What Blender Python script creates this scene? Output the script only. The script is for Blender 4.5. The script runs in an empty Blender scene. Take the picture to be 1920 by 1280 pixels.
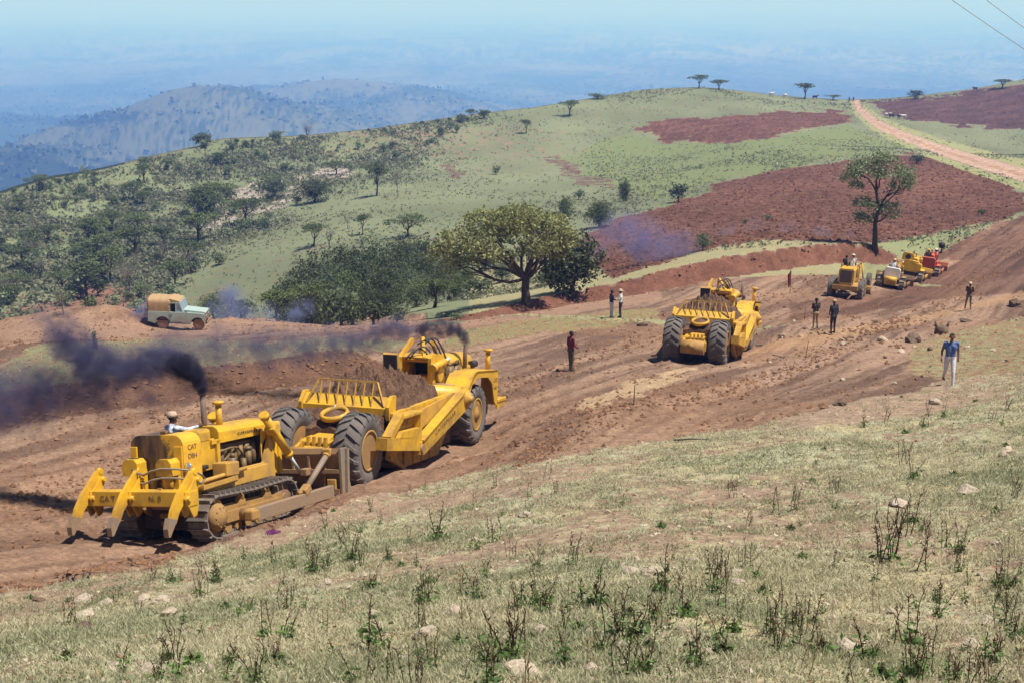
import bpy, bmesh, math, random
import numpy as np
from mathutils import Vector, Matrix, noise as mnoise

DEBUG_FIT = False
random.seed(7)
RNG = np.random.default_rng(11)
scene = bpy.context.scene
COL = scene.collection

# ------------------------------------------------------------------ camera, sky, sun, exposure
PITCH = math.atan(650 / 2400.0)
cam_d = bpy.data.cameras.new('camera')
cam_d.sensor_width = 36.0
cam_d.lens = 45.0
cam_d.clip_start = 0.1
cam_d.clip_end = 400000.0
cam = bpy.data.objects.new('camera', cam_d)
COL.objects.link(cam)
cam.location = (0, 0, 0)
cam.rotation_euler = (math.pi / 2 - PITCH, 0, 0)
scene.camera = cam

SUN_EL = math.radians(67)
SUN_AZ = math.radians(104)            # from +Y towards +X
SUN_DIR = Vector((math.sin(SUN_AZ) * math.cos(SUN_EL), math.cos(SUN_AZ) * math.cos(SUN_EL), math.sin(SUN_EL)))

world = bpy.data.worlds.new('World')
scene.world = world
world.use_nodes = True
wn = world.node_tree
bg = wn.nodes['Background']
sky = wn.nodes.new('ShaderNodeTexSky')
sky.sky_type = 'NISHITA'
sky.sun_disc = False
sky.sun_elevation = SUN_EL
sky.sun_rotation = SUN_AZ
sky.altitude = 1900
wn.links.new(sky.outputs[0], bg.inputs[0])
bg.inputs[1].default_value = 0.062

sun_d = bpy.data.lights.new('sun', 'SUN')
sun_d.energy = 5.0
sun_d.angle = math.radians(0.5)
sun_d.color = (1.0, 0.955, 0.88)
sun_o = bpy.data.objects.new('sun', sun_d)
COL.objects.link(sun_o)
sun_o.rotation_euler = SUN_DIR.to_track_quat('Z', 'Y').to_euler()

vs = scene.view_settings
vs.view_transform = 'Standard'
vs.look = 'None'
vs.gamma = 1.0
vs.use_curve_mapping = False
vs.exposure = 0.58
scene.cycles.volume_bounces = 2
scene.cycles.volume_step_rate = 0.16
scene.cycles.volume_max_steps = 1024
scene.cycles.max_bounces = 6

HAZE_DENSITY = 3.2e-4
HAZE_COLOR = (0.165, 0.36, 1.0)

# ------------------------------------------------------------------ pixel helpers (photo is 1920 x 1280, focal 2400 px)
FPX = 2400.0
CP, SP = math.cos(PITCH), math.sin(PITCH)


def ray(px, py):
    a = (px - 960) / FPX
    b = (640 - py) / FPX
    return np.array((a, CP + b * SP, -SP + b * CP))


def at(px, py, Y):
    d = ray(px, py)
    return d * (Y / d[1])


def proj(x, y, z):
    zc = y * CP - z * SP
    yc = y * SP + z * CP
    return 960 + FPX * x / zc, 640 - FPX * yc / zc


# ------------------------------------------------------------------ value noise
def _hash(ix, iy, seed):
    h = (ix.astype(np.int64) * 374761393 + iy.astype(np.int64) * 668265263 + seed * 1442695041) & 0xffffffff
    h = ((h ^ (h >> 13)) * 1274126177) & 0xffffffff
    h = h ^ (h >> 16)
    return (h & 0xffff) / 65535.0


def vnoise(x, y, seed=0):
    ix, iy = np.floor(x), np.floor(y)
    fx, fy = x - ix, y - iy
    fx = fx * fx * (3 - 2 * fx)
    fy = fy * fy * (3 - 2 * fy)
    a = _hash(ix, iy, seed); b = _hash(ix + 1, iy, seed)
    c = _hash(ix, iy + 1, seed); d = _hash(ix + 1, iy + 1, seed)
    return (a * (1 - fx) + b * fx) * (1 - fy) + (c * (1 - fx) + d * fx) * fy


def fbm(x, y, octv=4, seed=0, gain=0.5):
    s = 0; a = 1.0; t = 0
    for o in range(octv):
        s = s + a * vnoise(x * 2 ** o + 17.3 * o, y * 2 ** o - 9.1 * o, seed + o)
        t += a; a *= gain
    return s / t


def smooth(e0, e1, x):
    t = np.clip((x - e0) / (e1 - e0), 0, 1)
    return t * t * (3 - 2 * t)
# ------------------------------------------------------------------ the lie of the land
CTRL = [  # photo pixel, distance along +Y in metres
    # grass slope below the camera
    (0, 1280, 8.6), (500, 1280, 8), (960, 1280, 7.6), (1400, 1280, 7.6), (1920, 1280, 8),
    (0, 1180, 14.5), (480, 1150, 14), (960, 1100, 14), (1400, 1080, 14), (1920, 1050, 14.5),
    (0, 1120, 20), (300, 1060, 23), (640, 960, 27.5), (960, 880, 30.5), (1250, 830, 32), (1500, 780, 35), (1700, 745, 38), (1777, 722, 40.6), (1920, 690, 42),
    (960, 980, 21.5), (1400, 930, 22.5), (1920, 860, 23.5), (480, 1075, 20),
    # haul road
    (-200, 1010, 25.5), (0, 1000, 26.5), (290, 1032, 25.6), (404, 1022, 26.4), (540, 965, 29.3), (0, 900, 32.5), (690, 912, 33.0), (893, 830, 42.0), (300, 820, 38.5), (0, 810, 39.5),
    (1100, 760, 43), (1345, 680, 55.3), (1255, 680, 55.1), (1070, 695, 54.5), (1410, 652, 64), (1560, 625, 66.5), (1527, 615, 68), (1600, 565, 86), (1700, 545, 96), (1760, 515, 108),
    (1815, 580, 79.6), (1920, 600, 68), (1920, 560, 82), (1640, 650, 57), (1850, 640, 57), (1300, 790, 37.5),
    # terrace and upper track on the left
    (0, 690, 52), (300, 690, 51.5), (600, 670, 54.5), (600, 720, 47.5), (0, 640, 62), (330, 613, 79), (0, 615, 77), (500, 612, 79), (750, 610, 80), (900, 640, 64), (1150, 595, 77), (1000, 590, 82), (1230, 555, 92),
    # beyond the cut bank
    (985, 572, 99), (1150, 528, 112), (1330, 478, 120), (1480, 465, 122), (1640, 470, 117), (1800, 440, 132), (1920, 420, 138), (1920, 480, 108),
    # ploughed slope and hill on the right
    (1130, 450, 150), (1400, 400, 168), (1700, 400, 168), (1900, 350, 200), (1400, 330, 235), (1650, 300, 245), (1900, 300, 245),
    (1200, 330, 270), (1000, 330, 285), (1200, 245, 370), (1450, 250, 350), (1650, 240, 375), (1900, 245, 385), (1000, 250, 360),
    (1450, 205, 420), (1750, 205, 430),
    # valley and hillside on the left
    (-100, 570, 180), (100, 560, 180), (300, 560, 180), (450, 560, 170), (640, 560, 140), (800, 560, 125), (880, 520, 150),
    (0, 470, 218), (250, 450, 225), (450, 450, 215), (650, 430, 205), (850, 400, 215), (1020, 420, 180), (150, 400, 255), (400, 350, 290), (600, 330, 300), (800, 330, 280),
]
RAW = [  # x/Y, Y, z
    (-0.4, 3.0, -2.9), (0.0, 3.0, -2.85), (0.4, 3.0, -2.8), (-0.4, 1.5, -2.3), (0.4, 1.5, -2.2), (0, 1.5, -2.25),
    (-0.3, 112, -28), (-0.2, 110, -28), (-0.12, 104, -26.8), (-0.4, 112, -28.5), (-0.3, 140, -36), (-0.18, 130, -34.5),
]
CREST = [(-300, 440, 235), (-100, 400, 250), (0, 372, 262), (100, 340, 280), (200, 322, 298), (300, 296, 318), (400, 268, 335), (500, 262, 350), (700, 246, 372),
         (860, 222, 396), (1000, 205, 412), (1100, 188, 432), (1200, 171, 452), (1320, 166, 466), (1450, 180, 478), (1600, 189, 488), (1700, 184, 492), (1800, 172, 500), (1920, 150, 512), (2150, 110, 530)]


def base(Y):
    return -8.6 - 0.13 * np.minimum(Y, 330)


_pts = []
for px, py, Y in CTRL + CREST:
    p = at(px, py, Y)
    _pts.append((p[0] / Y, Y, p[2]))
_pts += RAW
_pts = np.array(_pts)
_A = 4.0
_Q = np.stack([_A * _pts[:, 0], np.log(_pts[:, 1])], 1)
_val = _pts[:, 2] - base(_pts[:, 1])


def _ker(r2):
    return 0.5 * r2 * np.log(r2 + 1e-12)


_n = len(_Q)
_K = _ker(((_Q[:, None] - _Q[None]) ** 2).sum(2)) + 0.0012 * np.eye(_n)
_P = np.concatenate([np.ones((_n, 1)), _Q], 1)
_M = np.block([[_K, _P], [_P.T, np.zeros((3, 3))]])
_W = np.linalg.solve(_M, np.concatenate([_val, np.zeros(3)]))


def tps(u, Y):
    u = np.clip(u, -0.52, 0.52)
    q = np.stack([_A * u, np.log(Y)], 1)
    out = np.empty(len(q))
    for i in range(0, len(q), 20000):
        c = q[i:i + 20000]
        k = _ker((c[:, None, 0] - _Q[None, :, 0]) ** 2 + (c[:, None, 1] - _Q[None, :, 1]) ** 2)
        out[i:i + 20000] = k @ _W[:_n] + _W[_n] + c @ _W[_n + 1:]
    return out + base(Y)


_cu = np.array([at(*c)[0] / c[2] for c in CREST]); _cy = np.array([c[2] for c in CREST], float)


def crest_y(u):
    return np.interp(u, _cu, _cy)


FAR_HILLS = [  # pixel of the top, distance, half widths in metres
    (400, 203, 3000, 330, 420), (545, 230, 2900, 300, 420), (290, 250, 2700, 330, 360), (170, 262, 2600, 260, 300), (620, 160, 4300, 420, 650), (480, 166, 4500, 300, 500), (760, 186, 4000, 360, 600), (850, 222, 3600, 260, 420),
    (60, 222, 3700, 420, 260), (230, 220, 3700, 300, 220), (-150, 215, 3900, 500, 300),
    (-60, 300, 1900, 300, 420), (1060, 235, 4600, 420, 480), (-300, 70, 21000, 5000, 2500), (1100, 40, 38000, 9000, 3000), (1700, 30, 43000, 9000, 3000), (500, 62, 30000, 9000, 2500),
]
PLAIN_Z = -430.0


def zfar(x, y):
    z = PLAIN_Z + 42 * (fbm(x / 900.0, y / 1300.0, 4, 5) - 0.5) + 14 * (fbm(x / 210.0, y / 260.0, 3, 9) - 0.5)
    top = np.zeros_like(x)
    for px, py, Y, sx, sy in FAR_HILLS:
        p = at(px, py, Y)
        r2 = ((x - p[0]) / sx) ** 2 + ((y - Y) / (sy * 1.7)) ** 2
        top = np.maximum(top, (p[2] - PLAIN_Z) * np.exp(-r2)) + 0.12 * np.minimum(top, (p[2] - PLAIN_Z) * np.exp(-r2))
    rough = 0.86 + 0.28 * fbm(x / 330.0, y / 420.0, 4, 21)
    return z + top * np.where(y < 8000, rough, 1.0)


def z_smooth(x, y):
    Y = np.maximum(y, 1.2)
    u = x / Y
    yc = crest_y(u)
    z = tps(u, np.minimum(Y, yc))
    d = np.maximum(Y - yc, 0)
    drop = 0.30 * d * smooth(0, 70, d) + 0.02 * d
    zz = z - drop
    zf = zfar(x, y)
    s = 30.0
    m = np.maximum(zz, zf)
    far = m + s * np.log1p(np.exp(-np.abs(zz - zf) / s)) * smooth(60, 300, d)
    return np.where(d > 0, np.where(d > 60, far, zz), z)


def pick_smooth(px, py, y0=4.0, y1=700.0, f=None):
    """the first point where the view ray through a photo pixel meets the land"""
    f = f or z_smooth
    d = ray(px, py)
    ys = np.exp(np.linspace(math.log(y0), math.log(y1), 900))
    t = ys / d[1]
    zz = f(d[0] * t, ys)
    below = np.nonzero(d[2] * t <= zz)[0]
    if len(below) == 0:
        return None
    i = below[0]
    if i == 0:
        return np.array((d[0] * t[0], ys[0], zz[0]))
    a = d[2] * t[i - 1] - zz[i - 1]; b = zz[i] - d[2] * t[i]
    k = a / (a + b + 1e-9)
    Y = ys[i - 1] * (1 - k) + ys[i] * k
    tt = Y / d[1]
    return np.array((d[0] * tt, Y, d[2] * tt))


def poly_dist(x, y, P):
    """signed distance (positive on the far side) and arc position along a polyline P"""
    best = np.full(x.shape, 1e9); sg = np.zeros(x.shape); al = np.zeros(x.shape); acc = 0.0
    for (ax, ay), (bx, by) in zip(P[:-1], P[1:]):
        vx, vy = bx - ax, by - ay
        L = math.hypot(vx, vy)
        t = np.clip(((x - ax) * vx + (y - ay) * vy) / (L * L), 0, 1)
        dx, dy = x - ax - vx * t, y - ay - vy * t
        d = np.hypot(dx, dy)
        s = np.sign(vx * (y - ay) - vy * (x - ax))
        m = d < best
        best = np.where(m, d, best); sg = np.where(m, s, sg); al = np.where(m, acc + t * L, al)
        acc += L
    return best * sg, al, acc


def world_line(pix):
    return [tuple(pick_smooth(*p)[:2]) for p in pix]


L_BANK = world_line([(800, 604), (880, 600), (985, 584), (1100, 565), (1220, 547), (1330, 524), (1450, 506), (1560, 493), (1640, 492), (1690, 488)])
H_BANK = ([0, .12, .28, .5, .72, .86, .95, 1], [0.1, .3, .75, 1.3, 1.5, 1.5, 1.1, .2])
L_TERR = world_line([(-250, 845), (0, 800), (150, 772), (400, 738), (560, 716), (700, 702), (790, 694)])
H_TERR = ([0, .3, .6, .85, 1], [.65, .65, .80, .75, .1])
L_ROAD = world_line([(-250, 1060), (0, 1030), (300, 1005), (480, 950), (690, 890), (900, 815), (1100, 735), (1300, 680), (1450, 625), (1620, 560), (1740, 510), (1850, 450), (1920, 405)])
L_WIND = world_line([(150, 1090), (330, 1062), (520, 990), (640, 945), (760, 900), (950, 848), (1100, 800), (1300, 765)])
MOUNDS = [(190, 606, 1.15, 2.6, 2.0), (110, 612, .45, 2.6, 1.6), (30, 612, .5, 3.0, 1.5), (255, 612, .4, 1.6, 1.3), (450, 606, .35, 3.0, 1.2), (560, 604, .3, 3, 1.2), (1470, 470, 1.0, 9, 5), (-60, 612, .5, 3, 1.5), (1870, 585, .6, 3, 2)]
_mw = []
for px, py, h, sx, sy in MOUNDS:
    p = pick_smooth(px, py); _mw.append((p[0], p[1], h, sx, sy))


def z_ground(x, y, fine=True):
    x = np.atleast_1d(np.asarray(x, float)); y = np.atleast_1d(np.asarray(y, float))
    z = z_smooth(x, y)
    near = (y < 260) & (y > 1)
    if near.any():
        xs, ys = x[near], y[near]
        dz = np.zeros(xs.shape)
        wob = 0.5 * (fbm(xs * .9, ys * .9, 3, 31) - .5)
        s, al, L = poly_dist(xs, ys, L_BANK)
        h = np.interp(al / L, *H_BANK)
        inside = smooth(-4, 1, al) * (1 - smooth(L - .2, L, al)) if False else 1.0
        dz += h * smooth(-0.1, 1.3, s + wob * 1.6) * np.exp(-np.maximum(s - 3, 0) / 28.0) * inside * (np.abs(s) < 120)
        s, al, L = poly_dist(xs, ys, L_TERR)
        h = np.interp(al / L, *H_TERR)
        end = 1 - smooth(L - 3, L - 0.01, al)
        dz += h * smooth(-0.2, 1.7, s + wob * 1.6) * np.exp(-np.maximum(s - 3, 0) / 8.0) * end
        s, al, L = poly_dist(xs, ys, L_ROAD)
        onroad = np.exp(-(s / 9.0) ** 2) * (ys < 150)
        rut = fbm(s * 1.5 + 40, al * 0.10, 3, 44) - .5
        dz += onroad * rut * 0.30
        s2, al2, L2 = poly_dist(xs, ys, L_WIND)
        dz += 0.30 * np.exp(-(s2 / .75) ** 2) * (0.35 + fbm(al2 * .8, s2 * .8, 3, 3)) * (al2 > .05) * (al2 < L2 - .05)
        for mx, my, h, sx, sy in _mw:
            dz += h * np.exp(-((xs - mx) / sx) ** 2 - ((ys - my) / sy) ** 2) * (0.75 + .5 * fbm(xs * .8, ys * .8, 3, 8))
        if fine:
            k = smooth(150, 30, ys)
            dz += 0.22 * (fbm(xs * .35, ys * .35, 3, 61) - .5) * smooth(260, 100, ys)
            dz += 0.17 * k * (fbm(xs * 1.6, ys * 1.6, 5, 71, .58) - .5)
        z[near] += dz
    return z


def Z(x, y):
    return float(z_ground(x, y)[0])


def pick(px, py, y0=4.0, y1=700.0):
    return Vector(pick_smooth(px, py, y0, y1, z_ground))


# ------------------------------------------------------------------ regions, drawn as outlines on the land
def in_poly(px, py, poly):
    ins = np.zeros(px.shape, bool)
    n = len(poly)
    for i in range(n):
        x1, y1 = poly[i]; x2, y2 = poly[(i + 1) % n]
        if y1 == y2:
            continue
        c = ((y1 > py) != (y2 > py)) & (px < (x2 - x1) * (py - y1) / (y2 - y1) + x1)
        ins ^= c
    return ins


P_GRASS = [(-900, 1230), (-400, 1160), (0, 1118), (130, 1092), (260, 1066), (420, 1022), (560, 970), (700, 930), (900, 885), (1080, 852), (1300, 818), (1430, 797), (1560, 757), (1700, 737), (1830, 702), (1920, 690), (2500, 640), (4000, 700), (4000, 9000), (-4000, 9000), (-4000, 1300)]
P_RGRASS = [(1690, 665), (1770, 625), (1850, 610), (1930, 590), (2400, 560), (2400, 690), (1920, 700), (1800, 715), (1720, 705)]
P_TERR = [(-600, 740), (0, 692), (60, 648), (180, 640), (330, 634), (500, 642), (640, 632), (770, 640), (750, 656), (560, 670), (400, 688), (250, 702), (0, 735), (-600, 800)]
P_MID = [(820, 660), (850, 622), (980, 600), (1150, 583), (1235, 575), (1236, 600), (1130, 616), (1030, 622), (900, 645)]
P_UP = [(-400, 600), (380, 598), (880, 598), (1000, 582), (1240, 548), (1240, 563), (1000, 600), (840, 613), (380, 628), (-400, 650)]
P_PLOUGH = [(1090, 458), (1130, 420), (1250, 388), (1350, 347), (1450, 317), (1600, 299), (1700, 289), (1800, 301), (1900, 346), (1935, 385), (1860, 420), (1780, 432), (1700, 448), (1640, 456), (1560, 452), (1440, 450), (1330, 466), (1150, 522), (1122, 500)]
P_PLOUGH2 = [(1185, 240), (1290, 224), (1420, 213), (1580, 208), (1600, 231), (1480, 249), (1330, 270), (1262, 266)]
P_PLOUGH3 = [(1638, 191), (1760, 181), (1860, 166), (1940, 158), (2300, 120), (2300, 245), (1910, 245), (1880, 244), (1760, 233), (1690, 222), (1652, 212)]
P_BROWN = [(-300, 620), (-20, 594), (90, 565), (180, 533), (240, 538), (290, 560), (310, 600), (250, 640), (-300, 660)]
P_DARK = [(1700, 488), (1770, 460), (1850, 420), (1930, 400), (2300, 360), (2300, 560), (1920, 548), (1760, 560), (1600, 590), (1480, 600), (1480, 570), (1640, 545), (1720, 530), (1800, 490)]
P_PALE = [(1080, 758), (1180, 715), (1275, 690), (1310, 690), (1240, 728), (1110, 768)]
P_PALE2 = [(1390, 668), (1560, 640), (1700, 610), (1920, 560), (1920, 545), (1760, 585), (1600, 612), (1480, 630)]
P_PATCH = [(826, 311), (846, 306), (868, 328), (860, 338), (840, 330)]
P_PATCH2 = [(1025, 296), (1045, 288), (1080, 318), (1150, 338), (1155, 352), (1080, 346), (1040, 318)]
P_CROPS = [(1045, 300), (1180, 250), (1260, 272), (1480, 252), (1600, 236), (1640, 262), (1700, 280), (1560, 298), (1380, 330), (1230, 380), (1180, 360)]
TRACK = [(1603, 188, 5), (1612, 205, 6), (1640, 230, 7), (1690, 254, 8), (1760, 281, 9.5), (1830, 303, 11), (1930, 332, 13), (2200, 400, 18)]
ROCKY = [(360, 400), (420, 372), (500, 335), (560, 330), (620, 305), (680, 300), (660, 330), (560, 372), (500, 395), (430, 425), (380, 440)]

us = np.concatenate([np.linspace(-1.9, -.62, 26)[:-1], np.linspace(-.62, .62, 650), np.linspace(.62, 1.9, 26)[1:]])
rows = np.concatenate([np.exp(np.linspace(math.log(1.3), math.log(5.5), 24))[:-1], np.exp(np.linspace(math.log(5.5), math.log(560), 560))[:-1], np.exp(np.linspace(math.log(560), math.log(1500), 30))[:-1], np.exp(np.linspace(math.log(1500), math.log(9000), 170))[:-1], np.exp(np.linspace(math.log(9000), math.log(170000), 70))])
NU, NR = len(us), len(rows)
GU, GY = np.meshgrid(us, rows)
GX = GU * GY
gx, gy = GX.ravel(), GY.ravel()
gz = z_ground(gx, gy)
gpx, gpy = proj(gx, gy, gz)
near = gy < 600
_js = np.where(gy < 140, .8, .12)
jx = gpx + (fbm(gx * _js, gy * _js, 4, 90) - .5) * np.where(gy < 60, 34, np.where(gy < 140, 16, 44))
jy = gpy + (fbm(gx * _js, gy * _js, 4, 91) - .5) * np.where(gy < 60, 26, np.where(gy < 140, 8, 17))

SOIL = np.array((.235, .118, .062))
veg = np.zeros(gx.shape)
soil = np.tile(SOIL, (len(gx), 1))
green = np.tile(np.array((.20, .205, .095)), (len(gx), 1))
region = np.zeros(gx.shape, int)        # 0 haul road
REG = ['haul_road', 'grass_slope', 'grass_terrace', 'hillside', 'ploughed_field', 'ploughed_field', 'ploughed_field', 'dirt_track', 'plain', 'upper_track', 'roadside_grass']


def setr(mask, reg=None, v=None, s=None, g=None):
    if reg is not None: region[mask] = reg
    if v is not None: veg[mask] = v
    if s is not None: soil[mask] = s
    if g is not None: green[mask] = g


_s, _al, _L = poly_dist(gx[near], gy[near], L_BANK)
beyond = np.zeros(gx.shape, bool)
beyond[near] = ((_s > 1.0) & (gy[near] > 70)) | (gy[near] > 100)
beyond |= (gx < -3) & (gy > 78) & (gy < 600)
P_EARTH = [(1680, 496), (1740, 480), (1790, 458), (1850, 428), (1930, 398), (2300, 350), (2300, 570), (1680, 530)]
beyond &= ~(in_poly(jx, jy, P_EARTH) & (gy < 190))
beyond &= ~((gpx < 800) & (gpy > 588) & (gy < 112))
setr(beyond, 3, .82, (.22, .150, .105), (.150, .168, .095))
hillpatch = fbm(gx / 38, gy / 60, 4, 12)
veg[beyond] += (hillpatch[beyond] - .5) * .5
green[beyond] *= (0.72 + .56 * fbm(gx / 14, gy / 20, 4, 13))[beyond][:, None]
_yb = np.interp(gpx, [-400, 250, 330, 420, 560, 760, 1000, 1120], [640, 620, 575, 470, 395, 318, 225, 185])
leftf = beyond * smooth(45, -75, gpy - _yb + (fbm(gx / 22, gy / 30, 4, 17) - .5) * 130)
leftdark = beyond & (in_poly(gpx, gpy, [(-900, 300), (400, 250), (1000, 195), (1030, 230), (760, 330), (560, 400), (420, 470), (300, 600), (-900, 700)]))
green = green * (1 + leftf[:, None] * (np.array((.97, 1.02, .95)) - 1)); veg -= .10 * leftf
crops = beyond & in_poly(jx, jy, P_CROPS)
setr(crops, None, .8); green[crops] = np.array((.145, .175, .075))
road2 = ~beyond & near
rs, ral, rL = poly_dist(gx[near], gy[near], L_ROAD)
streak = np.zeros(gx.shape); dist_road = np.full(gx.shape, 99.0)
streak[near] = .55 * fbm(rs * .9 + 9, ral * .07, 3, 55) + .45 * fbm(rs * 3.6 + 9, ral * .16, 4, 58)
dist_road[near] = np.abs(rs)
k = smooth(.36, .64, streak)[:, None]
soil = np.where(road2[:, None], np.array((.138, .083, .058)) * (1 - k) + np.array((.300, .192, .128)) * k, soil)
patch = smooth(.42, .62, fbm(gx * .16, gy * .16, 4, 77))[:, None]
soil = np.where(road2[:, None], soil * (1 - .45 * patch) + np.array((.27, .150, .088)) * .45 * patch, soil)
setr(road2 & in_poly(jx, jy, P_UP), 9, .0, (.275, .168, .112))
setr(road2 & in_poly(jx, jy, P_TERR), 2, .52, (.24, .15, .09), (.19, .20, .105))
setr(road2 & in_poly(jx, jy, P_MID), 10, .52, (.27, .15, .085), (.20, .20, .09))
setr(road2 & in_poly(jx, jy, P_RGRASS), 10, .50, (.28, .16, .095), (.24, .235, .12))
m = road2 & in_poly(jx, jy, P_GRASS)
setr(m, 1, .56, (.305, .212, .142), (.345, .325, .20))
gpatch = fbm(gx * .22, gy * .22, 4, 15)
veg[m] += (gpatch[m] - .5) * .95 + .02
edge = m & ~in_poly(jx, jy - 45, P_GRASS)
veg[edge] -= .22
m = road2 & in_poly(jx, jy, P_DARK); soil[m] = soil[m] * np.array((.62, .55, .56))
m = road2 & in_poly(jx, jy, P_PALE); soil[m] = (.37, .255, .15)
m = road2 & in_poly(jx, jy, P_PALE2); soil[m] = soil[m] * .45 + np.array((.40, .24, .125)) * .55
for i, P in enumerate((P_PLOUGH, P_PLOUGH2, P_PLOUGH3)):
    m = beyond & in_poly(jx, jy, P)
    setr(m, 4 + i, -.25, (.122, .056, .036) if i < 2 else (.088, .046, .039))
    soil[m] *= (0.70 + .6 * fbm(gx / 9, gy / 16, 4, 14 + i))[m][:, None]
    soil[m] *= (0.94 + .12 * np.sin(gy * 1.3 + gx * .35 + 4 * fbm(gx / 14, gy / 14, 2, 6)))[m][:, None]; veg[m] += .50 * smooth(.55, .78, fbm(gx / 7, gy / 9, 4, 33))[m]
    soil[m] *= (0.78 + .44 * _hash(np.floor(gx * 1.3), np.floor(gy * .7), 5))[m][:, None]
m = beyond & in_poly(jx, jy, P_BROWN); setr(m, None, .12, (.19, .10, .068))
m = beyond & (in_poly(jx, jy, P_PATCH) | in_poly(jx, jy, P_PATCH2)); setr(m, None, .42, (.13, .08, .058))
m = beyond & in_poly(jx, jy, ROCKY); setr(m, None, .35, (.30, .25, .21))
tp = np.array([(a, b) for a, b, c in TRACK]); tw = np.array([c for a, b, c in TRACK], float)
m0 = beyond & (gpx > 1570) & (gpy > 150) & (gpy < 460)
td = np.full(gx.shape, 99.0); off = np.zeros(gx.shape)
s_, a_, L_ = poly_dist(gpx[m0], gpy[m0], [tuple(p) for p in tp])
cum = np.concatenate([[0], np.cumsum(np.hypot(*np.diff(tp, axis=0).T))])
w_ = np.interp(a_, cum, tw)
td[m0] = np.abs(s_) / w_; off[m0] = s_ / w_
m = td < 1.0
setr(m, 7, -.2, (.37, .25, .185))
m = (np.abs(np.abs(off) - .12) < .1) & (td < 1) & (gpx > 1600); soil[m] = (.31, .185, .115); 
m = (td >= 1.0) & (td < 2.2) & beyond; veg[m] = .75; green[m] = (.235, .245, .115); region[m & (region > 3)] = 3
m = beyond & (gy < 150) & (gpx > 880) & (region == 3); veg[m] -= .10; green[m] = np.where((gpx[m] > 1620)[:, None], np.array((.195, .215, .105)), np.array((.27, .25, .135)))
# slopes of the cut banks show raw red earth
slope_b = np.zeros(gx.shape); slope_t = np.zeros(gx.shape)
slope_b[near] = ((_s > -.6) & (_s < 1.5) & (_al > .2) & (_al < _L - .2)) * 1.0
m = (slope_b > 0) & near; setr(m, 0, -.3, (.150, .066, .042)); soil[m] *= (0.7 + .6 * fbm(gx * 1.1, gy * 1.1, 3, 66))[m][:, None]
ts, tal, tL = poly_dist(gx[near], gy[near], L_TERR)
slope_t[near] = (ts > -.6) & (ts < 1.7) & (tal < tL - .5)
m = slope_t > 0; setr(m, 0, -.3, (.135, .072, .046)); soil[m] *= (0.7 + .6 * fbm(gx * 1.1, gy * 1.1, 3, 67))[m][:, None]
# far plain
farm = (gy > crest_y(gx / gy) + 6)
pl = farm
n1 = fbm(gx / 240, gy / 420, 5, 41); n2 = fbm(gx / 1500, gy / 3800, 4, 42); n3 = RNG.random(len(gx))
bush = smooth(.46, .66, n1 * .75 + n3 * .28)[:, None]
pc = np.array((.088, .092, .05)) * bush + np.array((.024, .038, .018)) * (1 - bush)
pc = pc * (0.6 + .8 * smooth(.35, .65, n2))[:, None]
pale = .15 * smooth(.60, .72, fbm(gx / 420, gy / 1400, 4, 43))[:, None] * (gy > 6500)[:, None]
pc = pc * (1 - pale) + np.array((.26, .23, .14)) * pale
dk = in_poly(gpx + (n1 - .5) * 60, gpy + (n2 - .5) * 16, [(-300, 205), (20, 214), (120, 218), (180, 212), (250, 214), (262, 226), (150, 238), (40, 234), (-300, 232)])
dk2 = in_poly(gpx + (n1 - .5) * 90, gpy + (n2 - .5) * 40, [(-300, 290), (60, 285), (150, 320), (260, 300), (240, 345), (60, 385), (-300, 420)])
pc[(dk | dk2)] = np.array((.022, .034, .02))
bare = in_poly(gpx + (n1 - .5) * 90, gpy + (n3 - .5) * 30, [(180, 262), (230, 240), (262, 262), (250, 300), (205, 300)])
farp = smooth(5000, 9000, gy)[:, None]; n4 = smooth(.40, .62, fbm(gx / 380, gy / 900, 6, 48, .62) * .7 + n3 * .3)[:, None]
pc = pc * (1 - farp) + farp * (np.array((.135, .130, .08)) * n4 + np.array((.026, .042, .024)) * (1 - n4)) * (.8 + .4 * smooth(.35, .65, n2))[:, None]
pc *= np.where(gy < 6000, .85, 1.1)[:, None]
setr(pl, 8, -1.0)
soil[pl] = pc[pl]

fv = np.arange(NU * NR).reshape(NR, NU)
quads = np.stack([fv[:-1, :-1], fv[:-1, 1:], fv[1:, 1:], fv[1:, :-1]], -1).reshape(-1, 4)
qreg = region[quads[:, 0]]


def mesh_np(name, verts, faces, smooth_=True):
    me = bpy.data.meshes.new(name)
    nv, nf, k = len(verts), len(faces), faces.shape[1]
    me.vertices.add(nv); me.vertices.foreach_set('co', np.ascontiguousarray(verts, np.float32).ravel())
    me.loops.add(nf * k); me.loops.foreach_set('vertex_index', np.ascontiguousarray(faces, np.int32).ravel())
    me.polygons.add(nf); me.polygons.foreach_set('loop_start', np.arange(0, nf * k, k, dtype=np.int32))
    me.polygons.foreach_set('loop_total', np.full(nf, k, np.int32))
    me.polygons.foreach_set('use_smooth', np.full(nf, smooth_, bool))
    me.update(calc_edges=True)
    return me


def col_attr(me, name, rgb):
    a = me.attributes.new(name, 'FLOAT_COLOR', 'POINT')
    c = np.ones((len(rgb), 4), np.float32); c[:, :3] = rgb
    a.data.foreach_set('color', c.ravel())


def flt_attr(me, name, v):
    a = me.attributes.new(name, 'FLOAT', 'POINT')
    a.data.foreach_set('value', np.ascontiguousarray(v, np.float32))


# ------------------------------------------------------------------ node helpers
def new_mat(name):
    m = bpy.data.materials.new(name)
    m.use_nodes = True
    nt = m.node_tree
    return m, nt, nt.nodes['Principled BSDF']


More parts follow.
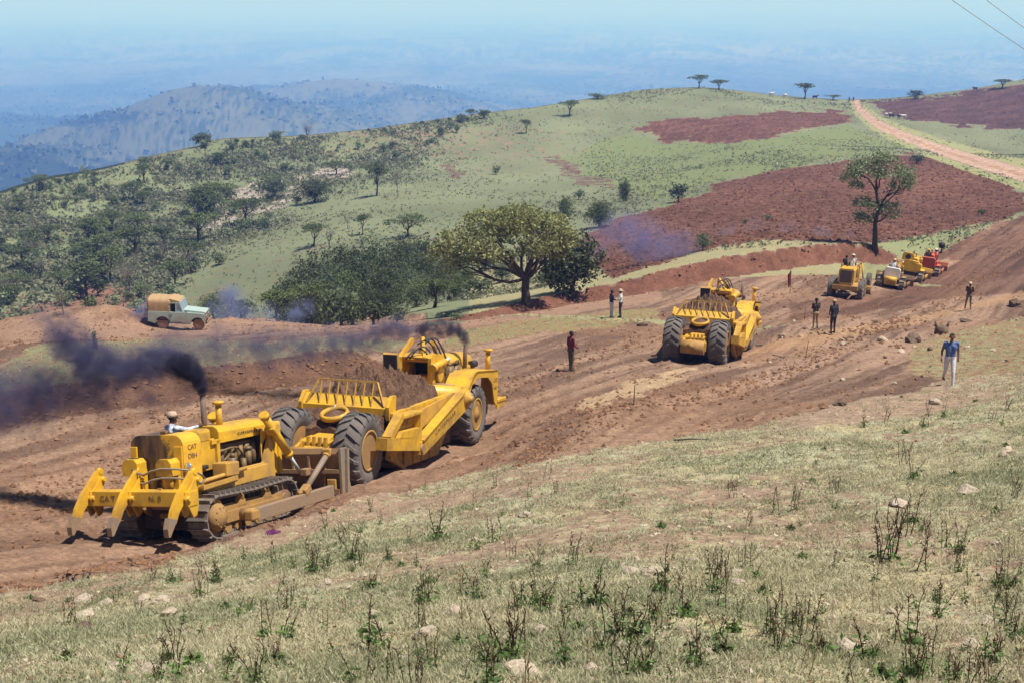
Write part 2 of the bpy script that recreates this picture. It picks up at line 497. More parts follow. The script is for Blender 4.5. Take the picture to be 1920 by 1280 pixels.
def nd(nt, typ, ins=None, **props):
    n = nt.nodes.new(typ)
    for k_, v in props.items():
        setattr(n, k_, v)
    for k_, v in (ins or {}).items():
        s = n.inputs[k_]
        if hasattr(v, 'is_linked') or isinstance(v, bpy.types.NodeSocket):
            nt.links.new(v, s)
        else:
            s.default_value = v
    return n


def mixc(nt, fac, a, b, blend='MIX'):
    n = nt.nodes.new('ShaderNodeMix'); n.data_type = 'RGBA'; n.blend_type = blend
    for s, v in ((n.inputs[0], fac), (n.inputs[6], a), (n.inputs[7], b)):
        if isinstance(v, bpy.types.NodeSocket): nt.links.new(v, s)
        else: s.default_value = v if isinstance(v, (int, float)) else (*v, 1) if len(v) == 3 else v
    return n.outputs[2]


def mth(nt, op, a, b=0.0, c=0.0):
    n = nt.nodes.new('ShaderNodeMath'); n.operation = op
    for s, v in zip(n.inputs, (a, b, c)):
        if isinstance(v, bpy.types.NodeSocket): nt.links.new(v, s)
        else: s.default_value = v
    return n.outputs[0]


def remap(nt, v, a, b, c=0.0, d=1.0, interp='SMOOTHSTEP'):
    n = nt.nodes.new('ShaderNodeMapRange'); n.interpolation_type = interp
    nt.links.new(v, n.inputs[0])
    for i, q in enumerate((a, b, c, d)): n.inputs[i + 1].default_value = q
    return n.outputs[0]


def noise(nt, co, scale, detail=4, rough=.55, dist=0.0):
    n = nd(nt, 'ShaderNodeTexNoise', {'Scale': scale, 'Detail': detail, 'Roughness': rough, 'Distortion': dist})
    if co is not None: nt.links.new(co, n.inputs['Vector'])
    return n.outputs[0]


# ------------------------------------------------------------------ earth and grass material
gm, nt, bs = new_mat('earth_and_grass')
geo = nd(nt, 'ShaderNodeNewGeometry').outputs['Position']
a_soil = nd(nt, 'ShaderNodeAttribute', attribute_name='soil').outputs['Color']
a_green = nd(nt, 'ShaderNodeAttribute', attribute_name='green').outputs['Color']
a_veg = nd(nt, 'ShaderNodeAttribute', attribute_name='veg').outputs['Fac']
a_far = nd(nt, 'ShaderNodeAttribute', attribute_name='far').outputs['Fac']
nf1 = noise(nt, geo, 2.2, 7, .65)
nf2 = noise(nt, geo, 9.0, 5, .7)
nf3 = noise(nt, geo, .33, 5, .62)
nf4 = noise(nt, geo, 34.0, 3, .7)
hn = mixc(nt, a_far, nf1, nf3)
hv = nd(nt, 'ShaderNodeSeparateColor', {0: hn}).outputs[0]
mask = remap(nt, mth(nt, 'ADD', a_veg, mth(nt, 'MULTIPLY', mth(nt, 'SUBTRACT', hv, .5), 2.0)), .36, .66)
sv = mth(nt, 'ADD', remap(nt, nf2, .3, .7, .72, 1.22), mth(nt, 'MULTIPLY', mth(nt, 'SUBTRACT', nf4, .5), .5))
nf5 = noise(nt, geo, .9, 5, .75)
sv2 = mth(nt, 'MULTIPLY', mth(nt, 'MULTIPLY', sv, remap(nt, nf1, .3, .7, .82, 1.16)), mth(nt, 'ADD', 1.0, mth(nt, 'MULTIPLY', a_far, remap(nt, nf5, .3, .7, -.42, .42))))
soil_c = mixc(nt, 1.0, a_soil, nd(nt, 'ShaderNodeCombineColor', {0: sv2, 1: sv2, 2: sv2}).outputs[0], 'MULTIPLY')
gv = mth(nt, 'ADD', remap(nt, nf2, .3, .7, .70, 1.25), mth(nt, 'MULTIPLY', mth(nt, 'SUBTRACT', nf4, .5), .7))
gcol = mixc(nt, 1.0, a_green, nd(nt, 'ShaderNodeCombineColor', {0: gv, 1: gv, 2: gv}).outputs[0], 'MULTIPLY')
dry = remap(nt, noise(nt, geo, .55, 5, .6), .42, .66, 0, .55)
gcol = mixc(nt, dry, gcol, mixc(nt, 1.0, gcol, (1.22, 1.0, .86), 'MULTIPLY'))
nt.links.new(mixc(nt, mask, soil_c, gcol), bs.inputs['Base Color'])
bs.inputs['Roughness'].default_value = .95
bs.inputs['Specular IOR Level'].default_value = .12
a_al = nd(nt, 'ShaderNodeAttribute', attribute_name='along').outputs['Fac']
a_ac = nd(nt, 'ShaderNodeAttribute', attribute_name='across').outputs['Fac']
acn = mth(nt, 'ADD', a_ac, mth(nt, 'MULTIPLY', mth(nt, 'SUBTRACT', noise(nt, geo, .12, 2, .5), .5), 2.4))
bandsum = None
for s0, hw, per in ((-1.05, .34, .24), (1.0, .34, .24), (2.3, .3, .19), (-2.5, .3, .19), (-4.2, .34, .26), (4.0, .3, .2), (6.1, .34, .24), (8.2, .3, .19)):
    inb = remap(nt, mth(nt, 'ABSOLUTE', mth(nt, 'SUBTRACT', acn, s0)), hw, hw * .75)
    wv = mth(nt, 'MULTIPLY', inb, mth(nt, 'SINE', mth(nt, 'ADD', mth(nt, 'MULTIPLY', a_al, 6.283 / per), mth(nt, 'MULTIPLY', mth(nt, 'ABSOLUTE', mth(nt, 'SUBTRACT', acn, s0)), 9.0))))
    bandsum = wv if bandsum is None else mth(nt, 'ADD', bandsum, wv)
cleat = mth(nt, 'MULTIPLY', bandsum, remap(nt, noise(nt, geo, .35, 3, .6), .46, .62))
bmp = nd(nt, 'ShaderNodeBump', {'Strength': .8, 'Distance': .14})
hgt = mth(nt, 'ADD', mth(nt, 'ADD', nf1, mth(nt, 'MULTIPLY', nf2, .45)), mth(nt, 'MULTIPLY', cleat, .22))
nt.links.new(hgt, bmp.inputs['Height'])
nt.links.new(mth(nt, 'SUBTRACT', 1.0, mth(nt, 'MULTIPLY', a_far, .75)), bmp.inputs['Strength'])
nt.links.new(bmp.outputs[0], bs.inputs['Normal'])

LABEL_REG = {}
along = np.zeros(gx.shape); across = np.full(gx.shape, 50.0)
along[near] = ral; across[near] = rs
across[region == 1] = 50
verts_all = np.stack([gx, gy, gz], 1)
far_attr = smooth(70, 160, gy)
for r, nm in enumerate(REG):
    q = quads[qreg == r]
    if len(q) == 0:
        continue
    idx, inv = np.unique(q.ravel(), return_inverse=True)
    me = mesh_np(nm, verts_all[idx], inv.reshape(-1, 4))
    col_attr(me, 'soil', soil[idx]); col_attr(me, 'green', green[idx]); flt_attr(me, 'along', along[idx]); flt_attr(me, 'across', across[idx]); flt_attr(me, 'veg', veg[idx]); flt_attr(me, 'far', far_attr[idx])
    me.materials.append(gm)
    o = bpy.data.objects.new(nm, me); COL.objects.link(o)
    o['kind'] = 'structure'

# ------------------------------------------------------------------ haze: one closed box of thin even air
def box_mesh(name, lo, hi):
    v = [(x, y, z) for x in (lo[0], hi[0]) for y in (lo[1], hi[1]) for z in (lo[2], hi[2])]
    f = [(0, 1, 3, 2), (4, 6, 7, 5), (0, 4, 5, 1), (2, 3, 7, 6), (0, 2, 6, 4), (1, 5, 7, 3)]
    me = bpy.data.meshes.new(name); me.from_pydata(v, [], f); me.update()
    return me


hm = bpy.data.materials.new('haze_air'); hm.use_nodes = True
hnt = hm.node_tree; hnt.nodes.clear()
ho = hnt.nodes.new('ShaderNodeOutputMaterial')
hp = hnt.nodes.new('ShaderNodeVolumePrincipled')
hp.inputs['Color'].default_value = (*HAZE_COLOR, 1)
hp.inputs['Absorption Color'].default_value = (.80, .88, 1, 1)
hp.inputs['Density'].default_value = HAZE_DENSITY
hp.inputs['Anisotropy'].default_value = 0.0
hnt.links.new(hp.outputs[0], ho.inputs['Volume'])
hme = box_mesh('haze', (-360000, -60, float(gz.min()) - 1.5), (360000, 175000, 16.0))
hme.materials.append(hm)
hob = bpy.data.objects.new('haze', hme); COL.objects.link(hob); hob['kind'] = 'stuff'
if DEBUG_FIT:
    for c in CTRL:
        p = at(*c); zz = z_smooth(np.array([p[0]]), np.array([p[1]]))[0]; zg = Z(p[0], p[1])
        if abs(zg - p[2]) > .25: print('FIT', c, round(zz - p[2], 2), round(zg - p[2], 2))
# ------------------------------------------------------------------ shape builder
class MB:
    def __init__(self):
        self.v = []; self.f = []; self.m = []; self.s = []

    def add(self, vs, fs, mat=0, sm=False):
        b = len(self.v)
        self.v += [tuple(p) for p in vs]
        self.f += [tuple(b + i for i in f) for f in fs]
        self.m += [mat] * len(fs); self.s += [sm] * len(fs)
        return self

    def box(self, c, s, rot=None, mat=0, ch=0.0):
        """box with chamfered long edges when ch > 0; rot = Euler tuple"""
        hx, hy, hz = s[0] / 2, s[1] / 2, s[2] / 2
        c = Vector(c)
        R = Matrix.Identity(3) if rot is None else (rot if isinstance(rot, Matrix) else Matrix.Rotation(rot[2], 3, 'Z') @ Matrix.Rotation(rot[1], 3, 'Y') @ Matrix.Rotation(rot[0], 3, 'X'))
        if ch <= 0:
            vs = [c + R @ Vector((x, y, z)) for x in (-hx, hx) for y in (-hy, hy) for z in (-hz, hz)]
            self.add(vs, [(0, 1, 3, 2), (4, 6, 7, 5), (0, 4, 5, 1), (2, 3, 7, 6), (0, 2, 6, 4), (1, 5, 7, 3)], mat)
        else:
            ch = min(ch, hx * .9, hy * .9, hz * .9)
            bm = bmesh.new()
            vv = [bm.verts.new((x, y, z)) for x in (-hx, hx) for y in (-hy, hy) for z in (-hz, hz)]
            for f in [(0, 1, 3, 2), (4, 6, 7, 5), (0, 4, 5, 1), (2, 3, 7, 6), (0, 2, 6, 4), (1, 5, 7, 3)]:
                bm.faces.new([vv[i] for i in f])
            bmesh.ops.bevel(bm, geom=list(bm.edges), offset=ch, segments=2, profile=.5, affect='EDGES')
            bm.verts.index_update()
            self.add([c + R @ v.co for v in bm.verts], [[v.index for v in f.verts] for f in bm.faces], mat)
            bm.free()
        return self

    def beam(self, a, b, w, h, mat=0, up=(0, 0, 1), ch=0.0):
        a, b = Vector(a), Vector(b); d = b - a; L = d.length
        x = d.normalized(); y = Vector(up).cross(x).normalized(); z = x.cross(y)
        return self.box((a + b) / 2, (L, w, h), Matrix((x, y, z)).transposed(), mat, ch)

    def prism(self, pts, y0, y1, mat=0, axis='y', sm=False):
        """outline pts in the X-Z plane (or Y-Z for axis x, X-Y for axis z) pushed along the axis"""
        n = len(pts)
        if axis == 'y': mk = lambda p, t: (p[0], t, p[1])
        elif axis == 'x': mk = lambda p, t: (t, p[0], p[1])
        else: mk = lambda p, t: (p[0], p[1], t)
        vs = [mk(p, y0) for p in pts] + [mk(p, y1) for p in pts]
        fs = [tuple(range(n - 1, -1, -1)), tuple(range(n, 2 * n))] + [(i, (i + 1) % n, n + (i + 1) % n, n + i) for i in range(n)]
        return self.add(vs, fs, mat, sm)

    def lathe(self, prof, a, d, n=16, mat=0, sm=True):
        """prof: list of (radius, distance along axis d from a)"""
        a = Vector(a); d = Vector(d).normalized()
        u = d.orthogonal().normalized(); w = d.cross(u)
        vs = []; fs = []
        for r, h in prof:
            for k in range(n):
                t = 2 * math.pi * k / n
                vs.append(a + d * h + (u * math.cos(t) + w * math.sin(t)) * r)
        for j in range(len(prof) - 1):
            for k in range(n):
                fs.append((j * n + k, j * n + (k + 1) % n, (j + 1) * n + (k + 1) % n, (j + 1) * n + k))
        self.add(vs, fs, mat, sm)
        if prof[0][0] > 1e-4: self.f.append(tuple(len(self.v) - len(vs) + k for k in range(n - 1, -1, -1))); self.m.append(mat); self.s.append(False)
        if prof[-1][0] > 1e-4: self.f.append(tuple(len(self.v) - n + k for k in range(n))); self.m.append(mat); self.s.append(False)
        return self

    def cyl(self, a, b, r, r2=None, n=14, mat=0):
        a, b = Vector(a), Vector(b)
        L = (b - a).length
        return self.lathe([(r, 0), (r if r2 is None else r2, L)], a, b - a, n, mat)

    def tube(self, pts, r, n=8, mat=0, r2=None):
        pts = [Vector(p) for p in pts]
        m = len(pts); vs = []; fs = []
        up = Vector((0.31, 0.17, 0.93))
        for i, p in enumerate(pts):
            d = (pts[min(i + 1, m - 1)] - pts[max(i - 1, 0)]).normalized()
            u = up.cross(d)
            u = u.normalized() if u.length > 1e-3 else d.orthogonal().normalized()
            w = d.cross(u)
            rr = r[i] if isinstance(r, (list, tuple)) else (r if r2 is None else r + (r2 - r) * i / max(m - 1, 1))
            for k in range(n):
                t = 2 * math.pi * k / n
                vs.append(p + (u * math.cos(t) + w * math.sin(t)) * rr)
        for i in range(m - 1):
            for k in range(n):
                fs.append((i * n + k, i * n + (k + 1) % n, (i + 1) * n + (k + 1) % n, (i + 1) * n + k))
        fs.append(tuple(range(n - 1, -1, -1))); fs.append(tuple((m - 1) * n + k for k in range(n)))
        return self.add(vs, fs, mat, True)

    def ball(self, c, r, sc=(1, 1, 1), n=12, mat=0):
        c = Vector(c); vs = []; fs = []
        R = n // 2 + 1
        for j in range(R + 1):
            a = math.pi * j / R
            for k in range(n):
                t = 2 * math.pi * k / n
                vs.append(c + Vector((math.sin(a) * math.cos(t) * r * sc[0], math.sin(a) * math.sin(t) * r * sc[1], math.cos(a) * r * sc[2])))
        for j in range(R):
            for k in range(n):
                fs.append((j * n + k, (j + 1) * n + k, (j + 1) * n + (k + 1) % n, j * n + (k + 1) % n))
        return self.add(vs, fs, mat, True)

    def mirror(self, axis=1):
        vs = [tuple(-c if i == axis else c for i, c in enumerate(p)) for p in self.v]
        b = len(self.v); nf = len(self.f)
        self.f += [tuple(b + i for i in reversed(f)) for f in self.f[:nf]]
        self.m += self.m[:nf]; self.s += self.s[:nf]
        self.v += vs
        return self

    def mesh(self, name, mats):
        me = bpy.data.meshes.new(name)
        me.from_pydata(self.v, [], self.f)
        me.polygons.foreach_set('material_index', self.m)
        me.polygons.foreach_set('use_smooth', self.s)
        for m in (mats if isinstance(mats, (list, tuple)) else [mats]): me.materials.append(m)
        bm = bmesh.new(); bm.from_mesh(me)
        bmesh.ops.remove_doubles(bm, verts=bm.verts, dist=1e-5)
        bmesh.ops.recalc_face_normals(bm, faces=bm.faces)
        bm.to_mesh(me); bm.free()
        me.update()
        return me

    def obj(self, name, mats, parent=None, loc=None, **props):
        o = bpy.data.objects.new(name, self.mesh(name, mats)); COL.objects.link(o)
        o.parent = parent
        if loc is not None: o.location = loc
        for k, v in props.items(): o[k] = v
        return o


def tag(o, label, cat, group=None):
    o['label'] = label; o['category'] = cat
    if group: o['group'] = group
    return o


def empty(name, loc=(0, 0, 0), label=None, cat=None, group=None):
    o = bpy.data.objects.new(name, None); COL.objects.link(o); o.location = loc
    o.empty_display_size = .3
    if label: tag(o, label, cat, group)
    return o


def inst(name, me, parent=None, loc=(0, 0, 0), rot=(0, 0, 0), sc=1.0):
    o = bpy.data.objects.new(name, me); COL.objects.link(o); o.parent = parent
    o.location = loc; o.rotation_euler = rot
    o.scale = (sc, sc, sc) if isinstance(sc, (int, float)) else sc
    return o


def copy_tree(o, parent=None):
    c = o.copy(); COL.objects.link(c)
    if parent is not None: c.parent = parent
    for ch in list(o.children): copy_tree(ch, c)
    return c


_fonts = {}
def text_mesh(s, size, mat, depth=.006, sx=1.0, spacing=1.0):
    cu = bpy.data.curves.new('lettering', 'FONT')
    cu.body = s; cu.size = size; cu.extrude = depth; cu.align_x = 'CENTER'; cu.align_y = 'CENTER'; cu.space_character = spacing; cu.offset = 0
    o = bpy.data.objects.new('lettering', cu); COL.objects.link(o); o.scale = (sx, 1, 1)
    dg = bpy.context.evaluated_depsgraph_get()
    me = bpy.data.meshes.new_from_object(o.evaluated_get(dg))
    bpy.data.objects.remove(o); bpy.data.curves.remove(cu)
    for v in me.vertices: v.co.x *= sx
    me.materials.clear(); me.materials.append(mat); me.name = 'lettering'
    return me


def text_on(s, size, mat, parent, pos, xdir, ydir, sx=1.0, spacing=1.0):
    x = Vector(xdir).normalized(); y = Vector(ydir); y = (y - x * y.dot(x)).normalized(); z = x.cross(y)
    o = bpy.data.objects.new('lettering', text_mesh(s, size, mat, sx=sx, spacing=spacing)); COL.objects.link(o)
    o.parent = parent
    o.matrix_local = Matrix.Translation(pos) @ Matrix((x, y, z)).transposed().to_4x4()
    return o


def frame_at(contact, p2, heading_deg=None, roll=True):
    """matrix for a machine standing on the land at contact, heading from +Y towards +X"""
    h = math.radians(heading_deg)
    f = Vector((math.sin(h), math.cos(h), 0)); l = Vector((-f.y, f.x, 0))
    L, W = p2
    c = Vector(contact)
    zf, zb = Z(c.x + f.x * L, c.y + f.y * L), Z(c.x - f.x * L, c.y - f.y * L)
    zl, zr = Z(c.x + l.x * W, c.y + l.y * W), Z(c.x - l.x * W, c.y - l.y * W)
    x = (f * 2 * L + Vector((0, 0, zf - zb))).normalized()
    y = (l * 2 * W + Vector((0, 0, zl - zr))); y = (y - x * y.dot(x)).normalized()
    z = x.cross(y)
    M = Matrix((x, y, z)).transposed().to_4x4()
    M.translation = Vector((c.x, c.y, (zf + zb + zl + zr) / 4))
    return M


# ------------------------------------------------------------------ machine materials
def paint(name, col, dirt=(.30, .17, .09), amt=.45, rough=.45, scale=1.3, rust=None):
    m, nt, bs = new_mat(name)
    co = nd(nt, 'ShaderNodeTexCoord').outputs['Object']
    n1 = noise(nt, co, scale, 6, .65); n2 = noise(nt, co, scale * 6, 5, .7); n3 = noise(nt, co, scale * 26, 3, .6)
    lowz = remap(nt, nd(nt, 'ShaderNodeSeparateXYZ', {0: co}).outputs[2], .15, 1.5, .13, -.03)
    upz = mth(nt, 'MULTIPLY', remap(nt, nd(nt, 'ShaderNodeSeparateXYZ', {0: nd(nt, 'ShaderNodeNewGeometry').outputs['Normal']}).outputs[2], .55, .98, 0, .05), remap(nt, n3, .3, .7, .5, 1.3))
    lowz = mth(nt, 'ADD', lowz, upz)
    f = remap(nt, mth(nt, 'ADD', lowz, mth(nt, 'ADD', mth(nt, 'MULTIPLY', n1, .65), mth(nt, 'MULTIPLY', n2, .35))), .58 - amt * .36, .80 - amt * .2, 0, .85)
    var = remap(nt, n2, .3, .7, .86, 1.1)
    c = mixc(nt, 1.0, col, nd(nt, 'ShaderNodeCombineColor', {0: var, 1: var, 2: var}).outputs[0], 'MULTIPLY')
    dv = remap(nt, n3, .3, .7, .75, 1.2)
    dc = mixc(nt, 1.0, dirt, nd(nt, 'ShaderNodeCombineColor', {0: dv, 1: dv, 2: dv}).outputs[0], 'MULTIPLY')
    c = mixc(nt, f, c, dc)
    if rust:
        g = remap(nt, noise(nt, co, scale * 2.1, 6, .7, 1.0), .56, .64)
        c = mixc(nt, g, c, rust)
    nt.links.new(c, bs.inputs['Base Color'])
    nt.links.new(remap(nt, f, 0, 1, rough, .9), bs.inputs['Roughness'])
    b = nd(nt, 'ShaderNodeBump', {'Strength': .25, 'Distance': .02}); nt.links.new(n2, b.inputs['Height']); nt.links.new(b.outputs[0], bs.inputs['Normal'])
    return m


M = {}
M['yellow'] = paint('yellow_machine_paint', (.66, .365, .016), (.19, .10, .038), .56)
M['yellow_dusty'] = paint('dusty_yellow_paint', (.56, .305, .035), (.23, .13, .06), .70, .6)
M['yellow_worn'] = paint('worn_yellow_paint', (.66, .35, .03), (.05, .03, .022), .92, .5, .8, rust=(.12, .06, .03))
M['yellow_far'] = paint('bright_yellow_paint', (.74, .42, .015), (.30, .17, .07), .40)
m, nt, bs = new_mat('stained_tank_paint')
co = nd(nt, 'ShaderNodeTexCoord').outputs['Object']
sx = nd(nt, 'ShaderNodeSeparateXYZ', {0: co}).outputs[1]
streak_ = nd(nt, 'ShaderNodeMapping', {'Scale': (1, 1, .18)}); nt.links.new(co, streak_.inputs[0])
ns_ = noise(nt, streak_.outputs[0], 5.0, 6, .7); nb_ = noise(nt, co, 2.2, 6, .7)
f_ = remap(nt, mth(nt, 'ADD', sx, mth(nt, 'MULTIPLY', mth(nt, 'SUBTRACT', nb_, .5), 1.3)), -.34, -.16)
drk = mixc(nt, remap(nt, ns_, .40, .66), (.040, .022, .016), (.20, .105, .035))
nt.links.new(mixc(nt, f_, mixc(nt, remap(nt, nb_, .45, .7, 0, .5), (.68, .36, .024), (.28, .15, .05)), drk), bs.inputs['Base Color'])
nt.links.new(remap(nt, f_, 0, 1, .45, .34), bs.inputs['Roughness'])
M['tank_stained'] = m
M['tan_metal'] = paint('earth_coated_steel', (.30, .175, .085), (.19, .11, .06), .5, .8)
M['grey_metal'] = paint('worn_grey_steel', (.21, .17, .13), (.26, .155, .08), .45, .55)
M['track_steel'] = paint('track_steel', (.225, .205, .19), (.15, .10, .065), .30, .5, 4)
M['dark'] = paint('dark_grime', (.022, .018, .015), (.07, .045, .028), .4, .7, 3)
M['engine'] = paint('oily_engine_iron', (.10, .065, .03), (.28, .16, .04), .55, .5, 5)
M['rubber'] = paint('dusty_tyre_rubber', (.075, .070, .070), (.155, .125, .105), .55, .85, 1.6)
M['hose'] = paint('black_rubber_hose', (.02, .02, .02), (.08, .055, .04), .3, .6)
M['rust'] = paint('rusty_pipe', (.16, .105, .075), (.085, .05, .035), .5, .8, 3)
M['chrome'] = paint('bright_steel_rod', (.55, .55, .54), (.3, .2, .12), .2, .3)
M['black_paint'] = paint('black_lettering', (.022, .018, .014), (.22, .125, .03), .55, .6)
M['red_paint'] = paint('faded_red_paint', (.52, .075, .03), (.30, .16, .09), .35)
M['white_paint'] = paint('chalky_white_paint', (.72, .70, .66), (.35, .24, .15), .25)
M['pale_blue'] = paint('pale_blue_grey_paint', (.34, .43, .385), (.33, .24, .17), .28, .4)
M['canvas'] = paint('sandy_canvas', (.36, .225, .11), (.33, .22, .12), .4, .9, 2)
M['mud_tyre'] = paint('mud_covered_tyre', (.20, .12, .075), (.29, .17, .10), .5, .9, 5)
m, nt, bs = new_mat('lamp_glass'); bs.inputs['Base Color'].default_value = (.75, .8, .85, 1); bs.inputs['Roughness'].default_value = .06; bs.inputs['Metallic'].default_value = .8; M['lamp'] = m
m, nt, bs = new_mat('window_glass'); bs.inputs['Base Color'].default_value = (.22, .30, .36, 1); bs.inputs['Roughness'].default_value = .05; bs.inputs['Specular IOR Level'].default_value = .9; M['glass'] = m


def soil_mat(name, a, b, scale=3.0):
    m, nt, bs = new_mat(name)
    co = nd(nt, 'ShaderNodeTexCoord').outputs['Object']
    n = noise(nt, co, scale, 7, .7); n2 = noise(nt, co, scale * 7, 4, .7)
    nt.links.new(mixc(nt, remap(nt, mth(nt, 'ADD', mth(nt, 'MULTIPLY', n, .6), mth(nt, 'MULTIPLY', n2, .4)), .36, .64), a, b), bs.inputs['Base Color'])
    bs.inputs['Roughness'].default_value = .97; bs.inputs['Specular IOR Level'].default_value = .1
    bp = nd(nt, 'ShaderNodeBump', {'Strength': .7, 'Distance': .06}); nt.links.new(n, bp.inputs['Height']); nt.links.new(bp.outputs[0], bs.inputs['Normal'])
    return m


M['soil'] = soil_mat('loose_dark_earth', (.060, .034, .023), (.165, .095, .060))
M['rock'] = soil_mat('weathered_stone', (.25, .19, .135), (.58, .49, .37), 5)
M['rock_dark'] = soil_mat('dark_basalt_stone', (.085, .06, .045), (.21, .145, .10), 4)
M['clod'] = soil_mat('earth_clods', (.10, .052, .030), (.27, .145, .08), 2)


def tyre_parts(parent, loc, R, W, side, rim_r, lugs=22, lug_h=.06, rim_mat='yellow', n=44, chev=True, deep=False):
    """wheel with chevron lugs: axis along Y, outer face towards side (+1 or -1)"""
    hub = empty('wheel', loc); hub.parent = parent
    t = MB()
    ri = rim_r
    prof = [(ri, -W * .40), (ri + .08 * R, -W * .47), (R * .80, -W * .5), (R * .93, -W * .47), (R * .975, -W * .38), (R * .985, 0), (R * .975, W * .38), (R * .93, W * .47), (R * .80, W * .5), (ri + .08 * R, W * .47), (ri, W * .40)]
    t.lathe(prof, (0, 0, 0), (0, 1, 0), n)
    p = 2 * math.pi / lugs
    for k in range(lugs):
        for s in (-1, 1):
            a0 = p * k + (p / 2 if s > 0 else 0)
            # lug runs from the centre line to the shoulder, leaning back
            st = [(0.02, 0.0, R * .97), (.22, p * .30, R * .97), (.40, p * .62, R * .95), (.505, p * .82, R * .86)]
            ring = []
            for yy, da, rr in st:
                wy = s * yy * W
                wdt = p * .36
                for ang, hh in ((a0 + da - wdt / 2, 0), (a0 + da - wdt * .38, lug_h), (a0 + da + wdt * .38, lug_h), (a0 + da + wdt / 2, 0)):
                    r_ = rr + hh if yy < .5 else rr + hh * .8
                    ring.append((math.cos(ang) * r_, wy, math.sin(ang) * r_))
            fs = []
            for i in range(3):
                for q in range(3):
                    fs.append((i * 4 + q, i * 4 + q + 1, i * 4 + q + 5, i * 4 + q + 4))
            fs += [(0, 1, 2, 3), (15, 14, 13, 12)]
            t.add(ring, fs)
    t.obj('tyre', M['rubber'], hub)
    r = MB()
    o = side
    if deep:
        r.lathe([(ri * 1.02, o * W * .41), (ri * 1.03, o * W * .47), (ri * .93, o * W * .46), (ri * .90, o * W * .36), (ri * .80, o * W * .33), (ri * .74, -o * W * .02), (ri * .40, -o * W * .08), (ri * .34, o * W * .22), (ri * .22, o * W * .26), (0.001, o * W * .27)], (0, 0, 0), (0, 1, 0), 24)
        for k in range(5):
            a = 2 * math.pi * k / 5; r.beam((math.cos(a) * ri * .3, o * W * .16, math.sin(a) * ri * .3), (math.cos(a) * ri * .78, o * W * .22, math.sin(a) * ri * .78), .05, .05)
    else:
        r.lathe([(ri * 1.02, o * W * .41), (ri * 1.02, o * W * .45), (ri * .92, o * W * .44), (ri * .86, o * W * .30), (ri * .60, o * W * .24), (ri * .56, o * W * .40), (ri * .30, o * W * .44), (ri * .26, o * W * .5), (0.001, o * W * .5)], (0, 0, 0), (0, 1, 0), 24)
    for k in range(0 if deep else 12):
        a = 2 * math.pi * k / 12
        c = (math.cos(a) * ri * .72, o * W * .27, math.sin(a) * ri * .72)
        r.cyl(c, (c[0], o * W * .33, c[2]), ri * .045, n=6)
    r.lathe([(ri * .98, -o * W * .41), (ri * .9, -o * W * .2), (0.001, -o * W * .2)], (0, 0, 0), (0, 1, 0), 24)
    r.obj('rim', M[rim_mat], hub)
    return hub
# ------------------------------------------------------------------ push dozer with three-shank ripper (X forward, Y left, Z up)
def arc_pts(cx, cz, r, a0, a1, n):
    return [(cx + r * math.cos(math.radians(a0 + (a1 - a0) * i / n)), cz + r * math.sin(math.radians(a0 + (a1 - a0) * i / n))) for i in range(n + 1)]


def loop_at(pts, step):
    """evenly spaced points and directions along a closed outline"""
    P = [Vector((p[0], 0, p[1])) for p in pts]
    seg = [(P[i], P[(i + 1) % len(P)]) for i in range(len(P))]
    L = sum((b - a).length for a, b in seg)
    n = round(L / step); st = L / n; out = []; acc = 0; k = 0; pos = 0
    for i in range(n):
        t = i * st
        while acc + (seg[k][1] - seg[k][0]).length < t:
            acc += (seg[k][1] - seg[k][0]).length; k += 1
        a, b = seg[k]; d = (b - a)
        out.append((a + d * ((t - acc) / d.length), d.normalized()))
    return out


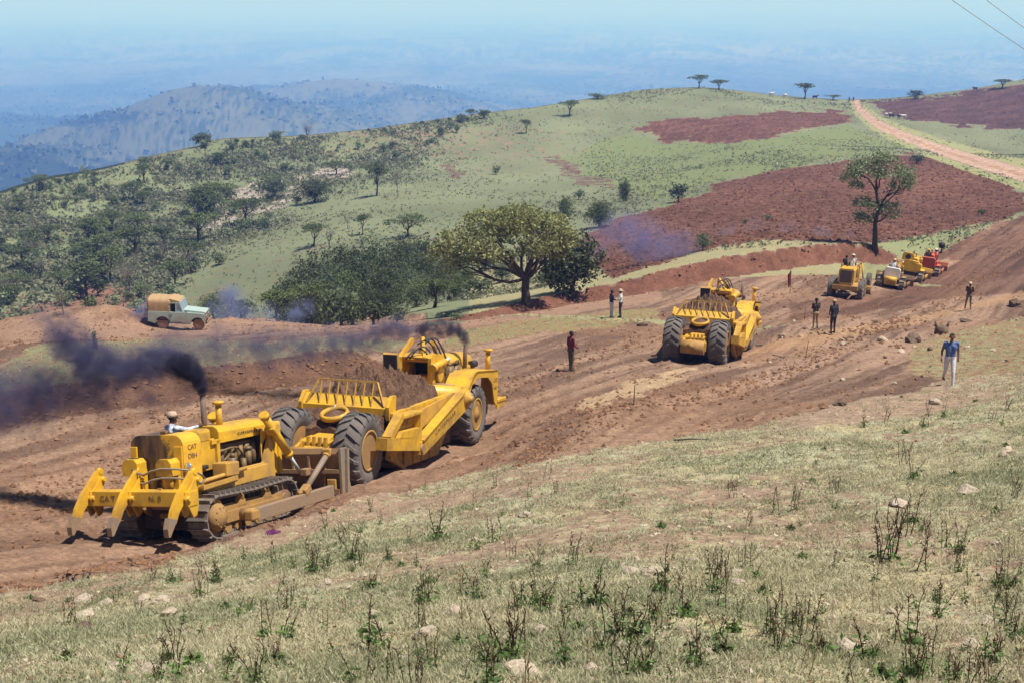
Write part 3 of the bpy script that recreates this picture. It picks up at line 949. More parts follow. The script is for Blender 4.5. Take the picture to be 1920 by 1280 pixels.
def make_track(root, y, x0, x1, r0, r1, w, frame_mat='tan_metal', step=.20, outer=-1, shoes=True):
    """crawler track: sprocket at x0 (rear), idler at x1"""
    tr = empty('track', (0, y, 0)); tr.parent = root
    pts = arc_pts(x0, r0 + .05, r0, 270, 90, 10) + [((x0 + x1) / 2, max(r0, r1) * 2 - .02)] + arc_pts(x1, r1 + .05, r1, 90, -90, 10)
    pts = [(p[0], p[1]) for p in pts]
    sh = MB()
    sh.box((0, 0, 0), (step * .90, w, .035))
    sh.box((-step * .33, 0, .045), (.03, w * .98, .075))
    for s in (-1, 1): sh.box((0, s * .12, -.05), (step * .8, .05, .07))
    me = sh.mesh('track_shoe', M['track_steel'])
    if shoes:
        for p, d in loop_at(pts, step):
            o = inst('track_shoe', me, tr)
            nrm = Vector((-d.z, 0, d.x))
            o.matrix_local = Matrix.Translation(p) @ Matrix((d, Vector((0, -1, 0)) if nrm.z * 0 else nrm.cross(d), nrm)).transposed().to_4x4()
    else:
        b = MB(); b.prism([(p[0], p[1]) for p in pts], -w / 2, w / 2); b.obj('track_belt', M['track_steel'], tr)
    f = MB()
    f.prism([(x0 + .1, r0 - .16), (x1 - .1, r1 - .16), (x1 - .1, r1 + .18), (x0 + .1, r0 + .22)], -w * .30, w * .30)
    for i in range(6):
        x = x0 + .45 + (x1 - x0 - .9) * i / 5
        f.cyl((x, -w * .33, .20), (x, w * .33, .20), .125, n=10)
    for x in (x0 * .30, x1 * .45):
        f.prism([(x - .16, r0 + .15), (x + .16, r0 + .15), (x + .07, r0 * 2 - .10), (x - .07, r0 * 2 - .10)], outer * w * .20 - .06, outer * w * .20 + .06)
        f.ball((x, outer * w * .20, r0 * 2 - .12), .10, n=8)
    f.beam((x0 + .2, outer * w * .36, r0 - .02), (x1 - .25, outer * w * .36, r1 - .02), .07, .24)
    f.obj('track_frame', M['yellow_dusty'], tr)
    s = MB()
    s.lathe([(r0 - .05, -w * .2), (r0 - .05, w * .2)], (x0, 0, r0 + .05), (0, 1, 0), 22)
    s.lathe([(.31, outer * w * .2), (.31, outer * w * .44), (.25, outer * w * .58), (.20, outer * w * .62), (.13, outer * w * .72), (.001, outer * w * .72)], (x0, 0, r0 + .05), (0, 1, 0), 18)
    for k in range(10):
        a = 2 * math.pi * k / 10
        c = (x0 + .22 * math.cos(a), outer * w * .58, r0 + .05 + .22 * math.sin(a)); s.cyl(c, (c[0], outer * w * .64, c[2]), .022, n=6)
    s.obj('sprocket', M['yellow_dusty'], tr)
    i = MB(); i.lathe([(.16, -w * .24), (r1 - .04, -w * .20), (r1 - .04, w * .20), (.16, w * .24)], (x1, 0, r1 + .05), (0, 1, 0), 20)
    i.cyl((x1, -w * .36, r1 + .05), (x1, w * .36, r1 + .05), .11, n=10)
    i.obj('idler', M['tan_metal'], tr)
    return tr


def make_dozer():
    D = empty('dozer', label='yellow crawler dozer with three-toothed ripper pushing the nearer scraper', cat='bulldozer', group='earthmoving machines')
    for s in (-1, 1): make_track(D, s * .95, -1.52, 1.38, .47, .44, .52, outer=s)
    # hull
    b = MB()
    b.box((-.15, 0, .72), (3.0, 1.25, .62), ch=.04)
    b.box((-1.35, 0, .72), (.85, 1.36, .95), ch=.06)
    b.box((1.65, 0, .62), (.9, .95, .35), ch=.03)
    b.obj('hull', M['dark'], D)
    for s in (-1, 1):
        f = MB()
        f.box((-1.0, s * .80, 1.17), (1.35, .26, .05)); f.box((-.75, s * .69, 1.06), (1.75, .06, .36))
        f.box((-.05, s * .72, 1.18), (2.6, .10, .34), ch=.02)
        f.box((.72, s * .60, 1.06), (1.2, .09, .62), ch=.02)
        f.prism([(.95, 1.0), (1.72, .80), (1.72, 1.75), (1.60, 2.0), (1.30, 1.40)], s * .60 - .05, s * .60 + .05)
        f.cyl((-1.75, s * .86, 1.32), (.15, s * .84, 1.38), .05, n=8)
        f.beam((-1.70, s * .94, 1.20), (-.35, s * .94, 1.24), .04, .10)
        f.obj('fender', M['yellow_dusty'], D)
    t = MB()
    t.box((-.50, -.74, 1.46), (.52, .40, .32), (0, .05, 0), ch=.03)
    t.obj('toolbox', M['yellow_dusty'], D)
    t = MB(); t.box((-.55, .78, 1.48), (.62, .52, .40), ch=.03); t.obj('toolbox', M['yellow'], D)
    # engine hood
    h = MB()
    prof = [(-.42, 1.98), (-.42, 2.18), (-.37, 2.27), (-.27, 2.32), (.27, 2.32), (.37, 2.27), (.42, 2.18), (.42, 1.98)]
    x0, x1 = -.25, 2.02
    vs = [(x0, y, z + .02) for y, z in prof] + [(x1, y, z - .02) for y, z in prof]
    n = len(prof)
    h.add(vs, [(i, i + 1, n + i + 1, n + i) for i in range(n - 1)] + [tuple(range(n - 1, -1, -1)), tuple(range(n, 2 * n)), (0, n, 2 * n - 1, n - 1)], 0)
    for s in (-1, 1):
        h.box((-.30, s * .40, 1.62), (.12, .07, .80)); h.box((-.62, s * .34, 1.72), (.55, .06, .72), ch=.02)
        h.box((.6, s * .41, 2.0), (2.3, .05, .10))
    h.box((-.72, 0, 2.16), (.5, .76, .34), ch=.08)
    h.obj('hood', M['yellow'], D, (0, 0, .08))
    e = MB()
    e.box((.62, 0, 1.50), (1.75, .56, .9), ch=.05)
    for i in range(6): e.cyl((-.05 + i * .27, -.30, 1.30), (-.05 + i * .27, -.30, 1.86), .085, n=8)
    e.cyl((.25, -.42, 1.22), (.25, -.42, 1.62), .10, n=10); e.cyl((.25, -.42, 1.62), (.25, -.42, 1.72), .065, n=10)
    e.cyl((.95, -.40, 1.3), (.95, -.40, 1.72), .085, n=10); e.ball((.95, -.40, 1.76), .12, (1, 1, .5), 10)
    e.cyl((.70, -.43, 1.18), (.70, -.43, 1.55), .07, n=10); e.box((.48, -.40, 1.22), (1.3, .22, .16), ch=.02)
    e.tube([(-.2, -.40, 1.82), (.2, -.42, 1.86), (.5, -.42, 1.84), (.75, -.40, 1.62)], .03, 6)
    e.cyl((-.1, -.38, 1.55), (.12, -.42, 1.70), .028, n=6)
    e.obj('engine', M['engine'], D)
    g = MB()
    for s in (-1, 1):
        pr = [(1.18, 1.02)]
        ring = arc_pts(1.68, 1.64, .30, 0, 360, 20)[:-1]
        # side plate with a round fan opening
        outer_pts = []
        for (x, z) in ring:
            a = math.atan2(z - 1.64, x - 1.68); c, sn = math.cos(a), math.sin(a)
            k = min((.52 if c > 0 else .34) / max(abs(c), 1e-6), (.60 if sn > 0 else .62) / max(abs(sn), 1e-6))
            outer_pts.append((1.68 + c * k, 1.64 + sn * k))
        m = len(ring); y = s * .52
        vs = [(x, y, z) for x, z in ring] + [(x, y, z) for x, z in outer_pts] + [(x, y - s * .07, z) for x, z in ring]
        g.add(vs, [(i, (i + 1) % m, m + (i + 1) % m, m + i) for i in range(m)] + [(i, (i + 1) % m, 2 * m + (i + 1) % m, 2 * m + i) for i in range(m)])
        g.box((2.15, s * .50, 1.62), (.14, .12, 1.26), ch=.02)
    g.box((2.20, 0, 1.62), (.08, .9, 1.24)); g.box((2.08, 0, 2.24), (.36, 1.08, .09), ch=.03)
    g.cyl((2.12, 0, 2.22), (2.42, 0, 2.18), .14, n=14)
    g.obj('radiator_guard', M['yellow'], D)
    c = MB(); c.box((1.68, 0, 1.62), (.5, .95, 1.1)); c.obj('radiator_core', M['dark'], D)
    # stacks
    x = MB(); x.tube([(-.02, .12, 2.2), (-.02, .12, 2.6), (-.03, .12, 3.14)], .068, 12); x.cyl((-.02, .12, 2.2), (-.02, .12, 2.40), .10); x.obj('exhaust_stack', M['rust'], D)
    x = MB(); x.cyl((.24, -.12, 2.28), (.24, -.12, 2.90), .075); x.lathe([(.08, 0), (.14, .03), (.15, .07), (.10, .10), (.001, .11)], (.24, -.12, 2.88), (0, 0, 1), 16); x.obj('air_cleaner', M['yellow'], D)
    x = MB(); x.cyl((.55, .1, 2.30), (.55, .1, 2.38), .07); x.cyl((.85, 0, 2.30), (.85, 0, 2.36), .06); x.box((.70, .05, 2.335), (.5, .05, .05)); x.obj('filler_cap', M['yellow_worn'], D)
    # fuel tank behind the seat, rounded shoulders, stained
    k = MB()
    pr = [(-.70, .95), (.70, .95)] + [(.70 - .24 + .24 * math.cos(math.radians(a)), 2.18 + .24 * math.sin(math.radians(a))) for a in (0, 18, 36, 54, 72, 90)] + [(-.70 + .24 + .24 * math.cos(math.radians(a)), 2.18 + .24 * math.sin(math.radians(a))) for a in (90, 108, 126, 144, 162, 180)]
    k.prism(pr, -2.02, -1.36, axis='x')
    k.box((-1.70, 0, 2.455), (.16, .16, .07), ch=.02)
    k.obj('fuel_tank', M['tank_stained'], D)
    for y, w_ in ((-.58, .22), (.60, .16)):
        k = MB(); k.box((-2.045, y, 1.72), (.05, w_, .90), ch=.01); k.obj('tank_panel', M['yellow'], D)
    text_on('CAT', .16, M['black_paint'], D, (-1.69, -.703, 2.12), (1, 0, 0), (0, 0, 1), 1.05)
    text_on('D8H', .16, M['black_paint'], D, (-1.69, -.703, 1.92), (1, 0, 0), (0, 0, 1), 1.05)
    text_on('CATERPILLAR', .115, M['black_paint'], D, (1.0, -.438, 2.15), (1, 0, -.02), (0, 0, 1), 1.3, 1.1)
    # seat and levers
    s = MB(); s.box((-1.02, 0, 1.38), (.55, .62, .16), ch=.05); s.box((-1.28, 0, 1.66), (.14, .62, .5), ch=.05)
    for y in (-.42, .42): s.box((-1.05, y, 1.55), (.55, .12, .10), ch=.03)
    s.obj('seat', M['dark'], D)
    for y in (-.22, -.08, .08, .22):
        l = MB(); l.tube([(-.62, y, 1.4), (-.66, y, 1.75), (-.72, y, 1.98)], .016, 6); l.ball((-.72, y, 2.0), .035, n=8); l.obj('lever', M['dark'], D)
    # lamps on the tank
    for y, z in ((.86, 1.68), (-.84, 1.72)):
        l = MB(); l.lathe([(.03, 0), (.085, .05), (.10, .11)], (-1.96, y, z), (-1, 0, .05), 14); l.beam((-1.92, y * .84, z - .02), (-1.98, y, z - .02), .03, .03)
        lo = l.obj('lamp', M['yellow'], D)
        q = MB(); q.ball((-2.065, y, z + .005), .092, (.35, 1, 1), 14); q.obj('lens', M['lamp'], lo)
    # blade lift cylinders
    for s_ in (-1, 1):
        l = MB(); a, b_ = Vector((1.22, s_ * .74, 2.52)), Vector((2.18, s_ * .80, 1.42))
        l.cyl(a, b_, .105, n=14); l.cyl(a - (b_ - a).normalized() * .04, a + (b_ - a) * .06, .125, n=14); l.cyl(a + (b_ - a) * .93, b_, .12, n=14)
        l.box(a + (b_ - a) * .33, (.26, .30, .26), (0, .75, 0), ch=.03); l.beam(a + (b_ - a) * .33, (1.95, s_ * .56, 1.95), .16, .16)
        lo = l.obj('lift_cylinder', M['yellow'], D)
        r = MB(); r.cyl(b_, b_ + (b_ - a).normalized() * .62, .045, n=10); r.obj('piston_rod', M['chrome'], lo)
    # blade, push arms and braces
    bl = MB()
    cv = [(3.10, .22), (3.02, .42), (2.985, .75), (3.0, 1.10), (3.10, 1.45)]
    back = [(p[0] - .09, p[1]) for p in cv]
    pr = cv + [(2.86, 1.50), (2.82, 1.36)] + back[::-1][1:]
    bl.prism(pr, -1.84, 1.84)
    for y in (-1.4, -.95, -.48, 0, .48, .95, 1.4): bl.prism([(2.92, .32), (2.92, 1.36), (2.82, 1.30), (2.82, .42)], y - .03, y + .03)
    bl.beam((2.84, -1.82, .92), (2.84, 1.82, .92), .12, .10); bl.beam((2.84, -1.82, .40), (2.84, 1.82, .40), .12, .14)
    bl.obj('blade', M['tan_metal'], D)
    ce = MB(); ce.box((3.13, 0, .20), (.05, 3.68, .26), (0, -.25, 0)); ce.obj('cutting_edge', M['grey_metal'], D)
    for s_ in (-1, 1):
        ep = MB(); ep.prism([(2.80, .12), (3.36, .02), (3.30, .30), (3.16, .75), (3.14, 1.50), (2.80, 1.50)], s_ * 1.845, s_ * 1.91)
        ep.box((3.02, s_ * 1.95, .80), (.10, .07, 1.35), (0, .08, 0)); ep.obj('end_plate', M['grey_metal'], D)
        pa = MB(); pa.beam((-.50, s_ * 1.46, .40), (3.0, s_ * 1.60, .42), .17, .30, ch=.015)
        pa.obj('push_arm', M['grey_metal'], D)
        pa = MB(); pa.cyl((-.58, s_ * 1.16, .42), (-.58, s_ * 1.56, .42), .15, n=14); pa.box((-.64, s_ * 1.46, .42), (.30, .24, .24), ch=.04); pa.obj('trunnion', M['yellow_dusty'], D)
        pa = MB(); pa.box((2.88, s_ * 1.60, .56), (.20, .26, .34), ch=.03); pa.obj('arm_bracket', M['yellow_dusty'], D)
        br = MB(); br.cyl((1.72, s_ * 1.54, .70), (2.88, s_ * 1.50, 1.38), .075, n=12); lo = br.obj('brace', M['tan_metal'] if s_ > 0 else M['grey_metal'], D)
        br = MB(); br.box((1.62, s_ * 1.54, .63), (.30, .20, .20), (0, -.46, 0), ch=.03); br.cyl((1.35, s_ * 1.48, .58), (1.6, s_ * 1.54, .62), .06); br.obj('brace_joint', M['yellow_dusty'], lo)
        br = MB(); br.cyl((2.74, s_ * 1.51, 1.30), (2.80, s_ * 1.505, 1.335), .095); br.box((2.86, s_ * 1.50, 1.40), (.18, .24, .2), ch=.03); br.obj('brace_joint', M['yellow_dusty'], lo)
        tr = MB(); tr.box((2.72, s_ * .92, .92), (.26, .20, .18), ch=.02); tr.obj('rod_bracket', M['tan_metal'], D)
    pp = MB(); pp.box((3.10, 0, .78), (.14, 1.3, .9), ch=.03); pp.obj('push_plate', M['grey_metal'], D)
    # ripper: beam, three shanks, two lift cylinders, linkage
    R = empty('ripper'); R.parent = D
    w = MB(); w.box((-2.62, .04, 1.12), (.34, 2.72, .34), ch=.02); w.obj('ripper_beam', M['yellow'], R)
    text_on('CA T', .16, M['black_paint'], R, (-2.792, .80, 1.13), (0, -1, 0), (0, 0, 1), 1.15)
    text_on('N. 8', .16, M['black_paint'], R, (-2.792, -.46, 1.13), (0, -1, 0), (0, 0, 1), 1.15)
    for y in (1.34, 0.28, -1.18):
        po = None
        for s_ in (-1, 1):
            p = MB()
            p.prism([(-2.40, .98), (-2.40, 1.34), (-2.30, 1.52), (-2.44, 1.58), (-2.60, 1.40), (-2.80, 1.26), (-2.86, 1.14), (-2.78, 1.0), (-2.60, .70), (-2.48, .74)], y + s_ * .105 - .02, y + s_ * .105 + .02)
            if s_ < 0:
                for (px_, pz_) in ((-2.78, 1.14), (-2.40, 1.50)): p.cyl((px_, y - .19, pz_), (px_, y + .19, pz_), .055, n=10)
                po = p.obj('shank_holder', M['yellow'], R)
            else: p.obj('shank_holder', M['yellow'], R)
        q = MB(); q.prism([(-2.36, 1.68), (-2.26, 1.60), (-2.72, 1.12), (-2.98, .88), (-3.12, .66), (-3.22, .64), (-3.32, .72), (-3.22, .96), (-2.98, 1.26), (-2.46, 1.70)], y - .045, y + .045)
        q.cyl((-2.36, y - .06, 1.67), (-2.36, y + .06, 1.67), .075, n=10)
        q.obj('shank', M['yellow'], po)
        q = MB(); q.prism([(-3.10, .74), (-3.35, .82), (-3.44, .60), (-3.42, .42), (-3.36, .42)], y - .062, y + .062); q.obj('ripper_tooth', M['grey_metal'], po)
    for y in (.46, -.44):
        c = MB(); c.prism([(y - .20, 1.56), (y + .20, 1.56), (y + .20, 1.84), (y + .12, 1.93), (y - .12, 1.93), (y - .20, 1.84)], -2.42, -2.08, axis='x'); c.box((-2.10, y, 1.36), (.1, .38, .62)); co = c.obj('cylinder_bracket', M['yellow'], R)
        c = MB(); c.box((-2.25, y, 1.935), (.10, .22, .012)); c.obj('bracket_slot', M['dark'], co)
        c = MB(); c.cyl((-2.27, y, 1.20), (-2.27, y, 1.62), .12, n=14); c.cyl((-2.27, y, 1.15), (-2.27, y, 1.25), .15, n=14); c.obj('lift_cylinder', M['yellow'], R)
    for y in (.46, -.44):
        c = MB(); c.prism([(-1.7, .52), (-2.6, 1.10), (-2.6, 1.34), (-1.7, .86)], y - .05, y + .05); c.obj('linkage', M['yellow_dusty'], R)
    for z0 in (1.70, 1.50):
        c = MB(); c.tube([(-2.40, .40, z0 + .02), (-2.46, .22, z0 - .06), (-2.46, .06, z0 - .10), (-2.46, -.14, z0 - .02), (-2.44, -.40, z0 + .03), (-2.40, -.80, z0 + .02), (-2.20, -1.08, z0 - .04), (-1.95, -1.08, z0 - .16), (-1.70, -1.0, 1.42)], .024, 7); c.obj('hose', M['grey_metal'], R)
    dr = MB(); dr.box((-1.85, -.1, .62), (.42, .22, .12), ch=.02); dr.box((-1.98, -.12, .44), (.30, .16, .10), (0, .2, .2), ch=.02); dr.box((-1.9, -.05, .80), (.30, .5, .08)); dr.obj('drawbar', M['tan_metal'], D)
    return D


DOZER_P = at(404, 1018, 26.4)


def place_on(P, heading, local, half, z_off=0.0, pitch_fix=0.0):
    """stand a machine so that its local ground point lies over land point P"""
    h = math.radians(heading); f = np.array((math.sin(h), math.cos(h))); l = np.array((-math.cos(h), math.sin(h)))
    c = np.array(P[:2]) - f * local[0] - l * local[1]
    Mx = frame_at((c[0], c[1], 0), half, heading)
    Mx.translation.z += z_off
    return Mx


dozer = make_dozer()
DOZER_M = place_on(DOZER_P, 22, (-1.55, -1.10), (1.6, 1.0), -.03)
dozer.matrix_world = DOZER_M
# ------------------------------------------------------------------ motor scraper (X forward, origin under the rear axle)
def make_scraper():
    S = empty('scraper', label='nearer yellow motor scraper heaped with earth, the dozer at its tail', cat='scraper', group='earthmoving machines')
    R, W = .99, .78
    for s in (-1, 1):
        tyre_parts(S, (0, s * 1.02, R), R, W, s, .56, 20, .075, 'yellow_dusty', deep=True)
        tyre_parts(S, (9.35, s * 1.06, R), R, W, s, .56, 20, .075, 'yellow')
    # rear frame and push block
    f = MB()
    f.box((-.1, 0, 1.0), (.8, 1.05, .42), ch=.04); f.cyl((0, -1.0, R), (0, 1.0, R), .20, n=14)
    f.box((.75, 0, 1.05), (1.0, 1.15, .35), ch=.04)
    f.prism([(-1.0, .9), (-.2, 1.30), (.5, 1.36), (.5, 1.1), (-.6, .8)], -.30, .30)
    for y in (-.48, .48): f.prism([(-1.0, .72), (.8, .86), (.8, 1.30), (-.3, 1.22), (-1.0, 1.02)], y - .05, y + .05)
    for i in range(4): f.box((-.58, -.30 + i * .17, 1.20), (.10, .08, .30))
    f.obj('rear_frame', M['yellow'], S)
    p = MB(); p.lathe([(.30, -.52), (.30, .52)], (-1.02, 0, .80), (0, 1, 0), 18); p.box((-.86, 0, .84), (.3, 1.16, .44), ch=.04); p.lathe([(.17, 0), (.17, .05), (.10, .05), (.10, .09), (.001, .09)], (-1.27, 0.05, .86), (-1, 0, 0), 14); p.obj('push_block', M['yellow_dusty'], S)
    # ejector ring with earth in it
    r = MB(); ax = Vector((-.35, .06, 1)).normalized(); c0 = Vector((.62, 0, 1.84))
    r.lathe([(.33, -.06), (.40, -.07), (.43, 0), (.40, .08), (.34, .08), (.31, 0), (.33, -.06)], c0, ax, 26)
    ro = r.obj('ring', M['yellow'], S)
    r = MB(); r.lathe([(.001, .12), (.12, .08), (.26, 0), (.33, -.03), (.2, -.3), (.001, -.3)], c0, ax, 16); r.obj('ring_earth', M['soil'], ro)
    r = MB(); r.tube([c0 + Vector((-.02, .02, .05)), c0 + Vector((.01, .04, .16)), c0 + Vector((.03, -.02, .26))], .014, 6); r.obj('chain', M['chrome'], ro)
    r = MB(); r.box((.72, 0, 1.55), (.30, .30, .5)); r.box((1.0, 0, 1.5), (.5, .9, .12)); r.obj('ring_support', M['dark'], S)
    sp = MB()
    n_, m_ = 9, 15
    vs = [(.25 + 1.1 * i / (n_ - 1), -1.25 + 2.5 * j / (m_ - 1), 1.42 + .42 * (i / (n_ - 1)) * (1 - .25 * abs(j - 7) / 7) + .22 * random.random()) for i in range(n_) for j in range(m_)]
    vs += [(.25 + 1.1 * i / (n_ - 1), -1.25 + 2.5 * j / (m_ - 1), 1.2) for i in range(n_) for j in range(m_)]
    q_ = [(i * m_ + j, i * m_ + j + 1, (i + 1) * m_ + j + 1, (i + 1) * m_ + j) for i in range(n_ - 1) for j in range(m_ - 1)]
    B_ = n_ * m_; rim_ = [j for j in range(m_)] + [i * m_ + m_ - 1 for i in range(1, n_)] + [(n_ - 1) * m_ + j for j in range(m_ - 2, -1, -1)] + [i * m_ for i in range(n_ - 2, 0, -1)]
    q_ += [(rim_[a], rim_[(a + 1) % len(rim_)], B_ + rim_[(a + 1) % len(rim_)], B_ + rim_[a]) for a in range(len(rim_))]
    sp.add(vs, q_); sp.obj('spilled_earth', M['soil'], S)
    # bowl
    b = MB()
    side = [(1.0, .62), (2.15, .20), (5.2, .18), (6.25, 1.06), (6.35, 1.62), (6.75, 1.95), (6.5, 1.98), (2.2, 1.80), (1.35, 1.80)]
    for s in (-1, 1):
        b.prism(side, s * 1.46 - .04, s * 1.46 + .04)
        b.beam((1.3, s * 1.42, 1.83), (6.7, s * 1.42, 1.97), .16, .10)
        for x in (3.0, 3.7, 4.4): b.box((x, s * 1.52, .62), (.10, .06, .80))
        b.beam((1.05, s * 1.53, .66), (2.2, s * 1.53, .22), .10, .10); b.box((2.2, s * 1.53, .46), (.12, .10, .62))
    b.box((3.7, 0, .22), (3.1, 2.84, .08)); b.box((1.72, 0, 1.1), (.14, 2.84, 1.5))
    b.prism([(5.2, .2), (6.3, 1.05), (6.2, 1.12), (5.1, .3)], -1.42, 1.42)
    b.obj('bowl', M['yellow'], S)
    for s in (-1, 1):
        tp = MB(); tp.prism([(2.6, 1.16), (3.1, 1.14), (6.4, 1.80), (6.6, 2.02), (6.3, 2.03), (2.75, 1.72)], s * 1.545 - .035, s * 1.545 + .035)
        tp.obj('bowl_flange', M['yellow_dusty'], S)
    for s in (-1,):
        pk = MB()
        y0, y1 = s * 1.52, s * 1.86
        a, c_ = min(y0, y1), max(y0, y1)
        pk.prism([(.05, 1.02), (2.75, .66), (2.75, 1.02), (2.4, 1.10), (.05, 1.36)], a, c_)
        pk.beam((.42, s * 1.70, 1.28), (1.32, s * 1.70, 1.86), .26, .20); pk.box((2.05, s * 1.68, 1.80), (1.55, .34, .10), ch=.02)
        pk.box((2.72, s * 1.70, 1.40), (.14, .28, .78)); pk.prism([(1.0, 1.22), (2.7, 1.05), (2.7, 1.35), (1.15, 1.40)], a, c_)
        pk.obj('side_box', M['yellow'], S)
    pk = MB(); pk.box((2.0, -1.56, 1.55), (1.30, .08, .44))
    pk.obj('pocket_back', M['yellow_dusty'], S)
    text_on('N15C', .26, M['black_paint'], S, (2.0, -1.603, 1.55), (1, 0, 0), (0, 0, 1), 1.1, 1.1)
    # draft arms
    for s in (-1, 1):
        a = MB(); y = s * 1.78
        a.prism([(2.60, .56), (2.95, .52), (6.62, 1.42), (7.0, 1.56), (7.10, 1.80), (7.0, 2.06), (6.74, 2.14), (6.42, 2.04), (2.62, .92)], y - .10, y + .10)
        a.beam((2.75, y, .96), (6.35, y, 2.02), .30, .05)
        ao = a.obj('draft_arm', M['yellow'], S)
        a = MB(); a.lathe([(.29, 0), (.29, .05), (.20, .05), (.20, .12), (.10, .12), (.10, .2), (.001, .2)], (6.76, s * 1.87, 1.82), (0, s, 0), 20); a.obj('pivot_pin', M['yellow_dusty'], ao)
        a = MB(); a.cyl((2.72, s * 1.66, .74), (2.72, s * 1.93, .74), .12, n=12); a.obj('rear_pin', M['tan_metal'], ao)
        d = (4.02, 0, 1.045)
        if s < 0: text_on('CATERPILLAR', .20, M['black_paint'], ao, (4.75, -1.884, 1.27), d, (0, 0, 1), 1.35, 1.16)
        else: text_on('CATERPILLAR', .20, M['black_paint'], ao, (4.75, 1.884, 1.27), (-4.02, 0, -1.045), (0, 0, 1), 1.35, 1.16)
    # rear wall panel and the overflow guard of bars
    w = MB(); w.prism([(1.30, 1.72), (1.28, 2.00), (1.56, 2.30), (1.66, 2.30), (1.66, 1.72)], -1.32, 1.32)
    for s in (-1, 1): w.prism([(1.24, 1.68), (1.20, 2.06), (1.46, 2.36), (1.74, 2.36), (1.74, 1.68)], s * 1.36 - .05, s * 1.36 + .05)
    w.obj('rear_panel', M['yellow'], S)
    g = empty('overflow_guard'); g.parent = S
    t = MB(); t.beam((1.50, -.92, 2.72), (1.50, .92, 2.72), .045, .045); t.obj('top_rail', M['yellow_dusty'], g)
    bar = MB(); bar.beam((1.32, 0, 2.06), (1.50, 0, 2.72), .028, .028); bme = bar.mesh('bar', M['yellow_dusty'])
    for i in range(7): inst('bar', bme, g, (0, -.81 + i * .27, 0))
    for s in (-1, 1):
        t = MB(); t.beam((1.32, s * 1.20, 2.06), (1.50, s * .91, 2.72), .05, .06); t.obj('bar', M['yellow_dusty'], g)
    # gooseneck, yoke and hydraulic tower
    y = MB()
    y.lathe([(.34, -1.70), (.34, 1.70)], (6.76, 0, 1.86), (0, 1, 0), 18)
    y.prism([(6.7, 1.6), (7.6, 2.0), (8.3, 2.0), (8.5, 1.6), (8.5, 1.2), (7.9, 1.2), (7.4, 1.45)], -.38, .38)
    y.box((7.85, 0, 1.75), (.8, .7, 1.3), ch=.06)
    y.obj('gooseneck', M['yellow'], S)
    h = MB()
    for s, yy in ((1, .62), (-1, -.42)):
        h.prism([(6.7, 2.0), (6.62, 2.95), (6.9, 3.12), (7.9, 2.95), (8.1, 2.4), (8.1, 2.0), (7.75, 2.0), (7.7, 2.5), (7.25, 2.6), (7.1, 2.0)], yy - .06, yy + .06)
        h.lathe([(.36, -.04), (.36, .04), (.25, .04), (.25, -.04), (.36, -.04)], (7.42, yy - .1, 2.4), (0, 1, 0), 18)
    h.box((6.9, .1, 2.98), (.5, 1.1, .06), (0, -.18, 0)); h.box((7.4, .1, 2.78), (.9, 1.0, .08), (0, .1, 0))
    h.box((7.95, .1, 2.5), (.14, .9, 1.0), ch=.03)
    h.beam((6.75, .95, 2.5), (7.95, .7, 3.45), .12, .14); h.beam((6.75, -.2, 2.95), (8.15, .4, 3.50), .10, .10); h.beam((8.15, .5, 2.3), (8.15, .4, 3.52), .12, .12); h.beam((8.35, -.35, 2.2), (8.2, .1, 3.4), .10, .12)
    h.obj('hoist_tower', M['yellow'], S, (.45, 0, .06))
    h = MB(); h.prism([(6.25, 2.28), (6.12, 3.05), (6.2, 3.1), (6.62, 2.62), (6.62, 2.28)], .52, 1.02); h.obj('tower_shield', M['yellow_dusty'], S, (.45, 0, .06))
    h = MB(); h.prism([(6.22, 2.1), (6.10, 3.03), (6.16, 3.03), (6.30, 2.1)], .54, 1.0); h.obj('shield_back', M['dark'], S, (.45, 0, .06))
    c = MB(); c.cyl((6.7, -.56, 2.66), (7.6, -.60, 2.80), .12, n=14); c.cyl((6.55, -.56, 2.62), (6.75, -.56, 2.66), .15, n=14); co = c.obj('hydraulic_cylinder', M['yellow'], S, (.45, 0, .06))
    c = MB(); c.cyl((7.6, -.60, 2.80), (8.0, -.62, 2.86), .06, n=10); c.obj('piston_rod', M['chrome'], co)
    c = MB(); c.lathe([(.42, -.05), (.42, .05), (.05, .08)], (7.0, -.78, 2.05), (.15, 0, 1), 20); c.obj('cable_drum', M['tan_metal'], S, (.45, 0, .06))
    def arcs(a, b, up, n=9): 
        a, b = Vector(a), Vector(b)
        return [a.lerp(b, i / n) + Vector((0, 0, up * math.sin(math.pi * i / n))) for i in range(n + 1)]
    for a, b_, up in (((6.5, .35, 2.9), (7.25, -.35, 2.72), .42), ((6.55, .25, 2.9), (7.3, -.45, 2.7), .5), ((7.7, .3, 3.35), (8.35, -.3, 2.75), .42), ((7.75, .2, 3.3), (8.45, -.4, 2.7), .5), ((7.65, .4, 3.3), (8.25, -.2, 2.75), .36), ((7.2, -.5, 2.75), (7.9, -.55, 2.3), .25)):
        c = MB(); c.tube(arcs(a, b_, up), .028, 7); c.obj('hose', M['hose'], S, (.45, 0, .06))
    # tractor unit
    t = MB()
    t.box((9.7, 0, 1.25), (3.8, 1.1, .7), ch=.05); t.box((11.6, 0, 1.1), (.5, 2.0, .8), ch=.05); t.cyl((9.35, -1.1, R), (9.35, 1.1, R), .26, n=14)
    t.obj('tractor_frame', M['dark'], S)
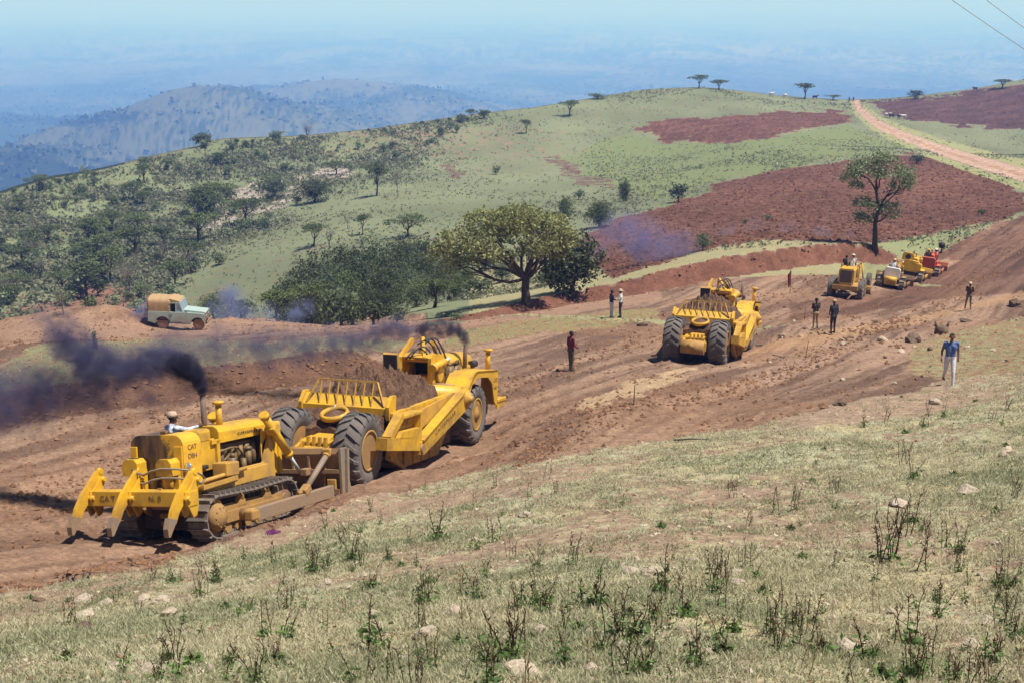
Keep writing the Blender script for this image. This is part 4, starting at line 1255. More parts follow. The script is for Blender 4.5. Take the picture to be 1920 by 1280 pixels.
    for s in (-1, 1):
        fe = MB(); y0, y1 = (s * .62, s * 1.52)
        a, c_ = min(y0, y1), max(y0, y1)
        o = [(7.75, 1.50), (8.02, 2.00), (8.55, 2.42), (8.9, 2.52), (11.2, 2.40), (11.3, 1.15)]
        i = [(11.12, 1.15), (10.9, 1.3), (10.6, 1.95), (10.1, 2.22), (8.9, 2.30), (8.35, 2.1), (8.1, 1.80), (7.98, 1.50)]
        fe.prism(o + i, c_ - .05, c_) if s > 0 else fe.prism(o + i, a, a + .05)
        top = o[:5] + [(11.2, 2.32), (8.9, 2.44), (8.58, 2.34), (8.08, 1.96), (7.83, 1.47)]
        fe.prism(top, a, c_)
        fe.obj('fender', M['yellow'], S)
        st = MB(); st.box((11.75, s * 1.25, 1.28), (1.0, .62, .12), ch=.02); st.prism([(11.25, 1.0), (12.3, 1.1), (12.3, 1.36), (11.25, 1.30)], s * 1.5 - .03, s * 1.5 + .03); st.box((11.25, s * 1.2, 1.75), (.08, .6, 1.2)); st.obj('step', M['yellow'], S)
        for k in range(4):
            q = MB(); q.beam((11.36, s * 1.05, 1.50 + k * .22), (11.36, s * 1.40, 1.50 + k * .22), .05, .05); q.obj('ladder_rung', M['yellow_dusty'], S)
    if True:
        text_on('CAT', .22, M['black_paint'], S, (10.95, -1.525, 2.05), (1, 0, -.02), (0, 0, 1), 1.0)
        text_on('641', .22, M['black_paint'], S, (10.98, -1.525, 1.78), (1, 0, -.02), (0, 0, 1), 1.0)
    e = MB()
    e.lathe([(.30, 0), (.40, .08), (.42, 1.3), (.40, 2.15), (.30, 2.25)], (9.35, -.05, 2.62), (1, 0, -.03), 20)
    e.box((10.4, 0, 2.15), (2.3, 1.1, .8), ch=.08)
    e.obj('hood', M['yellow'], S)
    e = MB(); e.lathe([(.30, 0), (.30, .06), (.001, .06)], (11.56, -.05, 2.56), (1, 0, 0), 18); e.lathe([(.13, 0), (.13, .5)], (11.0, -.55, 2.55), (1, 0, 0), 12); e.obj('intake', M['dark'], S)
    e = MB()
    for x, yy in ((8.75, -.55), (9.1, -.62), (9.45, -.55)): e.cyl((x, yy, 2.1), (x, yy, 2.66), .15, n=12); e.cyl((x, yy, 2.66), (x, yy, 2.74), .10, n=10)
    e.box((8.9, -.3, 2.35), (.9, .5, .5), ch=.04); e.tube([(8.7, -.6, 2.7), (9.0, -.75, 2.85), (9.3, -.7, 2.7)], .04, 7)
    e.obj('engine', M['engine'], S)
    s_ = MB(); s_.box((8.55, .25, 2.40), (.5, .55, .14), ch=.04); s_.box((8.32, .25, 2.66), (.12, .55, .5), ch=.04); s_.obj('seat', M['dark'], S)
    s_ = MB(); s_.tube([(9.0, .25, 2.3), (9.12, .25, 2.75)], .03); s_.lathe([(.19, -.015), (.22, 0), (.19, .015), (.17, 0), (.19, -.015)], (9.12, .25, 2.78), (-.4, 0, 1), 18); s_.obj('steering_wheel', M['dark'], S)
    x = MB(); x.tube([(10.15, -.62, 2.5), (10.15, -.62, 2.9), (10.12, -.64, 3.32)], .075, 12); x.obj('exhaust_stack', M['rust'], S)
    x = MB(); x.cyl((11.1, -1.16, 2.38), (11.1, -1.16, 3.06), .085); x.lathe([(.09, 0), (.16, .03), (.175, .08), (.12, .12), (.001, .13)], (11.1, -1.16, 3.02), (0, 0, 1), 16); x.obj('air_cleaner', M['yellow'], S)
    return S


def soil_heap(seed):
    """the load of loose earth heaped in the bowl: local to the scraper frame"""
    n, m = 70, 46; vs = []; 
    X = np.linspace(1.6, 6.6, n); Y = np.linspace(-1.42, 1.42, m)
    gx_, gy_ = np.meshgrid(X, Y, indexing='ij')
    u = (gx_ - 3.1) / np.where(gx_ < 3.1, 1.9, 3.9); v = gy_ / 1.5
    hgt = 1.64 + 1.22 * np.clip(1 - u ** 2, 0, 1) * np.clip(1 - np.abs(v) ** 2.4, 0, 1)
    hgt += .45 * (fbm(gx_ * 1.6 + seed, gy_ * 1.6, 3, 3) - .5) + .80 * (fbm(gx_ * 3.6 + seed, gy_ * 4.5, 4, 5, .65) - .5)
    V = np.stack([gx_, gy_, hgt], -1).reshape(-1, 3)
    idx = np.arange(n * m).reshape(n, m)
    F = np.stack([idx[:-1, :-1], idx[1:, :-1], idx[1:, 1:], idx[:-1, 1:]], -1).reshape(-1, 4)
    # skirt down to the bowl floor so the heap is solid
    ring = np.concatenate([idx[:, 0], idx[-1, 1:], idx[::-1, -1][1:], idx[0, ::-1][1:-1]])
    low = V[ring].copy(); low[:, 2] = .4; b = len(V); k = len(ring)
    S = np.array([(ring[i], b + i, b + (i + 1) % k, ring[(i + 1) % k]) for i in range(k)])
    me = mesh_np('earth_load', np.concatenate([V, low]), np.concatenate([F, S]), False)
    me.materials.append(M['soil'])
    return me


SCR1_M = place_on(at(690, 912, 33.0), 17, (0, -1.35), (4.6, 1.0), -.04)
SCR1_M = SCR1_M @ Matrix.Translation((4.6, 0, 0)) @ Matrix.Translation((-4.6, 0, 0))
scraper1 = make_scraper()


def place_two_axle(P, heading, local, wheelbase, gauge, sink):
    """stand on four wheels: heights taken under both axles"""
    h = math.radians(heading); f = np.array((math.sin(h), math.cos(h))); l = np.array((-math.cos(h), math.sin(h)))
    c = np.array(P[:2]) - f * local[0] - l * local[1]
    def zz(a, b): q = c + f * a + l * b; return Z(q[0], q[1])
    zr = (zz(0, gauge) + zz(0, -gauge)) / 2; zf = (zz(wheelbase, gauge) + zz(wheelbase, -gauge)) / 2
    zl = (zz(0, gauge) + zz(wheelbase, gauge)) / 2; zR = (zz(0, -gauge) + zz(wheelbase, -gauge)) / 2
    x = Vector((f[0] * wheelbase, f[1] * wheelbase, zf - zr)).normalized()
    y = Vector((l[0] * 2 * gauge, l[1] * 2 * gauge, zl - zR)); y = (y - x * y.dot(x)).normalized(); z = x.cross(y)
    Mx = Matrix((x, y, z)).transposed().to_4x4(); Mx.translation = Vector((c[0], c[1], zr - sink))
    return Mx


SCR1_M = place_two_axle(at(690, 912, 33.0), 17, (0, -1.35), 9.35, 1.04, .06)
scraper1.matrix_world = SCR1_M
SCR2_M = place_two_axle(at(1345, 680, 55.3), 17.5, (0, -1.0), 9.35, 1.04, .06)
scraper2 = copy_tree(scraper1)
scraper2.matrix_world = SCR2_M
scraper2['label'] = 'farther yellow motor scraper alone on the haul road, seen from its tail'
for i, (Mx, lab) in enumerate(((SCR1_M, 'dark earth heaped in the bowl of the scraper pushed by the dozer'), (SCR2_M, 'dark earth heaped in the bowl of the farther scraper'))):
    o = bpy.data.objects.new('earth_load', soil_heap(3.7 * i)); COL.objects.link(o); o.matrix_world = Mx
    tag(o, lab, 'soil heap', 'earth loads in scraper bowls')
# ------------------------------------------------------------------ foliage
def leaf_mat(name, a, b, trans=.35):
    m, nt, bs = new_mat(name)
    t = nd(nt, 'ShaderNodeAttribute', attribute_name='tint').outputs['Fac']
    oi = nd(nt, 'ShaderNodeObjectInfo').outputs['Random']
    c = mixc(nt, t, a, b)
    v = remap(nt, oi, 0, 1, .82, 1.18, 'LINEAR')
    c = mixc(nt, 1.0, c, nd(nt, 'ShaderNodeCombineColor', {0: v, 1: v, 2: v}).outputs[0], 'MULTIPLY')
    nt.links.new(c, bs.inputs['Base Color'])
    bs.inputs['Roughness'].default_value = .62; bs.inputs['Specular IOR Level'].default_value = .25
    tr = nd(nt, 'ShaderNodeBsdfTranslucent'); nt.links.new(c, tr.inputs[0])
    mx = nd(nt, 'ShaderNodeMixShader', {0: trans}); nt.links.new(bs.outputs[0], mx.inputs[1]); nt.links.new(tr.outputs[0], mx.inputs[2])
    nt.links.new(mx.outputs[0], nt.nodes['Material Output'].inputs[0])
    return m


M['leaf_fig'] = leaf_mat('fig_leaves', (.090, .105, .030), (.36, .36, .15))
M['leaf_dark'] = leaf_mat('dark_leaves', (.042, .055, .024), (.135, .150, .066))
M['leaf_acacia'] = leaf_mat('acacia_leaves', (.062, .085, .030), (.17, .20, .075))
M['leaf_scrub'] = leaf_mat('scrub_leaves', (.085, .112, .055), (.19, .222, .112))
M['leaf_light'] = leaf_mat('light_leaves', (.12, .15, .075), (.31, .36, .19))
M['leaf_weed'] = leaf_mat('weed_leaves', (.060, .105, .030), (.17, .25, .075))
M['grass'] = leaf_mat('short_grass', (.155, .195, .092), (.50, .44, .285), .3)
M['tussock'] = leaf_mat('tussocks', (.125, .135, .078), (.24, .24, .145))
M['bark'] = soil_mat('bark', (.045, .034, .027), (.125, .095, .07), 5)
M['bark_pale'] = soil_mat('pale_dry_wood', (.13, .10, .085), (.27, .22, .19), 5)
M['plough_soil'] = soil_mat('plough_soil', (.075, .033, .022), (.17, .082, .052), 1.0)
M['stalk'] = soil_mat('dead_stalk', (.055, .032, .022), (.14, .085, .055), 30)
M['straw'] = soil_mat('straw_stalk', (.30, .22, .11), (.46, .36, .20), 30)


def leaf_arrays(P, size, rng, flat=0.0, asp=.62):
    n = len(P)
    a = rng.normal(size=(n, 3)); a[:, 2] *= (1 - flat); a /= np.linalg.norm(a, axis=1)[:, None] + 1e-9
    b = rng.normal(size=(n, 3)); b[:, 2] *= (1 - flat * .8); b -= a * (a * b).sum(1)[:, None]; b /= np.linalg.norm(b, axis=1)[:, None] + 1e-9
    s = size * (0.6 + .8 * rng.random(n))[:, None]
    A, B = a * s * .5, b * s * .5 * asp
    V = np.stack([P - A, P + B * 1.0 - A * .1, P + A, P - B - A * .1], 1).reshape(-1, 3)
    F = np.arange(4 * n).reshape(n, 4)
    return V, F


def crown_mesh(name, lobes, n, size, seed, mat, clump=.30, per=9, flat=.0, shell=.62, up=.25):
    rng = np.random.default_rng(seed)
    w = np.array([l[3] * l[4] + l[4] * l[5] + l[3] * l[5] for l in lobes]); w = w / w.sum()
    pts = []; tint = []
    for l, q in zip(lobes, w):
        k = max(3, int(n * q / per))
        d = rng.normal(size=(k, 3)); d[:, 2] += up; d /= np.linalg.norm(d, axis=1)[:, None]
        r = shell + (1 - shell) * rng.random(k) ** .6
        r = np.where(rng.random(k) < .16, rng.random(k) * .8, r)
        C = np.array(l[:3]) + d * r[:, None] * np.array(l[3:6])
        ct = rng.random(k)
        for _ in range(per):
            jit = rng.normal(size=(k, 3)) * clump * np.array([1, 1, .75 if flat < .5 else .35])
            pts.append(C + jit); tint.append(np.clip(ct * .55 + rng.random(k) * .45, 0, 1))
    P = np.concatenate(pts); T = np.concatenate(tint)
    V, F = leaf_arrays(P, size, rng, flat)
    me = mesh_np(name, V, F, False)
    flt_attr(me, 'tint', np.repeat(T, 4))
    me.materials.append(M[mat])
    return me


def limb(mb, a, b, r0, r1, rng, bend=.12, n=5, sides=7, rise=0.0):
    a, b = np.array(a, float), np.array(b, float); L = np.linalg.norm(b - a)
    off = rng.normal(size=3) * L * bend; off2 = rng.normal(size=3) * L * bend * .5
    pts = [a + (b - a) * t + off * math.sin(math.pi * t) + off2 * math.sin(2 * math.pi * t) + np.array([0, 0, L * rise * math.sin(math.pi * t)]) for t in np.linspace(0, 1, n)]
    mb.tube([Vector(p) for p in pts], [r0 + (r1 - r0) * t for t in np.linspace(0, 1, n)], sides)
    return pts


def trunk_mesh(name, fork, r, lobes, seed, mat='bark', twigs=4, base_flare=1.5, root=(0, 0, -.3), lean=0.05, twig_len=.8, more=0, limb_r=.55, rise=0.0):
    rng = np.random.default_rng(seed); mb = MB()
    f = np.array(fork, float)
    pts = [Vector(root), Vector((f[0] * .1, f[1] * .1, f[2] * .06)), Vector((f[0] * .45 + lean * f[2], f[1] * .45, f[2] * .5)), Vector(f)]
    mb.tube(pts, [r * base_flare * 1.15, r * base_flare * .92, r * .95, r * .86], 10)
    for l in lobes:
        c = np.array(l[:3]); end = c + np.array([0, 0, l[5] * .1])
        p = limb(mb, f - np.array([0, 0, r * .5]), end, r * limb_r, r * .13, rng, .10, 6, 7, rise)
        for k in range(twigs):
            s = p[2 + k % 3]
            d = rng.normal(size=3); d[2] = abs(d[2]) * .5; d /= np.linalg.norm(d)
            limb(mb, s, c + d * np.array(l[3:6]) * twig_len, r * .17, r * .03, rng, .12, 4, 5)
        for k in range(more):
            d = rng.normal(size=3); d[2] = abs(d[2]); d /= np.linalg.norm(d)
            s = c + d * np.array(l[3:6]) * .4; limb(mb, s, s + d * np.array(l[3:6]) * .6 + rng.normal(size=3) * .12, r * .06, r * .02, rng, .15, 3, 4)
    return mb.mesh(name, M[mat])


def acacia_lobes(seed, R, H, layers=3, th=.10):
    rng = np.random.default_rng(seed); L = []
    for i in range(layers + 2):
        a = rng.random() * 6.28; d = R * (.15 + .55 * rng.random())
        rr = R * (.42 + .25 * rng.random())
        L.append((d * math.cos(a), d * math.sin(a), H * (.90 - .16 * rng.random() * (i > 1)), rr, rr * .9, H * th * (0.8 + .5 * rng.random())))
    L.append((0, 0, H * .92, R * .6, R * .55, H * th))
    return L


def bush_lobes(seed, R, H, n=5, z0=.42):
    rng = np.random.default_rng(seed); L = []
    for i in range(n):
        a = rng.random() * 6.28; d = R * .55 * rng.random() ** .6
        rr = R * (.40 + .25 * rng.random())
        L.append((d * math.cos(a), d * math.sin(a), H * (z0 + .30 * rng.random()), rr, rr * (.8 + .4 * rng.random()), H * (.30 + .15 * rng.random())))
    return L


PROTO = {}
def proto(kind, i, lobes, fork, r, n, size, mat, bark='bark', H=None, **kw):
    s = hash_seed(kind) + i * 13
    tkw = {k: kw.pop(k) for k in ('twigs', 'lean', 'twig_len', 'more', 'base_flare') if k in kw}
    PROTO.setdefault(kind, []).append((trunk_mesh('trunk', fork, r, lobes, s, bark, **tkw), crown_mesh('crown', lobes, n, size, s + 5, mat, **kw), H or max(l[2] + l[5] for l in lobes), max(max(abs(l[0]) + l[3], abs(l[1]) + l[4]) for l in lobes)))


def hash_seed(s):
    h = 7
    for ch in s: h = (h * 31 + ord(ch)) % 100003
    return h


for i in range(4):
    proto('acacia', i, acacia_lobes(40 + i, 3.2, 4.6), (.2 * (-1) ** i, .1, 1.7), .17, 1500, .30, 'leaf_acacia', flat=.55, clump=.22, per=8, lean=.06 * (-1) ** i, twigs=3)
for i in range(5):
    proto('bush', i, bush_lobes(60 + i, 1.3, 2.0, 5), (0, 0, .35), .09, 520, .26, 'leaf_dark' if i % 2 else 'leaf_scrub', clump=.17, per=7, twigs=2)
for i in range(4):
    proto('scrub', i, bush_lobes(80 + i, 1.0, 1.6, 4), (0, 0, .3), .06, 330, .24, 'leaf_scrub' if i % 2 else 'leaf_light', clump=.17, per=6, twigs=3)
for i in range(3):
    proto('bare', i, bush_lobes(90 + i, 2.6, 4.4, 5, .55), (.1, 0, 1.3), .13, 260, .16, 'leaf_scrub', bark='bark_pale', clump=.2, per=5, twigs=7, more=12)
for i in range(4):
    proto('round', i, bush_lobes(100 + i, 3.4, 7.0, 10, .30), (.1, 0, 1.6), .20, 3800, .30, ('leaf_dark', 'leaf_scrub', 'leaf_dark', 'leaf_acacia')[i], clump=.30, per=9, twigs=3)

used_n = {}
def plant(kind, i, loc, scale, label, cat='tree', group=None, name=None, rot=None, parts=True, squash=1.0):
    tm, cm, H, R = PROTO[kind][i % len(PROTO[kind])]
    rot = random.random() * 6.28 if rot is None else rot
    nm = name or {'acacia': 'acacia_tree', 'bush': 'bush', 'scrub': 'shrub', 'bare': 'bare_tree', 'round': 'leafy_tree'}[kind]
    e = empty(nm, loc, label, cat, group); e.rotation_euler = (0, 0, rot); e.scale = (scale, scale, scale * squash)
    inst('trunk', tm, e); inst('crown', cm, e)
    return e


def grow(kind, i, px, py, wpx, label, group=None, Y=None, hpx=None, **kw):
    """plant whose foot stands on the land seen at pixel (px, py), its crown wpx wide"""
    if Y is None:
        p = pick(px, py)
    else:
        q = at(px, py, Y); p = Vector((q[0], q[1], Z(q[0], q[1])))
    zc = p.y * CP - p.z * SP
    tm, cm, H, R = PROTO[kind][i % len(PROTO[kind])]
    sc = wpx / FPX * zc / (2 * R * .92)
    sq = 1.0
    if hpx: sq = (hpx / FPX * zc / .96) / (H * sc)
    return plant(kind, i, p - Vector((0, 0, .02)), sc, label, group=group, squash=sq, **kw)


# --- the great spreading tree by the cut bank
rng = np.random.default_rng(5)
big_l = [(-.3, 0, 6.0, 2.3, 2.2, 1.25), (-2.6, .4, 5.6, 2.1, 2.0, 1.2), (-4.5, -.3, 4.7, 1.6, 1.7, 1.1), (-6.0, .2, 3.6, 1.05, 1.2, .9), (-3.2, -1.6, 4.3, 1.5, 1.3, 1.0), (1.6, .3, 5.5, 1.6, 1.7, 1.15), (2.9, -.1, 4.7, .9, 1.2, .85), (.8, -1.7, 4.5, 1.5, 1.1, .9), (-1.2, 1.9, 5.0, 2.0, 1.6, 1.2), (1.5, 1.9, 4.7, 1.6, 1.4, 1.0), (-1.7, -1.2, 3.7, 1.0, .9, .6), (-5.3, -.4, 2.8, .8, .8, .7), (2.3, .6, 3.6, .8, .9, .6), (-4.0, .3, 3.3, .9, 1.0, .6), (.4, .8, 3.7, .9, .9, .55)]
p = pick(987, 570)
e = empty('spreading_tree', p, 'large spreading olive-green tree with a dark forked trunk on the cut bank', 'tree')
sc = 7.3 / 7.2
inst('trunk', trunk_mesh('trunk', (-.05, 0, 1.95), .30, big_l, 3, twigs=6, base_flare=1.3, lean=-.03, limb_r=.42, rise=.10), e, sc=sc)
inst('crown', crown_mesh('crown', [tuple(l[:5]) + (l[5] * .82,) for l in big_l], 10800, .225, 8, 'leaf_fig', clump=.20, per=13, shell=.66, up=.22), e, sc=sc)
dk_l = bush_lobes(7, 2.6, 5.0, 9, .40)
p = pick(1072, 553)
e = empty('dense_tree', p, 'dense dark green tree touching the ground right of the spreading tree', 'tree')
inst('trunk', trunk_mesh('trunk', (0, 0, .8), .22, dk_l, 4), e, sc=.92); inst('crown', crown_mesh('crown', dk_l, 5200, .28, 18, 'leaf_dark', clump=.24, per=9, up=0), e, sc=.92)
# --- the lone tree in front of the ploughed slope
rt_l = [(-1.5, 0, 7.4, 1.15, 1.2, .62), (.2, .2, 7.9, 1.15, 1.1, .55), (2.1, 0, 6.7, .95, 1.1, .72), (-2.4, .3, 6.5, .85, .9, .62), (-.4, -.8, 6.9, .9, .9, .45), (1.3, .6, 5.5, .55, .7, .35), (-1.3, -.3, 4.2, .75, .8, .55), (1.1, 0, 3.5, .75, .8, .65), (-1.0, .5, 2.9, .8, .8, .42), (.2, .3, 3.9, .55, .6, .42), (2.5, -.3, 6.0, .55, .7, .40), (-2.0, 0, 5.7, .5, .5, .3)]
p = pick(1640, 469)
e = empty('lone_tree', p, 'lone tall ragged tree at the edge of the big ploughed slope', 'tree')
rs_ = np.random.default_rng(3); mb = MB()
tp_ = [(0, 0, -.3), (-.05, 0, 1.0), (-.12, .05, 2.4), (.10, .1, 3.8), (-.25, 0, 5.2), (-.35, 0, 6.6)]
mb.tube([Vector(q) for q in tp_], [.32, .22, .175, .145, .11, .06], 9)
for l, k in zip(rt_l, (4, 5, 3, 4, 4, 3, 2, 2, 2, 2, 3)):
    pt = limb(mb, tp_[min(k, 5)] if l[2] > 5 else tp_[k], l[:3], .085, .03, rs_, .12, 5)
    for q in range(4):
        d = rs_.normal(size=3); d /= np.linalg.norm(d); limb(mb, pt[2 + q % 2], np.array(l[:3]) + d * np.array(l[3:6]) * .8, .04, .012, rs_, .15, 4, 5)
s_ = 8.25 / 8.3
inst('trunk', mb.mesh('trunk', M['bark']), e, sc=s_); inst('crown', crown_mesh('crown', [tuple(l[:3]) + tuple(q * 1.16 for q in l[3:6]) for l in rt_l], 5200, .21, 28, 'leaf_light', clump=.21, per=10), e, sc=s_)

# --- thicket in the hollow: single trees of several kinds
TH = [(600, 470, 138), (650, 452, 142), (700, 440, 146), (745, 436, 150), (790, 438, 152), (560, 500, 130), (620, 490, 128), (680, 475, 130), (735, 470, 132), (790, 470, 136), (840, 475, 138), (590, 520, 118), (650, 505, 120), (715, 500, 120), (775, 500, 122), (830, 500, 124), (880, 510, 126), (570, 540, 108), (630, 530, 108), (690, 535, 107), (745, 532, 108), (910, 470, 150), (940, 500, 130), (545, 515, 122), (655, 485, 134), (765, 455, 144), (860, 455, 148), (605, 545, 104), (660, 548, 103), (720, 546, 103), (780, 540, 107), (805, 520, 115), (850, 530, 114)]
kinds = ['dark bushy tree', 'grey-green bushy tree', 'dark bushy tree', 'olive bushy tree']
for k, (px, pyt, Y) in enumerate(TH):
    q = at(px, pyt, Y); g = Z(q[0], q[1]); h = max(q[2] - g, 2.5)
    i = (k * 7 + 3) % 4
    if pyt < 500 and i == 3: i = 0
    tm, cm, H, R = PROTO['round'][i]
    plant('round', i, Vector((q[0], q[1], g)), h / H, kinds[i] + ' packed into the thicket in the hollow', group='trees of the thicket in the hollow')
# bright flat-topped bushes in front of the thicket and beside the car
for k, (px, py, w, h, Y, lab) in enumerate([
        (520, 600, 92, 52, 92, 'bright green flat-topped thorn tree just right of the blue smoke, at the road edge'), (585, 600, 80, 66, 96, 'olive thorn tree in front of the dark thicket, right of the bright green one'),
        (640, 602, 95, 60, 95, 'yellow-green thorn bush in the middle of the row before the thicket'), (700, 603, 70, 42, 93, 'low pale thorn bush at the road edge below the thicket'),
        (815, 590, 110, 66, 100, 'domed brownish thorn tree with many stems at the right end of the thicket'), (400, 598, 60, 56, 96, 'grey-green bushy tree right behind the bonnet of the car'), (452, 602, 55, 40, 95, 'olive low bush at the road edge behind the blue smoke'), (745, 603, 60, 34, 94, 'small yellow-green bush between the thicket and the road'), (900, 560, 70, 40, 118, 'low olive bush under the left limb of the spreading tree'), (1020, 560, 40, 22, 112, 'low green bush just left of the dense dark tree')]):
    q = at(px, py, Y); g = Z(q[0], q[1]); zc = q[1] * CP - g * SP
    top = at(px, py - h, Y)[2]; H_ = max(top - g, 1.2)
    kd = 'acacia' if k in (0, 1, 4) else 'round' if k == 5 else 'bush'
    tm, cm, H, R = PROTO[kd][k % len(PROTO[kd])]
    sc = w / FPX * zc / (2 * R * .92)
    o = plant(kd, k, Vector((q[0], q[1], g)), sc, lab, name='thorn_tree' if kd == 'acacia' else 'bush', squash=min(H_ / (H * sc), 2.2))

# --- trees one can tell apart on the hills
for k, (kd, px, py, w, h, lab) in enumerate([
        ('acacia', 374, 455, 88, 52, 'broad flat-topped acacia at the edge of the open grass, above the car'),
        ('acacia', 353, 503, 62, 50, 'small thin-stemmed acacia casting a shadow on the open grass above the car'),
        ('acacia', 458, 420, 92, 46, 'wide flat acacia right of the dark clump on the left hill'),
        ('round', 392, 405, 85, 62, 'dark dense tree clump beside pale rocks on the left hill'),
        ('acacia', 402, 392, 80, 46, 'flat-topped acacia standing over the dark clump on the left hill'),
        ('round', 517, 372, 80, 50, 'dark spreading tree below the rocks, left of the wide bushes'),
        ('round', 590, 380, 75, 44, 'dark rounded tree at the lower end of the pale rocks'),
        ('acacia', 630, 328, 60, 24, 'long flat acacia along the pale rocks on the left hill'),
        ('acacia', 706, 368, 62, 58, 'leaning dark tree with a strong shadow on the open grass'),
        ('bare', 745, 362, 26, 32, 'small crooked bare tree beside the leaning dark tree'),
        ('acacia', 588, 462, 62, 42, 'small acacia left of the thicket with a bare tree beside it'),
        ('bare', 618, 462, 36, 42, 'bare pale tree beside the small acacia left of the thicket'),
        ('acacia', 680, 440, 38, 36, 'slim acacia behind the thicket next to a bare forked tree'),
        ('bare', 652, 430, 34, 42, 'bare forked tree behind the thicket'),
        ('acacia', 765, 446, 90, 40, 'flat acacia at the back of the thicket, left of the spreading tree'),
        ('bare', 244, 562, 70, 88, 'tall grey bare tree just behind and left of the car'),
        ('acacia', 165, 560, 92, 66, 'wide flat acacia behind the earth mound left of the car'),
        ('acacia', 208, 528, 80, 62, 'layered acacia above the brown slope left of the car'),
        ('acacia', 252, 480, 80, 56, 'acacia with a dark crown midway up the left hill'),
        ('bare', 120, 590, 55, 60, 'grey bare shrub on the brown slope at the far left'),
        ('acacia', 987, 250, 30, 24, 'tiny flat acacia with a shadow high on the grassy hill'),
        ('acacia', 1068, 218, 46, 28, 'reddish bare-branched flat tree on the ridge above the tiny acacia'),
        ('acacia', 1310, 166, 40, 24, 'larger of the two umbrella trees on the hilltop'),
        ('acacia', 1347, 168, 48, 17, 'lower wider umbrella tree right of the larger one on the hilltop'),
        ('acacia', 1508, 186, 46, 28, 'wind-bent dark tree on the ridge left of the dirt track'),
        ('acacia', 1562, 188, 38, 9, 'very low flat bush on the ridge beside the dirt track'),
        ('bare', 576, 262, 36, 36, 'tall open bare tree on the ridge of the left hill'),
        ('acacia', 884, 226, 26, 20, 'small umbrella tree on the left ridge'),
        ('bush', 908, 222, 26, 16, 'round dark bush beside the small umbrella tree on the left ridge'),
        ('bush', 866, 228, 22, 14, 'grey bush left of the small umbrella tree on the left ridge'),
        ('bush', 1120, 186, 46, 10, 'long low dark bush on the ridge below the hilltop'),
        ('bush', 1715, 186, 30, 16, 'round green bush on the skyline right of the dirt track'),
        ('acacia', 1878, 166, 52, 16, 'flat blue-green tree on the right skyline'),
        ('bush', 379, 274, 46, 24, 'big dark bush at the left end of the ridge'),
        ('bush', 518, 264, 32, 18, 'round dark bush on the ridge left of the bare tree'),
        ('round', 1122, 428, 62, 52, 'round dark green tree above the left tip of the ploughed slope'),
        ('round', 1174, 378, 34, 44, 'narrow dark tree uphill of the round dark green tree'),
        ('bare', 1190, 400, 30, 30, 'thin grey shrub between the narrow tree and the ploughed slope'),
        ('bush', 1272, 380, 38, 36, 'dark upright bush with a shadow on the ploughed edge'),
        ('round', 1062, 418, 36, 50, 'slim dark tree right above the spreading tree'),
        ('bush', 1085, 375, 26, 18, 'small bush on the footpath uphill of the slim dark tree'),
        ('bush', 1718, 308, 30, 17, 'dark uprooted bush lying on top of the ploughed slope'),
        ('bush', 1318, 470, 34, 32, 'light green bush at the foot of the ploughed slope in the blue smoke'),
        ('bush', 1840, 404, 18, 12, 'small dark bush at the right of the ploughed slope'),
        ('bush', 1438, 414, 16, 12, 'small green bush low on the ploughed slope'),
        ('bush', 1398, 420, 14, 9, 'tiny dark bush low on the ploughed slope'),
        ('scrub', 930, 328, 18, 20, 'lonely thin shrub in the middle of the open grass hill'),
        ('scrub', 855, 600, 30, 12, 'low dry bush beside the upper track below the spreading tree')]):
    grow(kd, k, px, py, w, lab, hpx=h)

# --- the many bushes of the left hillside and its ridge
LIM = [(-400, 640), (340, 600), (400, 540), (470, 470), (600, 420), (740, 370), (860, 310), (980, 260), (1040, 215), (900, 205), (700, 228), (500, 250), (400, 255), (300, 280), (150, 320), (0, 355), (-400, 420)]
cnt = 0; tries = 0
rb = random.Random(21)
while cnt < 230 and tries < 9000:
    tries += 1
    px = rb.uniform(-120, 1000); py = rb.uniform(215, 600)
    if not in_poly(np.array([px]), np.array([py]), LIM)[0]: continue
    if rb.random() < smooth(420, 1000, px) * .72: continue
    _b = float(np.interp(px, [-400, 250, 330, 420, 560, 760, 1000, 1120], [640, 620, 575, 470, 395, 318, 225, 185]))
    if rb.random() > float(smooth(40, -60, py - _b)) + .03: continue
    if rb.random() > .25 + 1.1 * float(smooth(.40, .62, fbm(np.array([px / 70.0]), np.array([py / 45.0]), 3, 71))[0]): continue
    q = pick_smooth(px, py, 100)
    if q is None or q[1] > crest_y(np.array([q[0] / q[1]]))[0] + 2: continue
    kd = rb.choice(['bush', 'bush', 'scrub', 'scrub', 'scrub', 'acacia' if px < 420 else 'bush', 'bare' if py > 420 else 'bush'])
    sc = {'bush': rb.uniform(.55, 1.25), 'scrub': rb.uniform(.7, 1.5), 'acacia': rb.uniform(.5, .95), 'bare': rb.uniform(.55, 1.0)}[kd] * (1.25 if py > 430 else 1.0)
    lab, grp = {'bush': ('dark green bush among many on the left hillside', 'dark bushes scattered over the left hillside'), 'scrub': ('grey-green shrub among many on the left hillside', 'shrubs scattered over the left hillside'),
           'acacia': ('small flat-topped acacia among the bushes of the left hillside', 'small acacias of the left hillside'), 'bare': ('leafless grey shrub among the bushes low on the left hillside', 'bare shrubs of the left hillside')}[kd]
    plant(kd, rb.randrange(5), Vector((q[0], q[1], Z(q[0], q[1]) - .03)), sc, lab, cat='tree' if kd in ('acacia',) else 'bush', group=grp, squash=rb.uniform(.75, 1.05))
    cnt += 1
